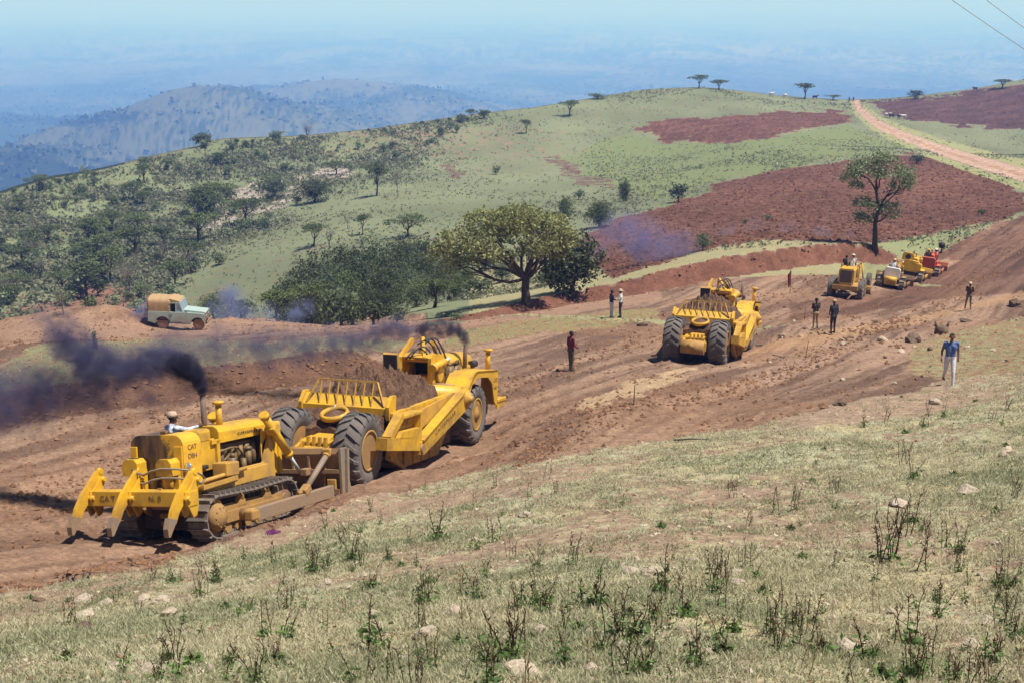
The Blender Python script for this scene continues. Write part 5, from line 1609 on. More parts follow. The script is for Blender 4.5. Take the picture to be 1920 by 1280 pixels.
for k in range(26):
    px = rb.choice([rb.uniform(-80, 420), rb.uniform(400, 1000)])
    u = at(px, 300, 300)[0] / 300; Y = float(crest_y(np.array([u]))[0]) - rb.uniform(0, 4)
    x = u * Y
    plant('bush' if k % 3 else 'scrub', k, Vector((x, Y, Z(x, Y) - .05)), rb.uniform(.5, 1.1) * (1.3 if px < 400 else .8), 'small dark bush standing along the ridge line of the left hill', cat='bush', group='bushes along the left ridge', squash=rb.uniform(.6, 1))

# --- low scrub texture of the hills: tussocks nobody could count
hm_ = beyond & (np.abs(GX.ravel() / gy) < .5) & ((region == 3)) & (gy < crest_y(gx / gy))
cand = np.nonzero(hm_)[0]
wgt = np.where(True, .42 + 2.4 * leftf[cand], 0) * np.where(crops[cand], 2.2, 1) * (gy[cand] > 108) * (0.15 + smooth(.40, .62, fbm(gx[cand] / 11, gy[cand] / 16, 4, 88))) * np.clip(veg[cand] + .2, .05, 1)
ch = RNG.choice(cand, 42000, p=wgt / wgt.sum())
x = gx[ch] + RNG.normal(size=len(ch)) * gy[ch] * .0012; y = gy[ch] * (1 + RNG.normal(size=len(ch)) * .004)
z = z_ground(x, y)
sz = (.27 + .33 * leftf[ch]) * (0.5 + 1.0 * RNG.random(len(ch)))
P = np.repeat(np.stack([x, y, z], 1), 5, 0)
S5 = np.repeat(sz, 5)
P = P + RNG.normal(size=P.shape) * np.stack([S5 * .45, S5 * .45, S5 * .22], 1) + np.stack([0 * S5, 0 * S5, S5 * .42], 1)
V, F = leaf_arrays(P, 1.0, RNG, 0, .8)
V = P.repeat(4, 0) + (V - P.repeat(4, 0)) * (S5 * .75).repeat(4)[:, None]
me = mesh_np('hill_tussocks', V, F, False); flt_attr(me, 'tint', np.repeat(np.repeat(RNG.random(len(sz)), 5), 4)); me.materials.append(M['tussock'])
o = bpy.data.objects.new('hill_tussocks', me); COL.objects.link(o); o['kind'] = 'stuff'
# plough clods and stubble on the fields are left to the field's own relief

# --- dark woods and scattered trees on the far hills
fm = pl & (gy > 1500) & (gy < 6500) & (np.abs(gx / gy) < .47)
cand = np.nonzero(fm)[0]
wgt = (1 - bush[cand][:, 0]) * .8 + .05
wgt[dk[cand] | dk2[cand]] = 1.6
ch = RNG.choice(cand, 9000, p=wgt / wgt.sum())
x = gx[ch] + RNG.normal(size=len(ch)) * gy[ch] * .002; y = gy[ch] * (1 + RNG.normal(size=len(ch)) * .004); z = z_smooth(x, y)
sz = 4.0 + 7 * RNG.random(len(ch)) ** 2
P = np.repeat(np.stack([x, y, z], 1), 3, 0); S3 = np.repeat(sz, 3)
P = P + RNG.normal(size=P.shape) * np.stack([S3 * .4, S3 * .4, S3 * .15], 1) + np.stack([0 * S3, 0 * S3, S3 * .4], 1)
V, F = leaf_arrays(P, 1.0, RNG, 0, .9); V = P.repeat(4, 0) + (V - P.repeat(4, 0)) * S3.repeat(4)[:, None]
me = mesh_np('distant_woodland', V, F, False); flt_attr(me, 'tint', np.repeat(np.repeat(RNG.random(len(sz)) * .6, 3), 4)); me.materials.append(M['leaf_dark'])
o = bpy.data.objects.new('distant_woodland', me); COL.objects.link(o); o['kind'] = 'stuff'

# ------------------------------------------------------------------ foreground grass, weeds, stones, clods
fg = (region == 1) | ((region == 10) & (gy < 75)) | (region == 2) | (region == 10)
cand = np.nonzero(fg & (np.abs(gx / gy) < .64) & (gy > 5))[0]
w_ = np.clip(veg[cand] + 1.0 * (fbm(gx[cand] * 1.1, gy[cand] * 1.1, 3, 19) - .5), .03, 1.2) ** 2.2 * np.where(region[cand] == 1, 1.0, .30) * (.45 + .55 * smooth(8, 18, gy[cand]))
NT = 66000
ch = RNG.choice(cand, NT, p=w_ / w_.sum())
x = gx[ch] + RNG.normal(size=NT) * gy[ch] * .0016; y = gy[ch] * (1 + RNG.normal(size=NT) * .004)
z = z_ground(x, y)
nb = 11
dist = np.repeat(y, nb)
bx = np.repeat(x, nb) + RNG.normal(size=NT * nb) * (.035 + .0012 * dist); by = np.repeat(y, nb) + RNG.normal(size=NT * nb) * (.035 + .0012 * dist)
bz = np.repeat(z, nb) - .004
hh = (0.015 + .040 * RNG.random(NT * nb) ** 1.6) * np.repeat(.7 + .6 * RNG.random(NT), nb) * (1 + dist * .012)
ww = (.0028 + .0042 * RNG.random(NT * nb)) * (1 + dist * .045)
ang = RNG.random(NT * nb) * 6.283; la = RNG.random(NT * nb) * 6.283; ln = hh * (.3 + .9 * RNG.random(NT * nb))
B = np.stack([bx, by, bz], 1)
dv = np.stack([np.cos(ang) * ww, np.sin(ang) * ww, 0 * ww], 1)
tip = B + np.stack([np.cos(la) * ln, np.sin(la) * ln, hh], 1)
V = np.stack([B - dv, B + dv, tip], 1).reshape(-1, 3)
F = np.arange(len(V)).reshape(-1, 3)
me = mesh_np('short_grass', V, F, False)
tt = np.clip(np.repeat(.25 + .75 * smooth(.35, .68, fbm(x * .45, y * .45, 4, 23)), nb) * .6 + .6 * RNG.random(NT * nb) - .05, 0, 1)
flt_attr(me, 'tint', np.repeat(tt, 3)); me.materials.append(M['grass'])
o = bpy.data.objects.new('short_grass', me); COL.objects.link(o); o['kind'] = 'stuff'


def blobs(name, x, y, s, mat, seed, sink=.25, sub=0):
    """many small angular lumps in one mesh: jittered octahedra"""
    rng = np.random.default_rng(seed); n = len(x)
    z = z_ground(x, y)
    base_v = np.array([(1, 0, 0), (0, 1, 0), (-1, 0, 0), (0, -1, 0), (0, 0, .8), (0, 0, -.6)], float)
    fa = np.array([(0, 1, 4), (1, 2, 4), (2, 3, 4), (3, 0, 4), (1, 0, 5), (2, 1, 5), (3, 2, 5), (0, 3, 5)])
    a = rng.random(n) * 6.283; ca, sa = np.cos(a), np.sin(a)
    v = base_v[None] * (0.65 + .7 * rng.random((n, 6, 3))) + rng.normal(size=(n, 6, 3)) * .16
    v = np.stack([v[..., 0] * ca[:, None] - v[..., 1] * sa[:, None], v[..., 0] * sa[:, None] + v[..., 1] * ca[:, None], v[..., 2] * (.6 + .4 * rng.random(n))[:, None]], -1) * s[:, None, None]
    v += np.stack([x, y, z + s * (.5 - sink) * .6], 1)[:, None]
    F = (fa[None] + 6 * np.arange(n)[:, None, None]).reshape(-1, 3)
    me = mesh_np(name, v.reshape(-1, 3), F, False); me.materials.append(mat)
    o = bpy.data.objects.new(name, me); COL.objects.link(o); o['kind'] = 'stuff'
    return o


# loose clods on the worked earth, thick along the edges and banks
rd = ((region == 0) | (region == 9)) & (np.abs(gx / gy) < .5) & (gy > 10) & (gy < 150)
cand = np.nonzero(rd)[0]
w_ = smooth(.45, .75, fbm(gx[cand] * .30, gy[cand] * .30, 4, 35)) * .5 + .012 + .8 * ((slope_b + slope_t)[cand] > 0) + 1.0 * np.exp(-(np.abs(dist_road[cand] - 5.2) / 1.2) ** 2) + .22 * (streak[cand] < .42)
ch = RNG.choice(cand, 23000, p=w_ / w_.sum()); n_ = len(ch)
x = gx[ch] + RNG.normal(size=n_) * gy[ch] * .002; y = gy[ch] * (1 + RNG.normal(size=n_) * .006)
blobs('loose_clods', x, y, (.014 + .080 * RNG.random(n_) ** 3.6) * (.8 + y * .010), M['clod'], 4)
ch = RNG.choice(np.nonzero(fg & (np.abs(gx / gy) < .5) & (gy > 5.5))[0], 4200); n_ = len(ch)
x = gx[ch] + RNG.normal(size=n_) * gy[ch] * .002; y = gy[ch] * (1 + RNG.normal(size=n_) * .006)
ch2 = RNG.choice(np.nonzero(fg & (np.abs(gx / gy) < .5) & (gy > 5.5))[0], 6500); n2_ = len(ch2)
blobs('dry_litter', gx[ch2] + RNG.normal(size=n2_) * gy[ch2] * .002, gy[ch2] * (1 + RNG.normal(size=n2_) * .006), (.008 + .030 * RNG.random(n2_) ** 2.5) * (.7 + gy[ch2] * .014), M['clod'], 26, .1)
blobs('gravel', x, y, (.010 + .045 * RNG.random(n_) ** 3.2) * (.7 + y * .012), M['rock'], 6)

fm_ = ((region >= 4) & (region <= 6)) & (gy < crest_y(gx / gy))
ch = RNG.choice(np.nonzero(fm_)[0], 9000); n_ = len(ch)
x = gx[ch] + RNG.normal(size=n_) * gy[ch] * .002; y = gy[ch] * (1 + RNG.normal(size=n_) * .004)
blobs('plough_clods', x, y, .10 + .22 * RNG.random(n_) ** 2, M['plough_soil'], 16)


# stones
def rock_mesh(seed, mat, rough=.34):
    bm = bmesh.new(); bmesh.ops.create_icosphere(bm, subdivisions=3, radius=1)
    rg = random.Random(seed); off = Vector((rg.uniform(-9, 9), rg.uniform(-9, 9), rg.uniform(-9, 9)))
    planes = [(Vector((rg.gauss(0, 1), rg.gauss(0, 1), rg.gauss(0, .7))).normalized(), rg.uniform(.42, .85)) for _ in range(13)]
    for v in bm.verts:
        p = v.co.copy()
        for nrm, d in planes:
            e_ = p.dot(nrm) - d
            if e_ > 0: p -= nrm * e_ * .9
        p *= 1 + rough * .5 * mnoise.noise(v.co * 1.3 + off) + rough * .35 * mnoise.noise(v.co * 3.4 + off)
        v.co = Vector((p.x, p.y * .85, p.z * .62))
    me = bpy.data.meshes.new('stone'); bm.to_mesh(me); bm.free()
    me.materials.append(mat)
    return me


ROCKM = [rock_mesh(s, M['rock']) for s in (1, 2, 3, 4, 5)]; ROCKD = [rock_mesh(s, M['rock_dark'], .5) for s in (11, 12, 13)]
def stone(px, py, w, label, group=None, dark=False, k=0, name='stone', sink=.40, cat='stone'):
    p = pick(px, py); zc = p.y * CP - p.z * SP
    s = w / FPX * zc / 1.75
    o = inst(name, (ROCKD if dark else ROCKM)[k % (3 if dark else 5)], None, p + Vector((0, 0, s * (.5 - sink))), (random.uniform(-.2, .2), random.uniform(-.2, .2), random.uniform(0, 6.28)), s)
    return tag(o, label, cat, group)


NAMED = [(152, 1128, 46, 'upright grey stone at the left edge of the grass', 0), (160, 1156, 46, 'flat pale stone just below the upright grey stone', 0), (318, 1152, 40, 'rounded pale stone in front of its twin below the dozer', 0), (302, 1130, 36, 'rounded stone tucked behind its pale twin below the dozer', 0), (266, 1130, 38, 'flat sandy stone left of the two rounded stones', 0), (196, 1134, 30, 'small stone right of the upright grey stone', 0), (74, 1125, 24, 'small dark blue-grey stone at the left rim of the grass', 1),
         (1183, 1072, 36, 'rounded sandy stone left of a leafy stalk, centre right of the slope', 0), (1222, 1078, 40, 'half-buried pale stone beside the rounded sandy one', 0), (1297, 1052, 26, 'small angular stone upslope of the stone pair', 0), (1378, 1074, 34, 'upper brown stone of a leaning pair on the right slope', 0), (1384, 1094, 36, 'lower pale stone of a leaning pair on the right slope', 0), (1853, 1170, 42, 'bright pale stone with a dark left side on the right slope', 0), (1820, 1218, 52, 'broad pale stone at the lower right', 0), (1588, 1220, 62, 'wide flat pale stone at the foot of a tall stalk', 0), (985, 1270, 84, 'largest pale stone at the bottom edge of the photo', 0),
         (798, 1192, 60, 'wedge-shaped sandy stone among the dry stalks', 0), (848, 1152, 44, 'flat stone upslope of the wedge-shaped one', 0), (702, 1154, 30, 'small pale stone left of the dry stalks', 0), (1010, 1186, 40, 'low sandy stone right of the stalk cluster', 0), (1168, 1212, 34, 'brown stone beneath the thick leafy weed', 0), (985, 968, 36, 'pointed tan stone high in the middle of the grass', 0), (1815, 925, 44, 'flat grey stone on the upper right slope', 0), (1886, 852, 38, 'pale stone near the right edge high on the slope', 0), (1750, 757, 30, 'grey stone near the walking man', 0), (1690, 948, 40, 'half-buried stone behind the tall stalk clump', 0), (220, 1254, 48, 'low pale stone at the bottom left', 0), (276, 1264, 56, 'large sandy stone at the bottom left', 0), (1330, 1226, 38, 'sandy stone low in the middle right', 0), (1112, 1258, 46, 'flat sandy stone near the bottom centre', 0), (757, 1240, 46, 'pale stone at the foot of the tallest stalks', 0), (612, 1096, 34, 'white flat stone left of the leafy stalk', 0),
         (1710, 642, 40, 'big two-toned boulder on the roadside behind the walking man', 1), (1812, 604, 24, 'brown boulder right of the horned dark stump', 1), (1652, 640, 26, 'pale boulder left of the two-toned boulder', 0), (1905, 574, 32, 'brown boulder at the right edge of the photo by the road', 1), (1690, 660, 18, 'small stone in front of the two-toned boulder', 0), (155, 1182, 46, 'dark earthy lump below the flat pale stone', 1), (1575, 760, 34, 'dark root-like lump where the road edge meets the grass', 1), (1370, 912, 30, 'dark clod in the upper middle of the grass', 1), (1205, 612, 20, 'dark clod on the road left of the farther scraper', 1)]
for k, (px, py, w, lab, d) in enumerate(NAMED): stone(px, py, w, lab, None, bool(d), k)
rr = random.Random(5)
for k in range(150):
    px, py = rr.uniform(0, 1920), rr.uniform(860, 1280)
    if not in_poly(np.array([px]), np.array([py - 20]), P_GRASS)[0]: continue
    stone(px, py, rr.uniform(8, 18) * (.7 + .8 * (py - 860) / 420), 'small half-buried pale stone in the short grass of the slope', 'small stones in the grass', False, k, sink=.32)
for k in range(26):
    px, py = rr.uniform(1380, 1920), rr.uniform(600, 720)
    stone(px, py, rr.uniform(6, 14), 'small brown stone on the stony verge beside the haul road', 'small stones on the verge', k % 2 == 0, k, sink=.3)
# horned stump and sapling
p = pick(1765, 624); zc = p.y * CP - p.z * SP
st = empty('tree_stump', p, 'dark stump with two horn-like prongs beside the boulders', 'stump')
k_ = MB(); k_.lathe([(.36, -.1), (.34, .15), (.30, .32), (.2, .38), (.001, .36)], (0, 0, 0), (0, 0, 1), 12); k_.obj('stump_body', M['rock_dark'], st)
for sx in (-1, 1): k_ = MB(); k_.tube([(sx * .22, 0, .25), (sx * .30, 0, .42), (sx * .36, .02, .62)], [.09, .07, .03], 7); k_.obj('prong', M['rock_dark'], st)

# dry stalk weeds
def weed_meshes(seed, n, h, leafy, straw=False):
    rg = np.random.default_rng(seed); mb = MB(); tips = []
    for i in range(n):
        a = rg.random() * 6.28; b = np.array([math.cos(a), math.sin(a), 0]) * .05 * rg.random() * n ** .5
        hh = h * (.55 + .45 * rg.random()); t = b + np.array([rg.normal() * .13 * h, rg.normal() * .13 * h, hh])
        pts = limb(mb, b - np.array([0, 0, .03]), t, .0055, .003, rg, .05, 6, 5)
        tips.append(pts)
        for q in range(7):
            s = pts[2] + (pts[5] - pts[2]) * rg.random(); d = rg.normal(size=3); d[2] = abs(d[2]) + .8; d /= np.linalg.norm(d)
            mb.tube([Vector(s), Vector(s + d * .028 * (1 + h))], [.0045, .003], 4)
        if rg.random() < .22:
            s = pts[2]; d = rg.normal(size=3); d[2] = 1.4; d /= np.linalg.norm(d); limb(mb, s, s + d * h * .4, .004, .0025, rg, .08, 4, 5)
    stem = mb.mesh('stem', M['straw'] if straw else M['stalk'])
    lm = None
    if leafy:
        m_ = int(60 * leafy); P = []
        for pts in tips:
            k = rg.random((m_ // n + 1, 1)) * (.45 + .3 * rg.random())
            P.append(pts[0] + (pts[4] - pts[0]) * k + rg.normal(size=(len(k), 3)) * np.array([.05, .05, .03]))
        P = np.concatenate(P); P[:, 2] = np.abs(P[:, 2]) + .01
        V, F = leaf_arrays(P, .062, rg, .2, .45)
        lm = mesh_np('leaves', V, F, False); flt_attr(lm, 'tint', np.repeat(rg.random(len(P)), 4)); lm.materials.append(M['leaf_weed'])
    return stem, lm, h


WEED = [weed_meshes(1, 1, .5, .5), weed_meshes(2, 3, .5, 1.0), weed_meshes(3, 5, .45, 0), weed_meshes(4, 4, .4, 1.6), weed_meshes(5, 2, .55, .3), weed_meshes(6, 5, .5, .4), weed_meshes(7, 2, .35, 0, True), weed_meshes(8, 2, .22, 2.2)]
WL = [('single dead brown stalk with a few green leaves on the grass slope', 'single dead stalks'), ('three dead stalks with green leaves at their foot on the grass slope', 'leafy stalk clumps'), ('leafless clump of dead brown stalks on the grass slope', 'bare stalk clumps'), ('short dead stalks in a green leafy weed on the grass slope', 'green leafy weeds with stalks'), ('pair of tall thin dead stalks on the grass slope', 'pairs of dead stalks'), ('dense brown clump of many dead stalks on the grass slope', 'dense stalk clumps'), ('pale straw stalks standing on the grass slope', 'straw stalks'), ('low bright green leafy weed on the grass slope', 'low green weeds')]
def weed(v, px, py, hpx=None, sc=None):
    p = pick(px, py); zc = p.y * CP - p.z * SP
    st, lm, h = WEED[v]
    s = hpx / FPX * zc / (h * .9) if hpx else sc
    e = empty('dry_weed' if v != 7 else 'green_weed', p, WL[v][0], 'weed', WL[v][1]); e.rotation_euler = (0, 0, random.random() * 6.28); e.scale = (s, s, s)
    inst('stem', st, e)
    if lm: inst('leaves', lm, e)
    return e


for v, px, py, h in [(0, 697, 1218, 170), (0, 720, 1212, 150), (4, 735, 1278, 120), (2, 770, 1290, 110), (4, 500, 1190, 110), (0, 525, 1200, 100), (1, 820, 1012, 95), (5, 925, 1015, 80), (2, 955, 1048, 55), (1, 1008, 1062, 60), (5, 1075, 1058, 100), (3, 795, 1132, 75), (1, 800, 1135, 95), (1, 1003, 1135, 90), (3, 1020, 1138, 60), (1, 950, 1238, 150), (3, 920, 1240, 80), (4, 975, 1230, 140), (3, 1105, 1135, 95), (5, 1155, 1195, 170), (3, 1180, 1200, 110), (3, 1245, 1115, 100), (0, 1260, 1278, 90), (4, 1455, 965, 85), (5, 1490, 955, 80), (5, 1650, 1055, 150), (5, 1672, 1048, 170), (2, 1700, 1005, 100), (4, 1725, 1068, 140), (5, 1775, 1025, 90), (3, 1800, 1035, 55), (0, 1625, 1232, 170), (3, 1630, 1235, 60), (4, 1685, 1212, 130), (4, 1712, 1195, 150), (3, 1870, 1098, 60), (4, 1880, 1090, 90), (0, 1540, 1148, 60), (2, 1340, 1092, 90), (2, 1352, 1082, 70), (3, 595, 1072, 60), (5, 590, 1066, 95), (4, 515, 1062, 80), (3, 408, 1090, 50), (0, 412, 1086, 75), (0, 328, 1278, 130), (3, 430, 1245, 60), (5, 1790, 1290, 120), (2, 1822, 1292, 110), (0, 1852, 1292, 100), (6, 1020, 900, 50), (6, 860, 1110, 70), (6, 880, 1180, 90), (2, 1905, 930, 60), (2, 1690, 870, 60), (1, 1710, 900, 60), (4, 1840, 860, 50), (2, 640, 1020, 60), (1, 660, 1050, 90), (5, 675, 1060, 80), (4, 540, 985, 35), (4, 555, 1120, 60), (3, 700, 1240, 60), (7, 1220, 1215, 40), (7, 1900, 1100, 40), (7, 520, 1240, 50), (7, 1380, 1185, 40), (7, 360, 1245, 40), (3, 230, 1250, 50), (0, 225, 1262, 100), (2, 1560, 925, 50), (1, 1620, 800, 40), (2, 1665, 790, 40), (5, 1860, 790, 45), (2, 1890, 770, 40), (3, 1735, 800, 30), (5, 1740, 780, 45)]:
    weed(v, px, py, h * (.62 if v == 5 else .8))
rr = random.Random(9)
nw = 0
while nw < 230:
    px, py = rr.uniform(-20, 1940), rr.uniform(740, 1290)
    if not in_poly(np.array([px]), np.array([py]), P_GRASS)[0]: continue
    if rr.random() > .55 + .45 * smooth(850, 1150, py): continue
    v = rr.choice([0, 0, 1, 2, 2, 3, 4, 4, 5, 6, 6, 7, 7]); weed(v, px, py, None, rr.uniform(.45, .95)); nw += 1
# ------------------------------------------------------------------ people: one continuous skin grown from tapered limbs
def capsule(mb, a, b, ra, rb, n=10):
    a, b = Vector(a), Vector(b); d = b - a; L = max(d.length, 1e-4); d = d / L
    prof = [(ra * math.sin(t), -ra * math.cos(t)) for t in (0.0, .4, .8, 1.2)] + [(ra, 0), ((ra + rb) / 2, L / 2), (rb, L)] + [(rb * math.cos(t), L + rb * math.sin(t)) for t in (.4, .8, 1.2, 1.57)]
    prof[0] = (.0002, -ra); prof[-1] = (.0002, L + rb)
    mb.lathe(prof, a, d, n)


def remesh(mb, voxel, it=2):
    me = bpy.data.meshes.new('tmp'); me.from_pydata(mb.v, [], mb.f)
    bm = bmesh.new(); bm.from_mesh(me); bmesh.ops.recalc_face_normals(bm, faces=bm.faces); bm.to_mesh(me); bm.free()
    o = bpy.data.objects.new('tmp', me); COL.objects.link(o)
    r = o.modifiers.new('r', 'REMESH'); r.mode = 'VOXEL'; r.voxel_size = voxel; r.use_smooth_shade = True
    if it:
        s = o.modifiers.new('s', 'SMOOTH'); s.iterations = it; s.factor = .5
    dg = bpy.context.evaluated_depsgraph_get()
    out = bpy.data.meshes.new_from_object(o.evaluated_get(dg))
    bpy.data.objects.remove(o); bpy.data.meshes.remove(me)
    return out


def cloth(name, c, b=None, scale=14):
    if name in M: return M[name]
    m, nt, bs = new_mat(name)
    co = nd(nt, 'ShaderNodeTexCoord').outputs['Object']
    n = noise(nt, co, scale, 4, .6)
    nt.links.new(mixc(nt, remap(nt, n, .38, .62), c, b or tuple(q * .7 for q in c)), bs.inputs['Base Color'])
    bs.inputs['Roughness'].default_value = .9
    M[name] = m
    return m


SKIN = cloth('brown_skin', (.085, .045, .028), (.06, .03, .02)); SKIN2 = cloth('tanned_skin', (.24, .12, .075), (.18, .085, .05))
HAIR = cloth('black_hair', (.012, .010, .009))
BASE = dict(ankL=(-.10, .0, .09), ankR=(.10, .0, .09), kneL=(-.10, .02, .49), kneR=(.10, .02, .49), hipL=(-.095, 0, .93), hipR=(.095, 0, .93),
            waist=(0, 0, 1.08), chest=(0, .0, 1.30), shL=(-.185, 0, 1.43), shR=(.185, 0, 1.43), elL=(-.24, -.03, 1.14), elR=(.24, -.03, 1.14), wrL=(-.25, .06, .90), wrR=(.25, .06, .90), neck=(0, 0, 1.48), head=(0, .02, 1.63))


def person(label, pose=None, shirt=(.5, .5, .5), trousers=(.2, .2, .2), skin=None, sleeves='long', hat=None, hair=True, voxel=.011, shoe=(.03, .025, .02), legs_short=False, shirt_b=None, group='people on the site', props=None, trouser_b=None):
    """faces +Y, feet at z = 0"""
    J = {k: Vector(v) for k, v in BASE.items()}
    for k, v in (pose or {}).items(): J[k] = Vector(v)
    sk = skin or SKIN
    segs = []   # a, b, ra, rb, tag
    def S(a, b, ra, rb, t): segs.append((Vector(a), Vector(b), ra, rb, t))
    for s in 'LR':
        hip, kn, an = J['hip' + s], J['kne' + s], J['ank' + s]
        S(hip, kn, .092, .062, 'tr'); S(kn, an, .060, .045, 'sk' if legs_short else 'tr')
        fd = (an - kn).cross(Vector((1, 0, 0))).normalized(); fd = Vector((fd.x, -fd.y if fd.y < 0 else fd.y, 0)).normalized() if False else Vector((0, 1, 0))
        toe = an + Vector((.0, .15, -.055)) if (kn - an).z > .1 else an + Vector((0, .15, -.03))
        S(an + Vector((0, -.035, -.05)), toe, .042, .036, 'sh'); S(an, an + Vector((0, -.02, -.04)), .044, .042, 'sh')
        sh, el, wr = J['sh' + s], J['el' + s], J['wr' + s]
        S(sh, sh.lerp(el, .55), .060, .050, 'st'); S(sh.lerp(el, .5), el, .048, .042, 'st' if sleeves == 'long' else 'sk'); S(el, wr, .041, .029, 'st' if sleeves == 'long' else 'sk')
        # hand: palm, thumb, four curled fingers
        d = (wr - el).normalized(); side = Vector((1 if s == 'L' else -1, 0, 0)); side = (side - d * side.dot(d)); side = side.normalized() if side.length > .1 else Vector((0, 1, 0)); nrm = d.cross(side).normalized()
        palm = wr + d * .075
        S(wr, palm, .030, .034, 'sk'); S(wr + nrm * .018, palm + nrm * .024, .022, .020, 'sk'); S(wr - nrm * .018, palm - nrm * .024, .022, .020, 'sk')
        for q, ln in zip((-1.5, -.5, .5, 1.5), (.060, .075, .080, .070)):
            b0 = palm + nrm * q * .021; k1 = b0 + (d * .85 + side * .25) * ln * .55; S(b0, k1, .0115, .0105, 'sk'); S(k1, k1 + (d * .6 + side * .8).normalized() * ln * .45, .0105, .009, 'sk')
        tb = wr + d * .03 + nrm * .03; S(tb, tb + (d * .6 + nrm * .6 + side * .4).normalized() * .055, .014, .011, 'sk')
    hc = (J['hipL'] + J['hipR']) / 2
    for t in (-1, 1):
        o = Vector((.07 * t, 0, 0)); S(hc + o + Vector((0, 0, .02)), J['waist'] + o * .8, .108, .100, 'tr' if False else 'st0'); S(J['waist'] + o * .8, J['chest'] + o * 1.25, .100, .112, 'st')
        S(J['chest'] + o, J['sh' + 'LR'[t > 0]] * .75 + J['chest'] * .25 + Vector((0, 0, .01)), .10, .062, 'st')
    S(hc + Vector((-.08, -.03, -.03)), hc + Vector((.08, -.03, -.03)), .10, .10, 'tr')
    S(J['chest'] + Vector((0, 0, .06)), J['neck'], .09, .06, 'st'); S(J['neck'], J['head'] - Vector((0, .01, .05)), .052, .050, 'sk')
    h = J['head']; S(h + Vector((0, -.015, .035)), h + Vector((0, .012, .03)), .094, .090, 'sk'); S(h + Vector((0, .015, -.02)), h + Vector((0, .045, -.075)), .075, .038, 'sk')
    S(h + Vector((0, .092, .02)), h + Vector((0, .112, -.012)), .010, .016, 'sk'); S(h + Vector((-.025, .088, -.055)), h + Vector((.025, .088, -.055)), .011, .011, 'sk')
    S(h + Vector((-.04, .088, .038)), h + Vector((.04, .088, .038)), .012, .012, 'sk')
    for t in (-1, 1): S(h + Vector((t * .088, -.005, .012)), h + Vector((t * .096, -.012, -.025)), .018, .012, 'sk')
    mb = MB()
    for a, b, ra, rb, t in segs: capsule(mb, a, b, ra, rb)
    me = remesh(mb, voxel, 2); me.name = 'body'
    mats = {'sk': 0, 'st': 1, 'tr': 2, 'sh': 3, 'st0': 4, 'ha': 5}
    for m in (sk, cloth('shirt_%d' % (abs(hash_seed(label)) % 9999), shirt, shirt_b), cloth('trousers_%d' % (abs(hash_seed(label)) % 9999), trousers, trouser_b), cloth('shoes_%d' % (abs(hash_seed(label)) % 9999), shoe)): me.materials.append(m)
    me.materials.append(me.materials[1]); me.materials.append(HAIR)
    n = len(me.polygons); C = np.empty(n * 3); me.polygons.foreach_get('center', C); C = C.reshape(-1, 3)
    best = np.full(n, 1e9); mi = np.zeros(n, int)
    belt = J['waist'].z * .45 + hc.z * .55
    for a, b, ra, rb, t in segs:
        a_, b_ = np.array(a), np.array(b); v = b_ - a_; L2 = max(v @ v, 1e-8)
        k = np.clip(((C - a_) @ v) / L2, 0, 1); d = np.linalg.norm(C - a_ - k[:, None] * v, axis=1) - (ra + (rb - ra) * k)
        w = d < best; best[w] = d[w]; mi[w] = mats[t]
    m4 = mi == 4; mi[m4] = np.where(C[m4, 2] > belt, 1, 2)
    if hair:
        hh = np.array(h)
        rel = C - hh
        mi[(rel[:, 2] > -.02) & (np.linalg.norm(rel - np.array([0, 0, .03]), axis=1) < .13) & ((rel[:, 2] > .065) | (rel[:, 1] < -.01)) & (mi == 0)] = 5
    me.polygons.foreach_set('material_index', mi.astype(np.int32)); me.update()
    e = empty('person', (0, 0, 0), label, 'person', group)
    o = bpy.data.objects.new('body', me); COL.objects.link(o); o.parent = e
    for t in (-1, 1):
        q = MB(); q.ball(h + Vector((t * .034, .094, .018)), .011, (1.2, .6, .8), 8); q.obj('eye', HAIR, e)
    if hat:
        kind, col = hat
        q = MB()
        if kind == 'cap': q.lathe([(.104, .02), (.108, .06), (.09, .11), (.05, .135), (.001, .14)], h + Vector((0, -.005, 0)), (0, -.1, 1), 16); q.box(h + Vector((0, .12, .055)), (.14, .10, .012), (-.15, 0, 0), ch=.004)
        elif kind == 'helmet': q.lathe([(.125, .03), (.118, .04), (.116, .08), (.095, .135), (.05, .165), (.001, .17)], h + Vector((0, -.005, 0)), (0, 0, 1), 16); q.box(h + Vector((0, .13, .04)), (.15, .09, .012), ch=.004)
        else: q.lathe([(.17, .045), (.175, .05), (.105, .06), (.10, .10), (.08, .135), (.001, .14)], h + Vector((0, -.005, 0)), (0, 0, 1), 18)
        q.obj('hat', cloth('hat_%d' % (abs(hash_seed(label)) % 9999), col), e)
    return e, J


def stand(e, px, py, hpx=None, face=0, h0=1.75, sink=.0):
    p = pick(px, py); e.location = p - Vector((0, 0, sink)); e.rotation_euler = (0, 0, math.radians(face))
    if hpx:
        zc = p.y * CP - p.z * SP
        s = hpx / FPX * zc / (h0 * .985); e.scale = (s, s, s)
        return s


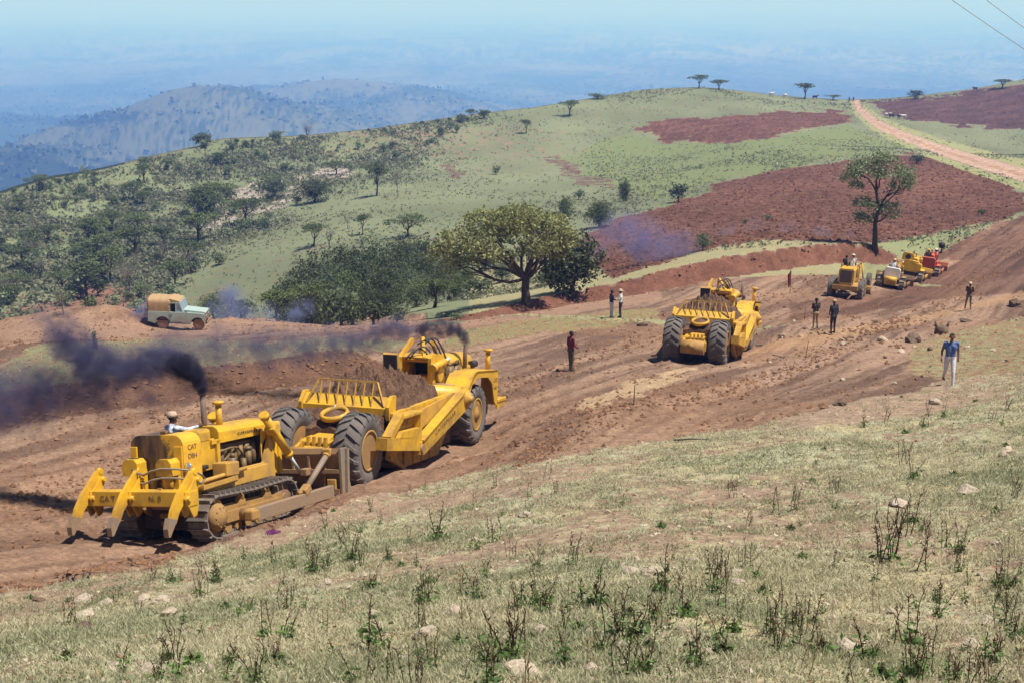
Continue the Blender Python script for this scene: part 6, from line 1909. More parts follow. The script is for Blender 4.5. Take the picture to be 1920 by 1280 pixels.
walk = dict(ankL=(-.10, .24, .10), kneL=(-.10, .17, .50), ankR=(.09, -.34, .20), kneR=(.10, -.06, .50), elL=(-.25, -.10, 1.16), wrL=(-.27, -.08, .91), elR=(.27, -.02, 1.15), wrR=(.30, .16, .95), head=(0, .04, 1.63))
e, J = person('person in a blue short-sleeved shirt and white trousers walking uphill on the grass', walk, (.10, .155, .36), (.62, .60, .66), SKIN2, 'short', voxel=.0085, trouser_b=(.5, .48, .55))
stand(e, 1777, 722, 99, 172)
e, J = person('person in a dark red shirt and olive trousers watching from the middle of the road', dict(ankL=(-.09, .03, .09), ankR=(.11, -.04, .09), elR=(.23, .02, 1.15), wrR=(.16, .20, 1.04), elL=(-.23, -.03, 1.14), wrL=(-.20, .1, .9)), (.17, .025, .035), (.11, .085, .045), voxel=.009)
stand(e, 1070, 695, 76, -60)
e, J = person('person in a dark shirt and white trousers facing the man in the white shirt', dict(elR=(.24, .04, 1.18), wrR=(.16, .26, 1.12), elL=(-.22, .05, 1.16), wrL=(-.10, .26, 1.10)), (.03, .035, .055), (.60, .58, .62)); stand(e, 1146, 596, 53, -70)
e, J = person('person in a white shirt, dark trousers and tan hat beside the man in white trousers', dict(elL=(-.24, .04, 1.18), wrL=(-.16, .26, 1.12), ankR=(.14, .0, .09)), (.68, .67, .66), (.03, .03, .035), hat=('brim', (.50, .38, .24))); stand(e, 1163, 596, 54, 75)
e, J = person('person in a dark jacket and khaki trousers left of the man in the tan cap', dict(elL=(-.22, .05, 1.17), wrL=(-.08, .2, 1.08), elR=(.22, .05, 1.17), wrR=(.08, .2, 1.08), ankR=(.15, .03, .09)), (.05, .033, .028), (.36, .26, .15)); stand(e, 1528, 616, 58, 10)
e, J = person('person in dark blue clothes and tan cap seen from behind on the road edge', dict(elL=(-.24, .02, 1.15), wrL=(-.15, .15, 1.0)), (.022, .024, .035), (.03, .03, .04), hat=('cap', (.50, .32, .19))); stand(e, 1561, 625, 64, 25)
e, J = person('person in brown with a pale cap standing legs apart on the light track', dict(ankL=(-.20, .05, .09), ankR=(.16, -.03, .09), kneL=(-.15, .05, .49), elL=(-.22, .04, 1.17), wrL=(-.05, .2, 1.12), elR=(.24, .03, 1.17), wrR=(.08, .22, 1.10)), (.10, .06, .03), (.16, .12, .085), hat=('cap', (.62, .52, .36))); stand(e, 1815, 580, 51, -30)
e, J = person('tiny person in white at the top edge of the big ploughed slope', None, (.62, .6, .58), (.5, .48, .46), voxel=.03); stand(e, 1456, 318, 15, 20)
for px, lab in ((1592, 'tiny dark figure on the skyline where the dirt track vanishes, the left one'), (1600, 'tiny dark figure on the skyline where the dirt track vanishes, the right one')):
    e, J = person(lab.replace('dark figure', 'person in dark clothes'), None, (.03, .03, .035), (.03, .03, .03), voxel=.03); stand(e, px, 191, 9, 0)

SEAT = dict(hipL=(-.10, 0, .52), hipR=(.10, 0, .52), kneL=(-.14, .42, .55), kneR=(.14, .42, .55), ankL=(-.14, .46, .14), ankR=(.14, .46, .14), waist=(0, .0, .68), chest=(0, .03, .90), shL=(-.185, .03, 1.03), shR=(.185, .03, 1.03), elL=(-.25, .16, .80), elR=(.25, .16, .80), wrL=(-.20, .38, .82), wrR=(.20, .38, .82), neck=(0, .03, 1.08), head=(0, .06, 1.23))


def seated(label, Mx, loc, yaw=0, scale=1.0, **kw):
    pose = dict(SEAT); pose.update(kw.pop('pose', {}))
    e, J = person(label, pose, **kw)
    e.matrix_world = Mx @ Matrix.Translation(loc) @ Matrix.Rotation(math.radians(-90 + yaw), 4, 'Z') @ Matrix.Scale(scale, 4)
    return e


seated('person in a pale checked shirt and tan cap driving the push dozer', DOZER_M, (-.98, 0.38, 1.30), -24, 1.14, pose=dict(elR=(.24, .26, .98), wrR=(.20, .52, 1.02)), shirt=(.62, .64, .68), shirt_b=(.30, .36, .46), trousers=(.05, .05, .06), hat=('cap', (.46, .33, .24)), voxel=.009)
# ------------------------------------------------------------------ grader
def make_grader():
    G = empty('motor_grader', label='yellow motor grader with tandem rear wheels seen from behind, two people aboard', cat='grader', group='earthmoving machines')
    for s in (-1, 1):
        for x in (-.78, .78): tyre_parts(G, (x, s * 1.02, .66), .66, .38, s, .34, 16, .04, 'yellow', 28)
        tyre_parts(G, (5.6, s * .95, .62), .62, .34, s, .34, 16, .035, 'yellow', 28)
        t = MB(); t.prism([(-.95, .45), (.95, .45), (1.05, .66), (.85, .86), (-.85, .86), (-1.05, .66)], s * .70 - .09, s * .70 + .09); t.obj('tandem_case', M['yellow_dusty'], G)
    b = MB(); b.box((-.3, 0, .95), (2.6, .9, .5), ch=.04); b.box((-1.5, 0, .82), (.24, 1.75, .34), ch=.03); b.prism([(-1.62, .9), (-1.2, 1.2), (-1.2, .7)], -.85, .85); b.obj('rear_frame', M['yellow_dusty'], G)
    h = MB(); h.prism([(y, z) for y, z in ((-.52, 1.15), (.52, 1.15), (.52, 2.0), (.44, 2.14), (-.44, 2.14), (-.52, 2.0))], -1.55, .75, axis='x'); h.obj('engine_hood', M['yellow'], G)
    for s in (-1, 1):
        p = MB(); p.box((.25, s * .53, 1.7), (.42, .03, .62)); p.obj('side_opening', M['dark'], G)
    g = MB(); g.box((-1.565, 0, 1.62), (.04, .80, .84))
    for i in range(9): g.box((-1.59, -.34 + i * .085, 1.62), (.03, .025, .84))
    g.obj('grille', M['rust'], G)
    c = MB(); c.box((1.15, 0, 1.15), (1.1, 1.0, .12)); c.obj('platform', M['yellow_dusty'], G)
    for y in (-.62, .62):
        c = MB(); c.box((.95, y, 1.72), (.42, .10, 1.05), ch=.03); c.obj('side_panel', M['yellow'], G)
    c = MB(); c.box((.98, -.1, 1.92), (.45, .5, .14), ch=.03); c.box((.78, -.1, 2.2), (.1, .5, .42), ch=.03); c.obj('seat', M['dark'], G)
    c = MB(); c.tube([(1.7, 0, 1.2), (1.62, 0, 1.95)], .04); c.lathe([(.2, -.015), (.23, 0), (.2, .015), (.18, 0), (.2, -.015)], (1.62, 0, 1.98), (-.5, 0, 1), 16); c.obj('steering_wheel', M['dark'], G)
    for i in range(6):
        c = MB(); y = -.4 + i * .16; c.tube([(1.8, y, 1.2), (1.75, y, 1.9), (1.65, y, 2.1)], .022, 5); c.obj('lever', M['yellow_dusty'], G)
    f = MB(); f.beam((.9, 0, 1.15), (2.2, 0, 1.75), .30, .34); f.beam((2.1, 0, 1.72), (4.8, 0, 1.62), .28, .32); f.beam((4.7, 0, 1.68), (5.7, 0, .85), .28, .32); f.box((5.6, 0, .66), (.22, 1.7, .2), ch=.03)
    for s in (-1, 1):
        f.beam((3.0, s * .1, 1.75), (3.0, s * .55, 2.2), .10, .10); f.cyl((3.0, s * .55, 2.2), (3.1, s * .8, .75), .055)
    f.obj('main_beam', M['yellow'], G)
    d = MB(); d.beam((5.4, 0, .8), (3.2, .6, .72), .14, .12); d.beam((5.4, 0, .8), (3.2, -.6, .72), .14, .12); d.lathe([(.55, -.06), (.72, -.06), (.72, .06), (.55, .06), (.55, -.06)], (3.0, 0, .72), (0, 0, 1), 24); d.obj('drawbar', M['yellow_dusty'], G)
    bl = MB(); cv = [(.12, .06), (-.02, .22), (-.05, .40), (.02, .60), (.14, .68)]; bl.prism(cv + [(p[0] - .04, p[1]) for p in cv[::-1]], -1.75, 1.75)
    bo = bl.obj('mouldboard', M['yellow'], G, (3.0, 0, 0)); bo.rotation_euler = (0, 0, math.radians(-32))
    x = MB(); x.cyl((.1, .15, 2.1), (.1, .15, 2.62), .05); x.obj('exhaust_stack', M['rust'], G)
    return G


grader = make_grader()
GR_M = place_two_axle(at(1613, 563, 87.5), 21, (-.6, -1.05), 5.6, .98, .02)
grader.matrix_world = GR_M
seated('person in a white shirt and pale hat driving the grader', GR_M, (.62, -.12, 1.58), 0, 1.06, shirt=(.66, .63, .56), trousers=(.4, .36, .3), hat=('brim', (.60, .52, .40)), voxel=.013)
e, J = person('person in dark clothes riding on the left side of the grader', dict(elL=(-.25, .1, 1.2), wrL=(-.2, .3, 1.2), elR=(.25, .1, 1.2), wrR=(.2, .3, 1.2)), (.04, .03, .035), (.06, .05, .06), voxel=.013)
e.matrix_world = GR_M @ Matrix.Translation((.95, .36, 1.21)) @ Matrix.Rotation(math.radians(-90), 4, 'Z') @ Matrix.Scale(.94, 4)


# ------------------------------------------------------------------ smaller crawler tractors farther up the road
def make_crawler(label, body, tank, hoodm, roller=None, blade=True, scale=1.0, canopy=False):
    D = empty('crawler_tractor', label=label, cat='bulldozer', group='earthmoving machines')
    for s in (-1, 1): make_track(D, s * .88, -1.2, 1.15, .40, .38, .44, outer=s, shoes=True, step=.24)
    b = MB(); b.box((-.1, 0, .72), (2.5, 1.15, .6), ch=.05); b.obj('hull', M['dark'], D)
    for s in (-1, 1):
        f = MB(); f.box((-.6, s * .86, 1.02), (1.3, .46, .06)); f.box((-.5, s * .72, 1.22), (1.0, .14, .36), ch=.03); f.obj('fender', M[body], D)
    t = MB(); t.prism([(-.62, .85), (.62, .85), (.62, 1.62), (.50, 1.76), (-.50, 1.76), (-.62, 1.62)], -1.62, -1.05, axis='x'); t.obj('fuel_tank', M[tank], D)
    h = MB(); h.prism([(-.36, 1.0), (.36, 1.0), (.38, 1.70), (.28, 1.82), (-.28, 1.82), (-.38, 1.70)], -.15, 1.55, axis='x'); h.obj('hood', M[hoodm], D)
    h = MB(); h.box((.65, 0, 1.28), (.9, .78, .34)); h.obj('engine', M['engine'], D)
    h = MB(); h.box((1.62, 0, 1.32), (.12, .95, 1.1), ch=.04); h.obj('radiator_guard', M[hoodm], D)
    s_ = MB(); s_.box((-.72, 0, 1.2), (.45, .55, .14), ch=.04); s_.box((-.95, 0, 1.45), (.12, .55, .45), ch=.04); s_.obj('seat', M['dark'], D)
    x = MB(); x.cyl((.3, .1, 1.8), (.3, .1, 2.45), .055); x.obj('exhaust_stack', M['rust'], D)
    x = MB(); x.cyl((.75, -.1, 1.8), (.75, -.1, 2.15), .06); x.lathe([(.07, 0), (.11, .03), (.11, .07), (.001, .09)], (.75, -.1, 2.13), (0, 0, 1), 12); x.obj('air_cleaner', M[hoodm], D)
    if blade:
        bl = MB(); cv = [(2.35, .08), (2.27, .3), (2.26, .6), (2.36, .95)]; bl.prism(cv + [(p[0] - .09, p[1]) for p in cv[::-1]], -1.6, 1.6); bl.obj('blade', M[body], D)
        for s in (-1, 1): a = MB(); a.beam((-.2, s * 1.22, .42), (2.25, s * 1.25, .35), .13, .2); a.obj('push_arm', M[body], D)
        for s in (-1, 1): a = MB(); a.cyl((1.45, s * .55, 1.75), (2.2, s * .6, .7), .06); a.obj('lift_cylinder', M[hoodm], D)
    if roller:
        r = MB(); r.box((-1.85, 0, .62), (.35, 1.0, .55), ch=.06); r.lathe([(.24, -.48), (.24, .48)], (-2.0, 0, .82), (0, 1, 0), 16); r.obj('winch', M[roller], D)
    if canopy:
        r = MB(); r.prism([(-.1, 1.7), (.85, 1.7), (.85, 2.15), (.70, 2.34), (.1, 2.34), (-.1, 2.15)], -1.5, -1.25, axis='x'); ro = r.obj('winch_housing', M[hoodm], D)
        r = MB(); r.cyl((-1.52, .38, 2.0), (-1.49, .38, 2.0), .22, n=18); r.obj('opening', M['dark'], ro)
        r = MB(); r.prism([(-.80, 1.0), (-.35, 1.0), (-.35, 1.6), (-.80, 1.6)], -1.75, -1.2, axis='x'); r.obj('battery_box', M[hoodm], D)
    return D


def put_crawler(D, px, py, Y, heading, sc):
    P = at(px, py, Y)
    Mx = place_on(P, heading, (-1.2 * sc, 0), (1.2, .8), -.02) @ Matrix.Scale(sc, 4)
    D.matrix_world = Mx
    return Mx


c1 = put_crawler(make_crawler('tan crawler tractor with a white rear and yellow winch, just ahead of the grader', 'tan_metal', 'white_paint', 'yellow_dusty', 'yellow_far'), 1668, 541, 96, 22, .92)
seated('person in a white shirt and yellow helmet driving the tan crawler tractor', c1, (-.80, .05, 1.02), 0, 1.05, shirt=(.66, .66, .70), trousers=(.1, .1, .12), hat=('helmet', (.72, .55, .12)), voxel=.013)
c2 = put_crawler(make_crawler('bright yellow crawler tractor with a round-holed winch housing between the tan and red tractors', 'yellow_far', 'yellow_far', 'yellow_far', None, True, canopy=True), 1702, 524, 102, 22, .98)
c3 = put_crawler(make_crawler('red crawler tractor leading the line of machines', 'red_paint', 'red_paint', 'red_paint', None, True), 1737, 514, 107, 22, .92)
seated('person in dark clothes and yellow helmet driving the red crawler tractor', c3, (-.80, .12, 1.02), 0, 1.05, shirt=(.06, .05, .05), trousers=(.05, .05, .06), hat=('helmet', (.70, .52, .08)), voxel=.013)
e, J = person('person with a white hat standing beside the red crawler tractor', None, (.5, .2, .15), (.2, .18, .16), hat=('brim', (.72, .68, .62)), voxel=.013); stand(e, 1752, 506, 40, 20)

# ------------------------------------------------------------------ the pale car with a canvas tilt
def make_car():
    C = empty('off_road_car', label='pale blue-grey off-road car with a sandy canvas top on the upper track', cat='car')
    for x in (-.82, 1.40):
        for s in (-1, 1):
            t = tyre_parts(C, (x, s * .68, .37), .37, .20, s, .21, 18, .012, 'mud', 26) if False else None
            w = empty('wheel', (x, s * .68, .37)); w.parent = C
            q = MB(); q.lathe([(.20, -.09), (.30, -.10), (.36, -.07), (.375, 0), (.36, .07), (.30, .10), (.20, .09)], (0, 0, 0), (0, 1, 0), 26); q.obj('tyre', M['mud_tyre'], w)
            q = MB(); q.lathe([(.205, s * .07), (.19, s * .05), (.12, s * .03), (.10, s * .075), (.001, s * .085)], (0, 0, 0), (0, 1, 0), 20); q.obj('rim', M['tan_metal'], w)
    def arch(cx, r=.46): return [(cx + r * math.cos(math.radians(a)), .36 + r * math.sin(math.radians(a))) for a in range(180, -1, -20)]
    lower = [(-1.72, .50)] + arch(-.82) + [(-.32, .42), (.92, .42)] + arch(1.36) + [(1.83, .56), (1.82, .98), (1.74, 1.05), (.42, 1.12), (.42, 1.12), (-1.72, 1.12)]
    for s in (-1, 1):
        b = MB(); b.prism(lower, s * .80 - .02, s * .80 + .02); b.obj('body_side', M['pale_blue'], C)
        d = MB(); d.prism([(-.30, .52), (.40, .52), (.44, 1.10), (-.38, 1.10)], s * .832 - .012, s * .832 + .012); do = d.obj('door', M['pale_blue'], C)
        d = MB(); d.box((-.26, s * .852, .92), (.12, .02, .03)); d.obj('handle', M['dark'], do)
        d = MB()
        for a, b_ in (((-.38, 1.10), (-.38, 1.68)), ((-.38, 1.68), (.22, 1.68)), ((.22, 1.68), (.44, 1.10)), ((0, 1.1), (0, 1.68))): d.beam((a[0], s * .80, a[1]), (b_[0], s * .76, b_[1]), .03, .05)
        d.obj('window_frame', M['pale_blue'], do)
        d = MB(); d.prism([(.02, 1.12), (.40, 1.12), (.21, 1.66), (.02, 1.66)], s * .775 - .004, s * .775 + .004); d.obj('window_pane', M['glass'], do)
    b = MB(); b.box((-1.05, 0, .60), (1.3, 1.56, .10)); b.box((-1.72, 0, .82), (.05, 1.6, .62)); b.box((.1, 0, .55), (1.0, 1.5, .14)); b.box((.55, 0, .85), (.05, 1.5, .5)); b.box((1.2, 0, .62), (1.1, .9, .4)); b.obj('floor_pan', M['dark'], C)
    for s in (-1, 1):
        b = MB(); b.box((1.2, s * .68, 1.0), (1.06, .26, .08), (0, .05, 0), ch=.02); b.obj('wing', M['pale_blue'], C)
    b = MB(); b.prism([(.44, 1.06), (1.72, 1.0), (1.78, 1.06), (1.70, 1.12), (.44, 1.22)], -.56, .56); b.obj('bonnet', M['pale_blue'], C)
    b = MB(); b.box((1.76, 0, .80), (.06, 1.1, .46)); b.obj('radiator_grille', M['grey_metal'], C)
    for s in (-1, 1): b = MB(); b.lathe([(.08, 0), (.10, .03), (.001, .05)], (1.79, s * .36, .84), (1, 0, 0), 12); b.obj('headlight', M['lamp'], C)
    for x in (1.92, -1.80): b = MB(); b.box((x, 0, .50), (.07, 1.5, .14), ch=.02); b.obj('bumper', M['grey_metal'], C)
    b = MB(); b.box((.1, 0, .40), (1.1, 1.62, .05)); b.obj('running_board', M['dark'], C)
    f = MB()
    for s in (-1, 1): f.beam((.46, s * .74, 1.10), (.24, s * .72, 1.70), .05, .04)
    f.beam((.24, -.74, 1.70), (.24, .74, 1.70), .05, .05); f.beam((.46, -.74, 1.12), (.46, .74, 1.12), .05, .04); f.beam((.45, 0, 1.12), (.24, 0, 1.7), .03, .03); f.obj('windscreen_frame', M['pale_blue'], C)
    f = MB(); f.add([(.45, -.72, 1.13), (.45, .72, 1.13), (.25, .72, 1.69), (.25, -.72, 1.69)], [(0, 1, 2, 3)]); f.add([(.455, -.72, 1.13), (.455, .72, 1.13), (.255, .72, 1.69), (.255, -.72, 1.69)], [(0, 3, 2, 1)]); f.obj('windscreen', M['glass'], C)
    # canvas with hoops showing through
    rg = random.Random(2); n = 14; prof = [(-.80, 1.10), (-.80, 1.40), (-.79, 1.70), (-.74, 1.86), (-.55, 1.94), (0, 1.965), (.55, 1.94), (.74, 1.86), (.79, 1.70), (.80, 1.40), (.80, 1.10)]
    vs = []; fs = []; m_ = len(prof)
    for i in range(n):
        x = -1.74 + (1.38) * i / (n - 1); sag = 0 if i in (0, n - 1) or i % 4 == 0 else 1
        for (y, z) in prof:
            k = .018 * sag + rg.uniform(-.008, .008); vs.append((x, y * (1 - k), z - (k * 1.2 if z > 1.5 else 0)))
    for i in range(n - 1):
        for j in range(m_ - 1): fs.append((i * m_ + j, i * m_ + j + 1, (i + 1) * m_ + j + 1, (i + 1) * m_ + j))
    fs += [tuple(range(m_ - 1, -1, -1)), tuple((n - 1) * m_ + j for j in range(m_)), ]
    cv = MB(); cv.add(vs, fs, 0, True); cv.obj('canvas_top', M['canvas'], C)
    cv = MB(); cv.prism([(-.40, 1.94), (-.40, 1.70), (.24, 1.72), (.20, 1.80)], -.74, .74); cv.obj('canvas_cab_roof', M['canvas'], C)
    s_ = MB(); s_.box((-.18, .35, .78), (.45, .5, .14), ch=.04); s_.box((-.38, .35, 1.0), (.1, .5, .5), ch=.04); s_.obj('seat', M['dark'], C)
    s_ = MB(); s_.lathe([(.19, -.014), (.21, 0), (.19, .014), (.17, 0), (.19, -.014)], (.28, .35, 1.12), (-.7, 0, 1), 16); s_.obj('steering_wheel', M['dark'], C)
    return C


car = make_car()
h_ = math.radians(88)
P_ = pick(306, 616); xf, xr = Z(P_[0] + 2.2, P_[1]), Z(P_[0], P_[1])
Xv = Vector((2.24 * math.sin(h_), 2.24 * math.cos(h_), xf - xr)).normalized(); Yv = Vector((0, 0, 1)).cross(Xv).normalized(); Zv = Xv.cross(Yv)
CAR_M = Matrix((Xv, Yv, Zv)).transposed().to_4x4(); CAR_M.translation = Vector((P_[0], P_[1], xr - .01)) + (Xv * .82 + Yv * .70) * .95
CAR_M = CAR_M @ Matrix.Scale(.95, 4)
car.matrix_world = CAR_M
seated('person in dark clothes at the wheel of the pale off-road car', CAR_M, (-.20, -.34, .36), 0, .92, shirt=(.04, .035, .04), trousers=(.05, .05, .06), voxel=.013)

# ------------------------------------------------------------------ small things
def flag():
    p = pick(1481, 552); f = empty('flag', p, 'dark red flag on a thin pole beside the road', 'flag')
    q = MB(); q.cyl((0, 0, -.1), (0, 0, 1.75), .02, n=8); q.obj('pole', M['bark'], f)
    q = MB(); n = 7; vs = []; fs = []
    for i in range(n):
        for j in range(5): vs.append((-.02 - .035 * i * (1 - .1 * j), .03 * math.sin(i * 1.3 + j * .6), 1.72 - .26 * j - .05 * i))
    for i in range(n - 1):
        for j in range(4): fs.append((i * 5 + j, i * 5 + j + 1, (i + 1) * 5 + j + 1, (i + 1) * 5 + j))
    q.add(vs, fs, 0, True); q.obj('cloth', cloth('red_flag_cloth', (.30, .02, .025)), f)


flag()
def peg(px, py, hpx, label, mat='bark', lean=.04, r=.016):
    p = pick(px, py); zc = p.y * CP - p.z * SP; h = hpx / FPX * zc
    q = MB(); q.tube([(0, 0, -.08), (lean * h * .5, 0, h * .5), (lean * h, .02, h)], r, 6); o = q.obj('stake', M[mat], None, p); tag(o, label, 'stake')


peg(1188, 758, 38, 'thin dark stake standing in the earth below the pale strip'); peg(1510, 672, 34, 'thin stake on the earth bank below the dark-jacketed man', lean=.12); peg(1508, 600, 26, 'short thin stake left of the dark-jacketed man')
peg(1012, 584, 24, 'thin stake beside the upper track under the spreading tree')
p = pick(1462, 672); w = empty('fallen_branch', p, 'pale forked branch lying beside the haul road', 'branch')
for i, (a, b) in enumerate((((-.3, .2, .12), (.35, -.35, .02)), ((.0, 0, .08), (.7, -.1, .04)), ((-.3, -.3, .03), (.2, .1, .08)))):
    q = MB(); q.tube([a, tuple((np.array(a) + np.array(b)) / 2 + np.array((0, .05, .06))), b], [.03, .026, .016], 6); q.obj('stick', M['bark_pale'], w)
p = pick(1295, 828); q = MB(); q.tube([(-.45, 0, .05), (0, .05, .07), (.5, .1, .04)], [.022, .02, .012], 6); tag(q.obj('stick', M['bark'], None, p), 'dark thin stick lying on the bare earth below the road', 'stick')
p = pick(512, 1000); q = MB()
rg = random.Random(4); vs = []; fs = []; n = 9
for i in range(n):
    for j in range(n): vs.append((-.16 + .32 * i / (n - 1) + rg.uniform(-.015, .015), -.12 + .24 * j / (n - 1), .03 + .10 * rg.random() * math.sin(math.pi * i / (n - 1)) * math.sin(math.pi * j / (n - 1)) ** .5))
for i in range(n - 1):
    for j in range(n - 1): fs.append((i * n + j, i * n + j + 1, (i + 1) * n + j + 1, (i + 1) * n + j))
q.add(vs, fs); b0 = len(vs); q.add([(x, y, -.03) for x, y, z in vs], [tuple(reversed(f)) for f in fs])
tag(q.obj('rag', cloth('purple_cloth', (.14, .02, .10), (.06, .01, .05)), None, p), 'crumpled purple rag on the earth edge below the push arm', 'rag')
p = pick(1765, 474); zc = p.y * CP - p.z * SP
mk = empty('marker_post', p, 'round black drum on a thin post beyond the red tractor', 'marker')
q = MB(); q.cyl((0, 0, -.1), (0, 0, .55), .06, n=8); q.obj('post', M['bark'], mk)
q = MB(); q.lathe([(.001, .42), (.2, .45), (.30, .55), (.31, .85), (.22, .98), (.001, 1.02)], (0, 0, 0), (0, 0, 1), 16); q.obj('drum', M['dark'], mk)
p = pick(178, 652); e = empty('sapling', p, 'small dark stump with yellow-green leaves on the terrace behind the black smoke', 'plant')
q = MB(); q.tube([(0, 0, -.1), (.03, 0, .3), (0, 0, .62)], [.13, .10, .05], 8); q.obj('stem', M['bark'], e)
V, F = leaf_arrays(np.random.default_rng(2).normal(size=(70, 3)) * np.array([.09, .09, .13]) + np.array([0, 0, .62]), .10, np.random.default_rng(3))
me = mesh_np('leaves', V, F, False); flt_attr(me, 'tint', np.random.default_rng(1).random(len(V))); me.materials.append(M['leaf_weed']); inst('leaves', me, e)

# cattle on the far fields
def cow_mesh(white):
    mb = MB()
    for a, b, ra, rb in (((-.6, 0, 1.0), (.5, 0, 1.02), .30, .30), ((-.1, 0, .92), (.2, 0, .92), .34, .33), ((.5, 0, 1.1), (.95, 0, 1.30), .20, .14), ((.95, 0, 1.30), (1.25, 0, 1.10), .14, .08), ((-.82, 0, 1.1), (-.95, 0, .55), .045, .03)): capsule(mb, a, b, ra, rb)
    for x in (-.6, .5):
        for s in (-1, 1):
            capsule(mb, (x, s * .17, .95), (x + (.06 if x < 0 else 0), s * .17, .5), .14 if x < 0 else .12, .07); capsule(mb, (x + (-.06 if x < 0 else 0), s * .17, .5), (x, s * .17, .06), .065, .05)
    for s in (-1, 1): capsule(mb, (.98, s * .07, 1.40), (1.0, s * .22, 1.62), .03, .015); capsule(mb, (.93, s * .12, 1.36), (.9, s * .24, 1.33), .04, .03)
    me = remesh(mb, .04, 1); me.name = 'cow'; me.materials.append(cloth('white_hide', (.60, .57, .52)) if white else cloth('dark_hide', (.05, .03, .022)))
    return me


CW, CD = cow_mesh(True), cow_mesh(False)
for k, (px, py, wh, lab) in enumerate([(1664, 221, 1, 'white ox of the left pair on the dark field by the dirt track'), (1671, 222, 0, 'dark ox of the left pair on the dark field by the dirt track'), (1686, 224, 0, 'dark ox of the right pair on the dark field'), (1693, 224, 1, 'white ox of the right pair on the dark field'), (1447, 181, 1, 'white cow on the hilltop right of the umbrella trees'), (1472, 184, 1, 'pale cow grazing left of the wind-bent tree'), (1528, 187, 0, 'dark cow just right of the wind-bent tree'), (1828, 171, 0, 'dark animal on the right skyline')]):
    p = pick(px, py)
    o = inst('cow', CW if wh else CD, None, p, (0, 0, (k % 3) * .4 + (3.1 if k % 2 else 0)), 1.15); tag(o, lab, 'cow', 'cattle on the far hill')

# overhead wires, upper right
for k, (pa, pb, Ya, Yb) in enumerate((((1742, -30), (2050, 176), 66, 60), ((1810, -30), (2060, 150), 66, 60))):
    a, b = Vector(at(*pa, Ya)), Vector(at(*pb, Yb)); d = b - a
    pts = [a + d * t - Vector((0, 0, 4 * .08 * t * (1 - t))) for t in np.linspace(-.9, 1.6, 16)]
    q = MB(); q.tube(pts, .014, 6); tag(q.obj('overhead_wire', M['grey_metal']), ('lower' if k == 0 else 'upper') + ' of the two thin wires crossing the top right corner', 'wire')
# ------------------------------------------------------------------ exhaust smoke and dust
def smoke(puffs, label_name, albedo, dens, nscale, seed=0, dist=.6, lo=.38, hi=.68, aniso=.2):
    """puffs: (x, y, z, radius, weight) in world space; one closed skin, uneven density inside"""
    mb = MB()
    for x, y, z, r, w in puffs: mb.ball((x, y, z), r * 1.04, n=14)
    me = remesh(mb, max(.12, min(p[3] for p in puffs) * .35), 0); me.name = label_name
    c0 = np.mean([p[:3] for p in puffs], 0)
    me.transform(Matrix.Translation(-Vector(c0)))
    m = bpy.data.materials.new(label_name); m.use_nodes = True; nt = m.node_tree; nt.nodes.clear()
    out = nt.nodes.new('ShaderNodeOutputMaterial'); pv = nt.nodes.new('ShaderNodeVolumePrincipled')
    co = nd(nt, 'ShaderNodeTexCoord').outputs['Object']
    nz = nd(nt, 'ShaderNodeTexNoise', {'Scale': nscale, 'Detail': 4.0, 'Roughness': .6, 'Distortion': .4}); 
    mp = nd(nt, 'ShaderNodeMapping', {'Location': (seed * 3.1, seed * 1.7, 0)}); nt.links.new(co, mp.inputs[0]); nt.links.new(mp.outputs[0], nz.inputs['Vector'])
    off = nd(nt, 'ShaderNodeVectorMath', operation='SUBTRACT'); nt.links.new(nz.outputs['Color'], off.inputs[0]); off.inputs[1].default_value = (.5, .5, .5)
    sc = nd(nt, 'ShaderNodeVectorMath', operation='SCALE'); nt.links.new(off.outputs[0], sc.inputs[0]); sc.inputs['Scale'].default_value = dist
    wp = nd(nt, 'ShaderNodeVectorMath', operation='ADD'); nt.links.new(co, wp.inputs[0]); nt.links.new(sc.outputs[0], wp.inputs[1])
    tot = None
    for x, y, z, r, w in puffs:
        d = nd(nt, 'ShaderNodeVectorMath', operation='DISTANCE'); nt.links.new(wp.outputs[0], d.inputs[0]); d.inputs[1].default_value = (x - c0[0], y - c0[1], z - c0[2])
        v = remap(nt, d.outputs['Value'], r, r * .1, 0, w)
        tot = v if tot is None else mth(nt, 'ADD', tot, v)
    n2 = remap(nt, nz.outputs[0], lo, hi, .16, 1.3)
    nt.links.new(mth(nt, 'MULTIPLY', mth(nt, 'MULTIPLY', tot, n2), dens), pv.inputs['Density'])
    pv.inputs['Color'].default_value = (*albedo, 1); pv.inputs['Anisotropy'].default_value = aniso
    nt.links.new(pv.outputs[0], out.inputs['Volume'])
    me.materials.clear(); me.materials.append(m)
    o = bpy.data.objects.new(label_name, me); COL.objects.link(o); o.location = c0; o['kind'] = 'stuff'
    return o


def puff_list(L, Ytab):
    out = []
    for px, py, Y, rpx, w in L:
        q = at(px, py, Y); zc = q[1] * CP - q[2] * SP
        out.append((q[0], q[1], q[2], rpx / FPX * zc, w))
    return out


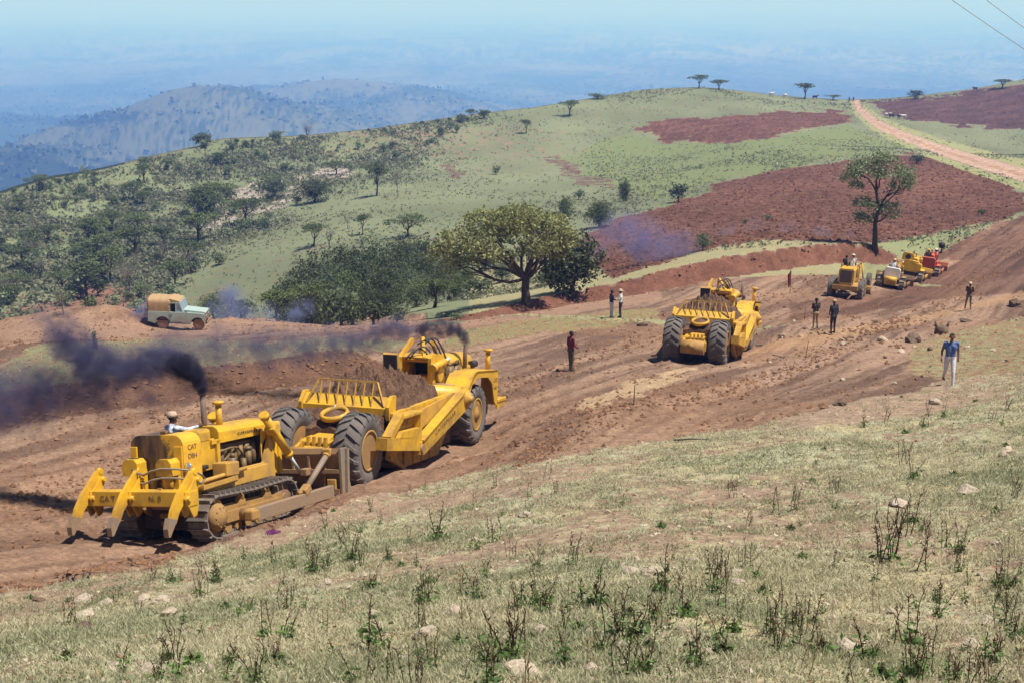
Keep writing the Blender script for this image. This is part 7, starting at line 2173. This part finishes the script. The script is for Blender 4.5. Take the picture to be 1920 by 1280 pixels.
ex1 = DOZER_M @ Vector((-.03, .12, 3.14)); Y1 = ex1.y
pxe, pye = proj(ex1.x, ex1.y, ex1.z)
smoke(puff_list([(pxe, pye - 6, Y1, 13, 3.0), (pxe - 3, pye - 22, Y1, 18, 2.6), (pxe - 12, pye - 40, Y1, 24, 2.2), (pxe - 26, pye - 56, Y1 + .05, 30, 1.7), (pxe - 34, pye - 42, Y1 + .1, 24, 1.4), (pxe - 48, pye - 60, Y1 + .15, 30, 1.3)], Y1), 'black_smoke', (.075, .072, .12), 13.0, 3.6, 1, .25)
smoke(puff_list([(pxe - 30, pye - 56, Y1 + .15, 32, 1.6), (pxe - 54, pye - 62, Y1 + .2, 40, 2.1), (pxe - 88, pye - 60, Y1 + .3, 46, 1.9), (pxe - 125, pye - 54, Y1 + .5, 52, 1.7), (pxe - 165, pye - 50, Y1 + .7, 56, 1.5), (pxe - 205, pye - 58, Y1 + .9, 62, 1.4), (pxe - 238, pye - 84, Y1 + 1.1, 58, 1.3), (pxe - 258, pye - 116, Y1 + 1.3, 52, .75), (pxe - 290, pye - 140, Y1 + 1.4, 44, .35), (pxe - 190, pye + 2, Y1 + .8, 66, .45), (pxe - 260, pye - 12, Y1 + 1.2, 82, .60), (pxe - 330, pye + 4, Y1 + 1.5, 92, .62), (pxe - 410, pye + 16, Y1 + 2, 96, .55), (pxe - 500, pye + 24, Y1 + 2.4, 100, .5), (pxe - 100, pye + 6, Y1 + .4, 56, .34), (pxe - 45, pye + 0, Y1 + .3, 42, .24)], Y1), 'dark_smoke', (.15, .148, .265), 3.5, 2.1, 1, .6, .38, .64)
ex2 = SCR1_M @ Vector((10.12, -.64, 3.34)); Y2 = ex2.y
px2, py2 = proj(ex2.x, ex2.y, ex2.z)
smoke(puff_list([(px2, py2 - 4, Y2, 11, 2.4), (px2 - 6, py2 - 16, Y2, 16, 2.0), (px2 - 22, py2 - 26, Y2, 21, 1.5), (px2 - 48, py2 - 30, Y2 + .2, 24, 1.1), (px2 - 76, py2 - 25, Y2 + .4, 24, .9)], Y2), 'black_smoke', (.10, .10, .17), 9.0, 3.0, 2, .3)
smoke(puff_list([(px2 - 100, py2 - 22, Y2 + .5, 28, .9), (px2 - 128, py2 - 28, Y2 + .6, 36, 1.25), (px2 - 160, py2 - 12, Y2 + .8, 38, .9), (px2 - 195, py2 - 6, Y2 + 1, 42, .7), (px2 - 245, py2 - 3, Y2 + 1.4, 50, .6), (px2 - 310, py2 + 4, Y2 + 1.8, 58, .5), (px2 - 380, py2 + 8, Y2 + 2.2, 64, .42), (px2 - 460, py2 + 10, Y2 + 2.6, 68, .36), (px2 - 545, py2 + 14, Y2 + 3, 70, .30)], Y2), 'dark_smoke', (.16, .165, .28), 3.6, 1.9, 2, .8, .40, .64)
smoke(puff_list([(285, 592, 74.5, 44, .8), (262, 604, 74.5, 38, .9), (232, 606, 74.5, 34, .5), (205, 604, 74.2, 30, .3)], 74), 'blue_smoke', (.28, .31, .52), 1.1, .8, 3, .5)
smoke(puff_list([(432, 556, 86, 36, .9), (425, 585, 86, 48, .9), (455, 588, 86, 44, .5), (505, 592, 86, 34, .5), (555, 588, 86, 32, .8), (575, 580, 86, 26, .6)], 86), 'blue_smoke', (.30, .35, .58), 1.0, 1.1, 4, .8, .40, .64)
smoke(puff_list([(1310, 488, 112, 36, .5), (1275, 470, 112, 58, .8), (1225, 462, 112, 66, .9), (1185, 440, 112, 62, .9), (1155, 425, 112, 48, .6), (1120, 450, 112, 54, .5), (1100, 470, 111, 46, .35), (1060, 450, 108, 40, .35)], 112), 'blue_smoke', (.30, .29, .52), .42, .7, 5, 1.4, .40, .66)
smoke(puff_list([(1360, 440, 124, 34, .5), (1420, 438, 124, 36, .6), (1480, 440, 123, 36, .6), (1540, 446, 122, 34, .6), (1590, 452, 121, 30, .5), (1640, 462, 120, 26, .45)], 123), 'blue_smoke', (.42, .44, .66), .36, .7, 6, 1.2, .40, .66)
# ------------------------------------------------------------------ tell the many alike things apart by what stands near them
def centre_px(o):
    w = o.matrix_world.translation if o.parent is None else o.location
    return proj(w.x, w.y, w.z)


bpy.context.view_layer.update()
SHORT = {
    'upright grey stone at the left edge of the grass': 'upright grey stone', 'rounded pale stone in front of its twin below the dozer': 'twin pale stones', 'flat sandy stone left of the two rounded stones': 'flat sandy stone', 'rounded sandy stone left of a leafy stalk, centre right of the slope': 'rounded sandy stone',
    'small angular stone upslope of the stone pair': 'small angular stone', 'upper brown stone of a leaning pair on the right slope': 'leaning stone pair', 'bright pale stone with a dark left side on the right slope': 'bright pale stone', 'broad pale stone at the lower right': 'broad pale stone', 'wide flat pale stone at the foot of a tall stalk': 'wide flat stone',
    'largest pale stone at the bottom edge of the photo': 'largest bottom stone', 'wedge-shaped sandy stone among the dry stalks': 'wedge-shaped stone', 'pointed tan stone high in the middle of the grass': 'pointed tan stone', 'flat grey stone on the upper right slope': 'flat grey stone', 'pale stone near the right edge high on the slope': 'pale high stone', 'grey stone near the walking man': 'grey stone by the walking man',
    'half-buried stone behind the tall stalk clump': 'half-buried stone', 'large sandy stone at the bottom left': 'large sandy corner stone', 'sandy stone low in the middle right': 'low sandy stone', 'dark root-like lump where the road edge meets the grass': 'dark root-like lump', 'dark clod in the upper middle of the grass': 'dark clod', 'white flat stone left of the leafy stalk': 'white flat stone',
    'crumpled purple rag on the earth edge below the push arm': 'purple rag', 'person in a blue short-sleeved shirt and white trousers walking uphill on the grass': 'walking man', 'big two-toned boulder on the roadside behind the walking man': 'two-toned boulder', 'dark earthy lump below the flat pale stone': 'dark earthy lump', 'pale stone at the foot of the tallest stalks': 'pale stone by the tallest stalks', 'flat sandy stone near the bottom centre': 'bottom-centre stone',
    'broad flat-topped acacia at the edge of the open grass, above the car': 'broad flat-topped acacia', 'wide flat acacia right of the dark clump on the left hill': 'wide flat acacia', 'dark dense tree clump beside pale rocks on the left hill': 'dark tree clump', 'dark spreading tree below the rocks, left of the wide bushes': 'dark spreading tree', 'leaning dark tree with a strong shadow on the open grass': 'leaning dark tree',
    'tall grey bare tree just behind and left of the car': 'tall bare tree by the car', 'layered acacia above the brown slope left of the car': 'layered acacia', 'acacia with a dark crown midway up the left hill': 'dark-crowned acacia', 'tall open bare tree on the ridge of the left hill': 'bare ridge tree', 'big dark bush at the left end of the ridge': 'big ridge bush', 'grey bare shrub on the brown slope at the far left': 'far-left bare shrub',
    'small umbrella tree on the left ridge': 'small umbrella tree', 'long flat acacia along the pale rocks on the left hill': 'long flat acacia', 'round dark bush on the ridge left of the bare tree': 'round ridge bush', 'wide flat acacia behind the earth mound left of the car': 'acacia behind the mound'}
marks = [(SHORT[o['label']], centre_px(o)) for o in COL.objects if o.parent is None and o.get('label') in SHORT]
SIMPLE = {WL[0][0]: 'single dead stalk', WL[1][0]: 'leafy stalk clump', WL[2][0]: 'leafless stalk clump', WL[3][0]: 'green weed with short stalks', WL[4][0]: 'pair of thin dead stalks', WL[5][0]: 'dense dead stalk clump', WL[6][0]: 'pale straw stalks', WL[7][0]: 'low green weed',
          'small half-buried pale stone in the short grass of the slope': 'small half-buried stone', 'small brown stone on the stony verge beside the haul road': 'small verge stone', 'dark green bush among many on the left hillside': 'dark green bush', 'grey-green shrub among many on the left hillside': 'grey-green shrub', 'small flat-topped acacia among the bushes of the left hillside': 'small flat-topped acacia', 'leafless grey shrub among the bushes low on the left hillside': 'leafless grey shrub', 'small dark bush standing along the ridge line of the left hill': 'small ridge bush'}


def where(x, y):
    d, nm, mx, my = min((math.hypot((x - mx) * .8, (y - my) * 1.3), nm, mx, my) for nm, (mx, my) in marks)
    ax, ay = x - mx, y - my
    side = ('right' if ax > 0 else 'left'); vert = ('below' if ay > 0 else 'above')
    far = 'just ' if d < 45 else '' if d < 95 else 'well ' if d < 190 else 'far '
    if abs(ax) > 2.2 * abs(ay): rel = far + side + ' of the ' if far not in ('just ',) else 'just ' + side + ' of the '
    elif abs(ay) > 2.2 * abs(ax): rel = far + vert + ' the '
    else: rel = far + vert + ' and ' + side + ' of the '
    return rel + nm


seen_l = {}
for o in list(COL.objects):
    if o.parent is None and o.get('label') in SIMPLE:
        x, y = centre_px(o)
        sc_ = o.scale[0]
        lab = SIMPLE[o['label']] + ' ' + where(x, y)
        seen_l.setdefault(lab, []).append((x, y, o))
ORD = {2: ('left', 'right'), 3: ('left', 'middle', 'right')}
for lab, L in seen_l.items():
    L.sort(key=lambda t: t[0])
    n = len(L)
    if n == 1: L[0][2]['label'] = lab
    elif n in ORD:
        for t, w in zip(L, ORD[n]): t[2]['label'] = w + 'most ' + lab if w != 'middle' else 'middle ' + lab
    else:
        words_n = ('second', 'third', 'fourth', 'fifth', 'sixth', 'seventh', 'eighth', 'ninth', 'tenth')
        for i, t in enumerate(L):
            t[2]['label'] = ('leftmost ' if i == 0 else 'rightmost ' if i == n - 1 else (words_n[i - 1] + ' from left, ') if i < 10 else '') + lab
# the thicket, row by row
TL = [o for o in COL.objects if o.parent is None and o.get('group') == 'trees of the thicket in the hollow']
for k, o in enumerate(TL):
    row = 'back' if TH[k][2] > 135 else 'middle' if TH[k][2] > 112 else 'front'
    peers = sorted([i for i in range(len(TL)) if ('back' if TH[i][2] > 135 else 'middle' if TH[i][2] > 112 else 'front') == row], key=lambda i: TH[i][0])
    r_ = peers.index(k); wd = ['leftmost'] + [w + ' from left' for w in 'second third fourth fifth sixth seventh eighth ninth tenth eleventh twelfth thirteenth fourteenth fifteenth sixteenth seventeenth'.split()]
    o['label'] = kinds[(k * 7 + 3) % 4 if not ((k * 7 + 3) % 4 == 3 and TH[k][1] < 500) else 0] + ', ' + (wd[r_] if r_ < len(peers) - 1 else 'rightmost') + ' in the ' + row + ' row of the thicket'
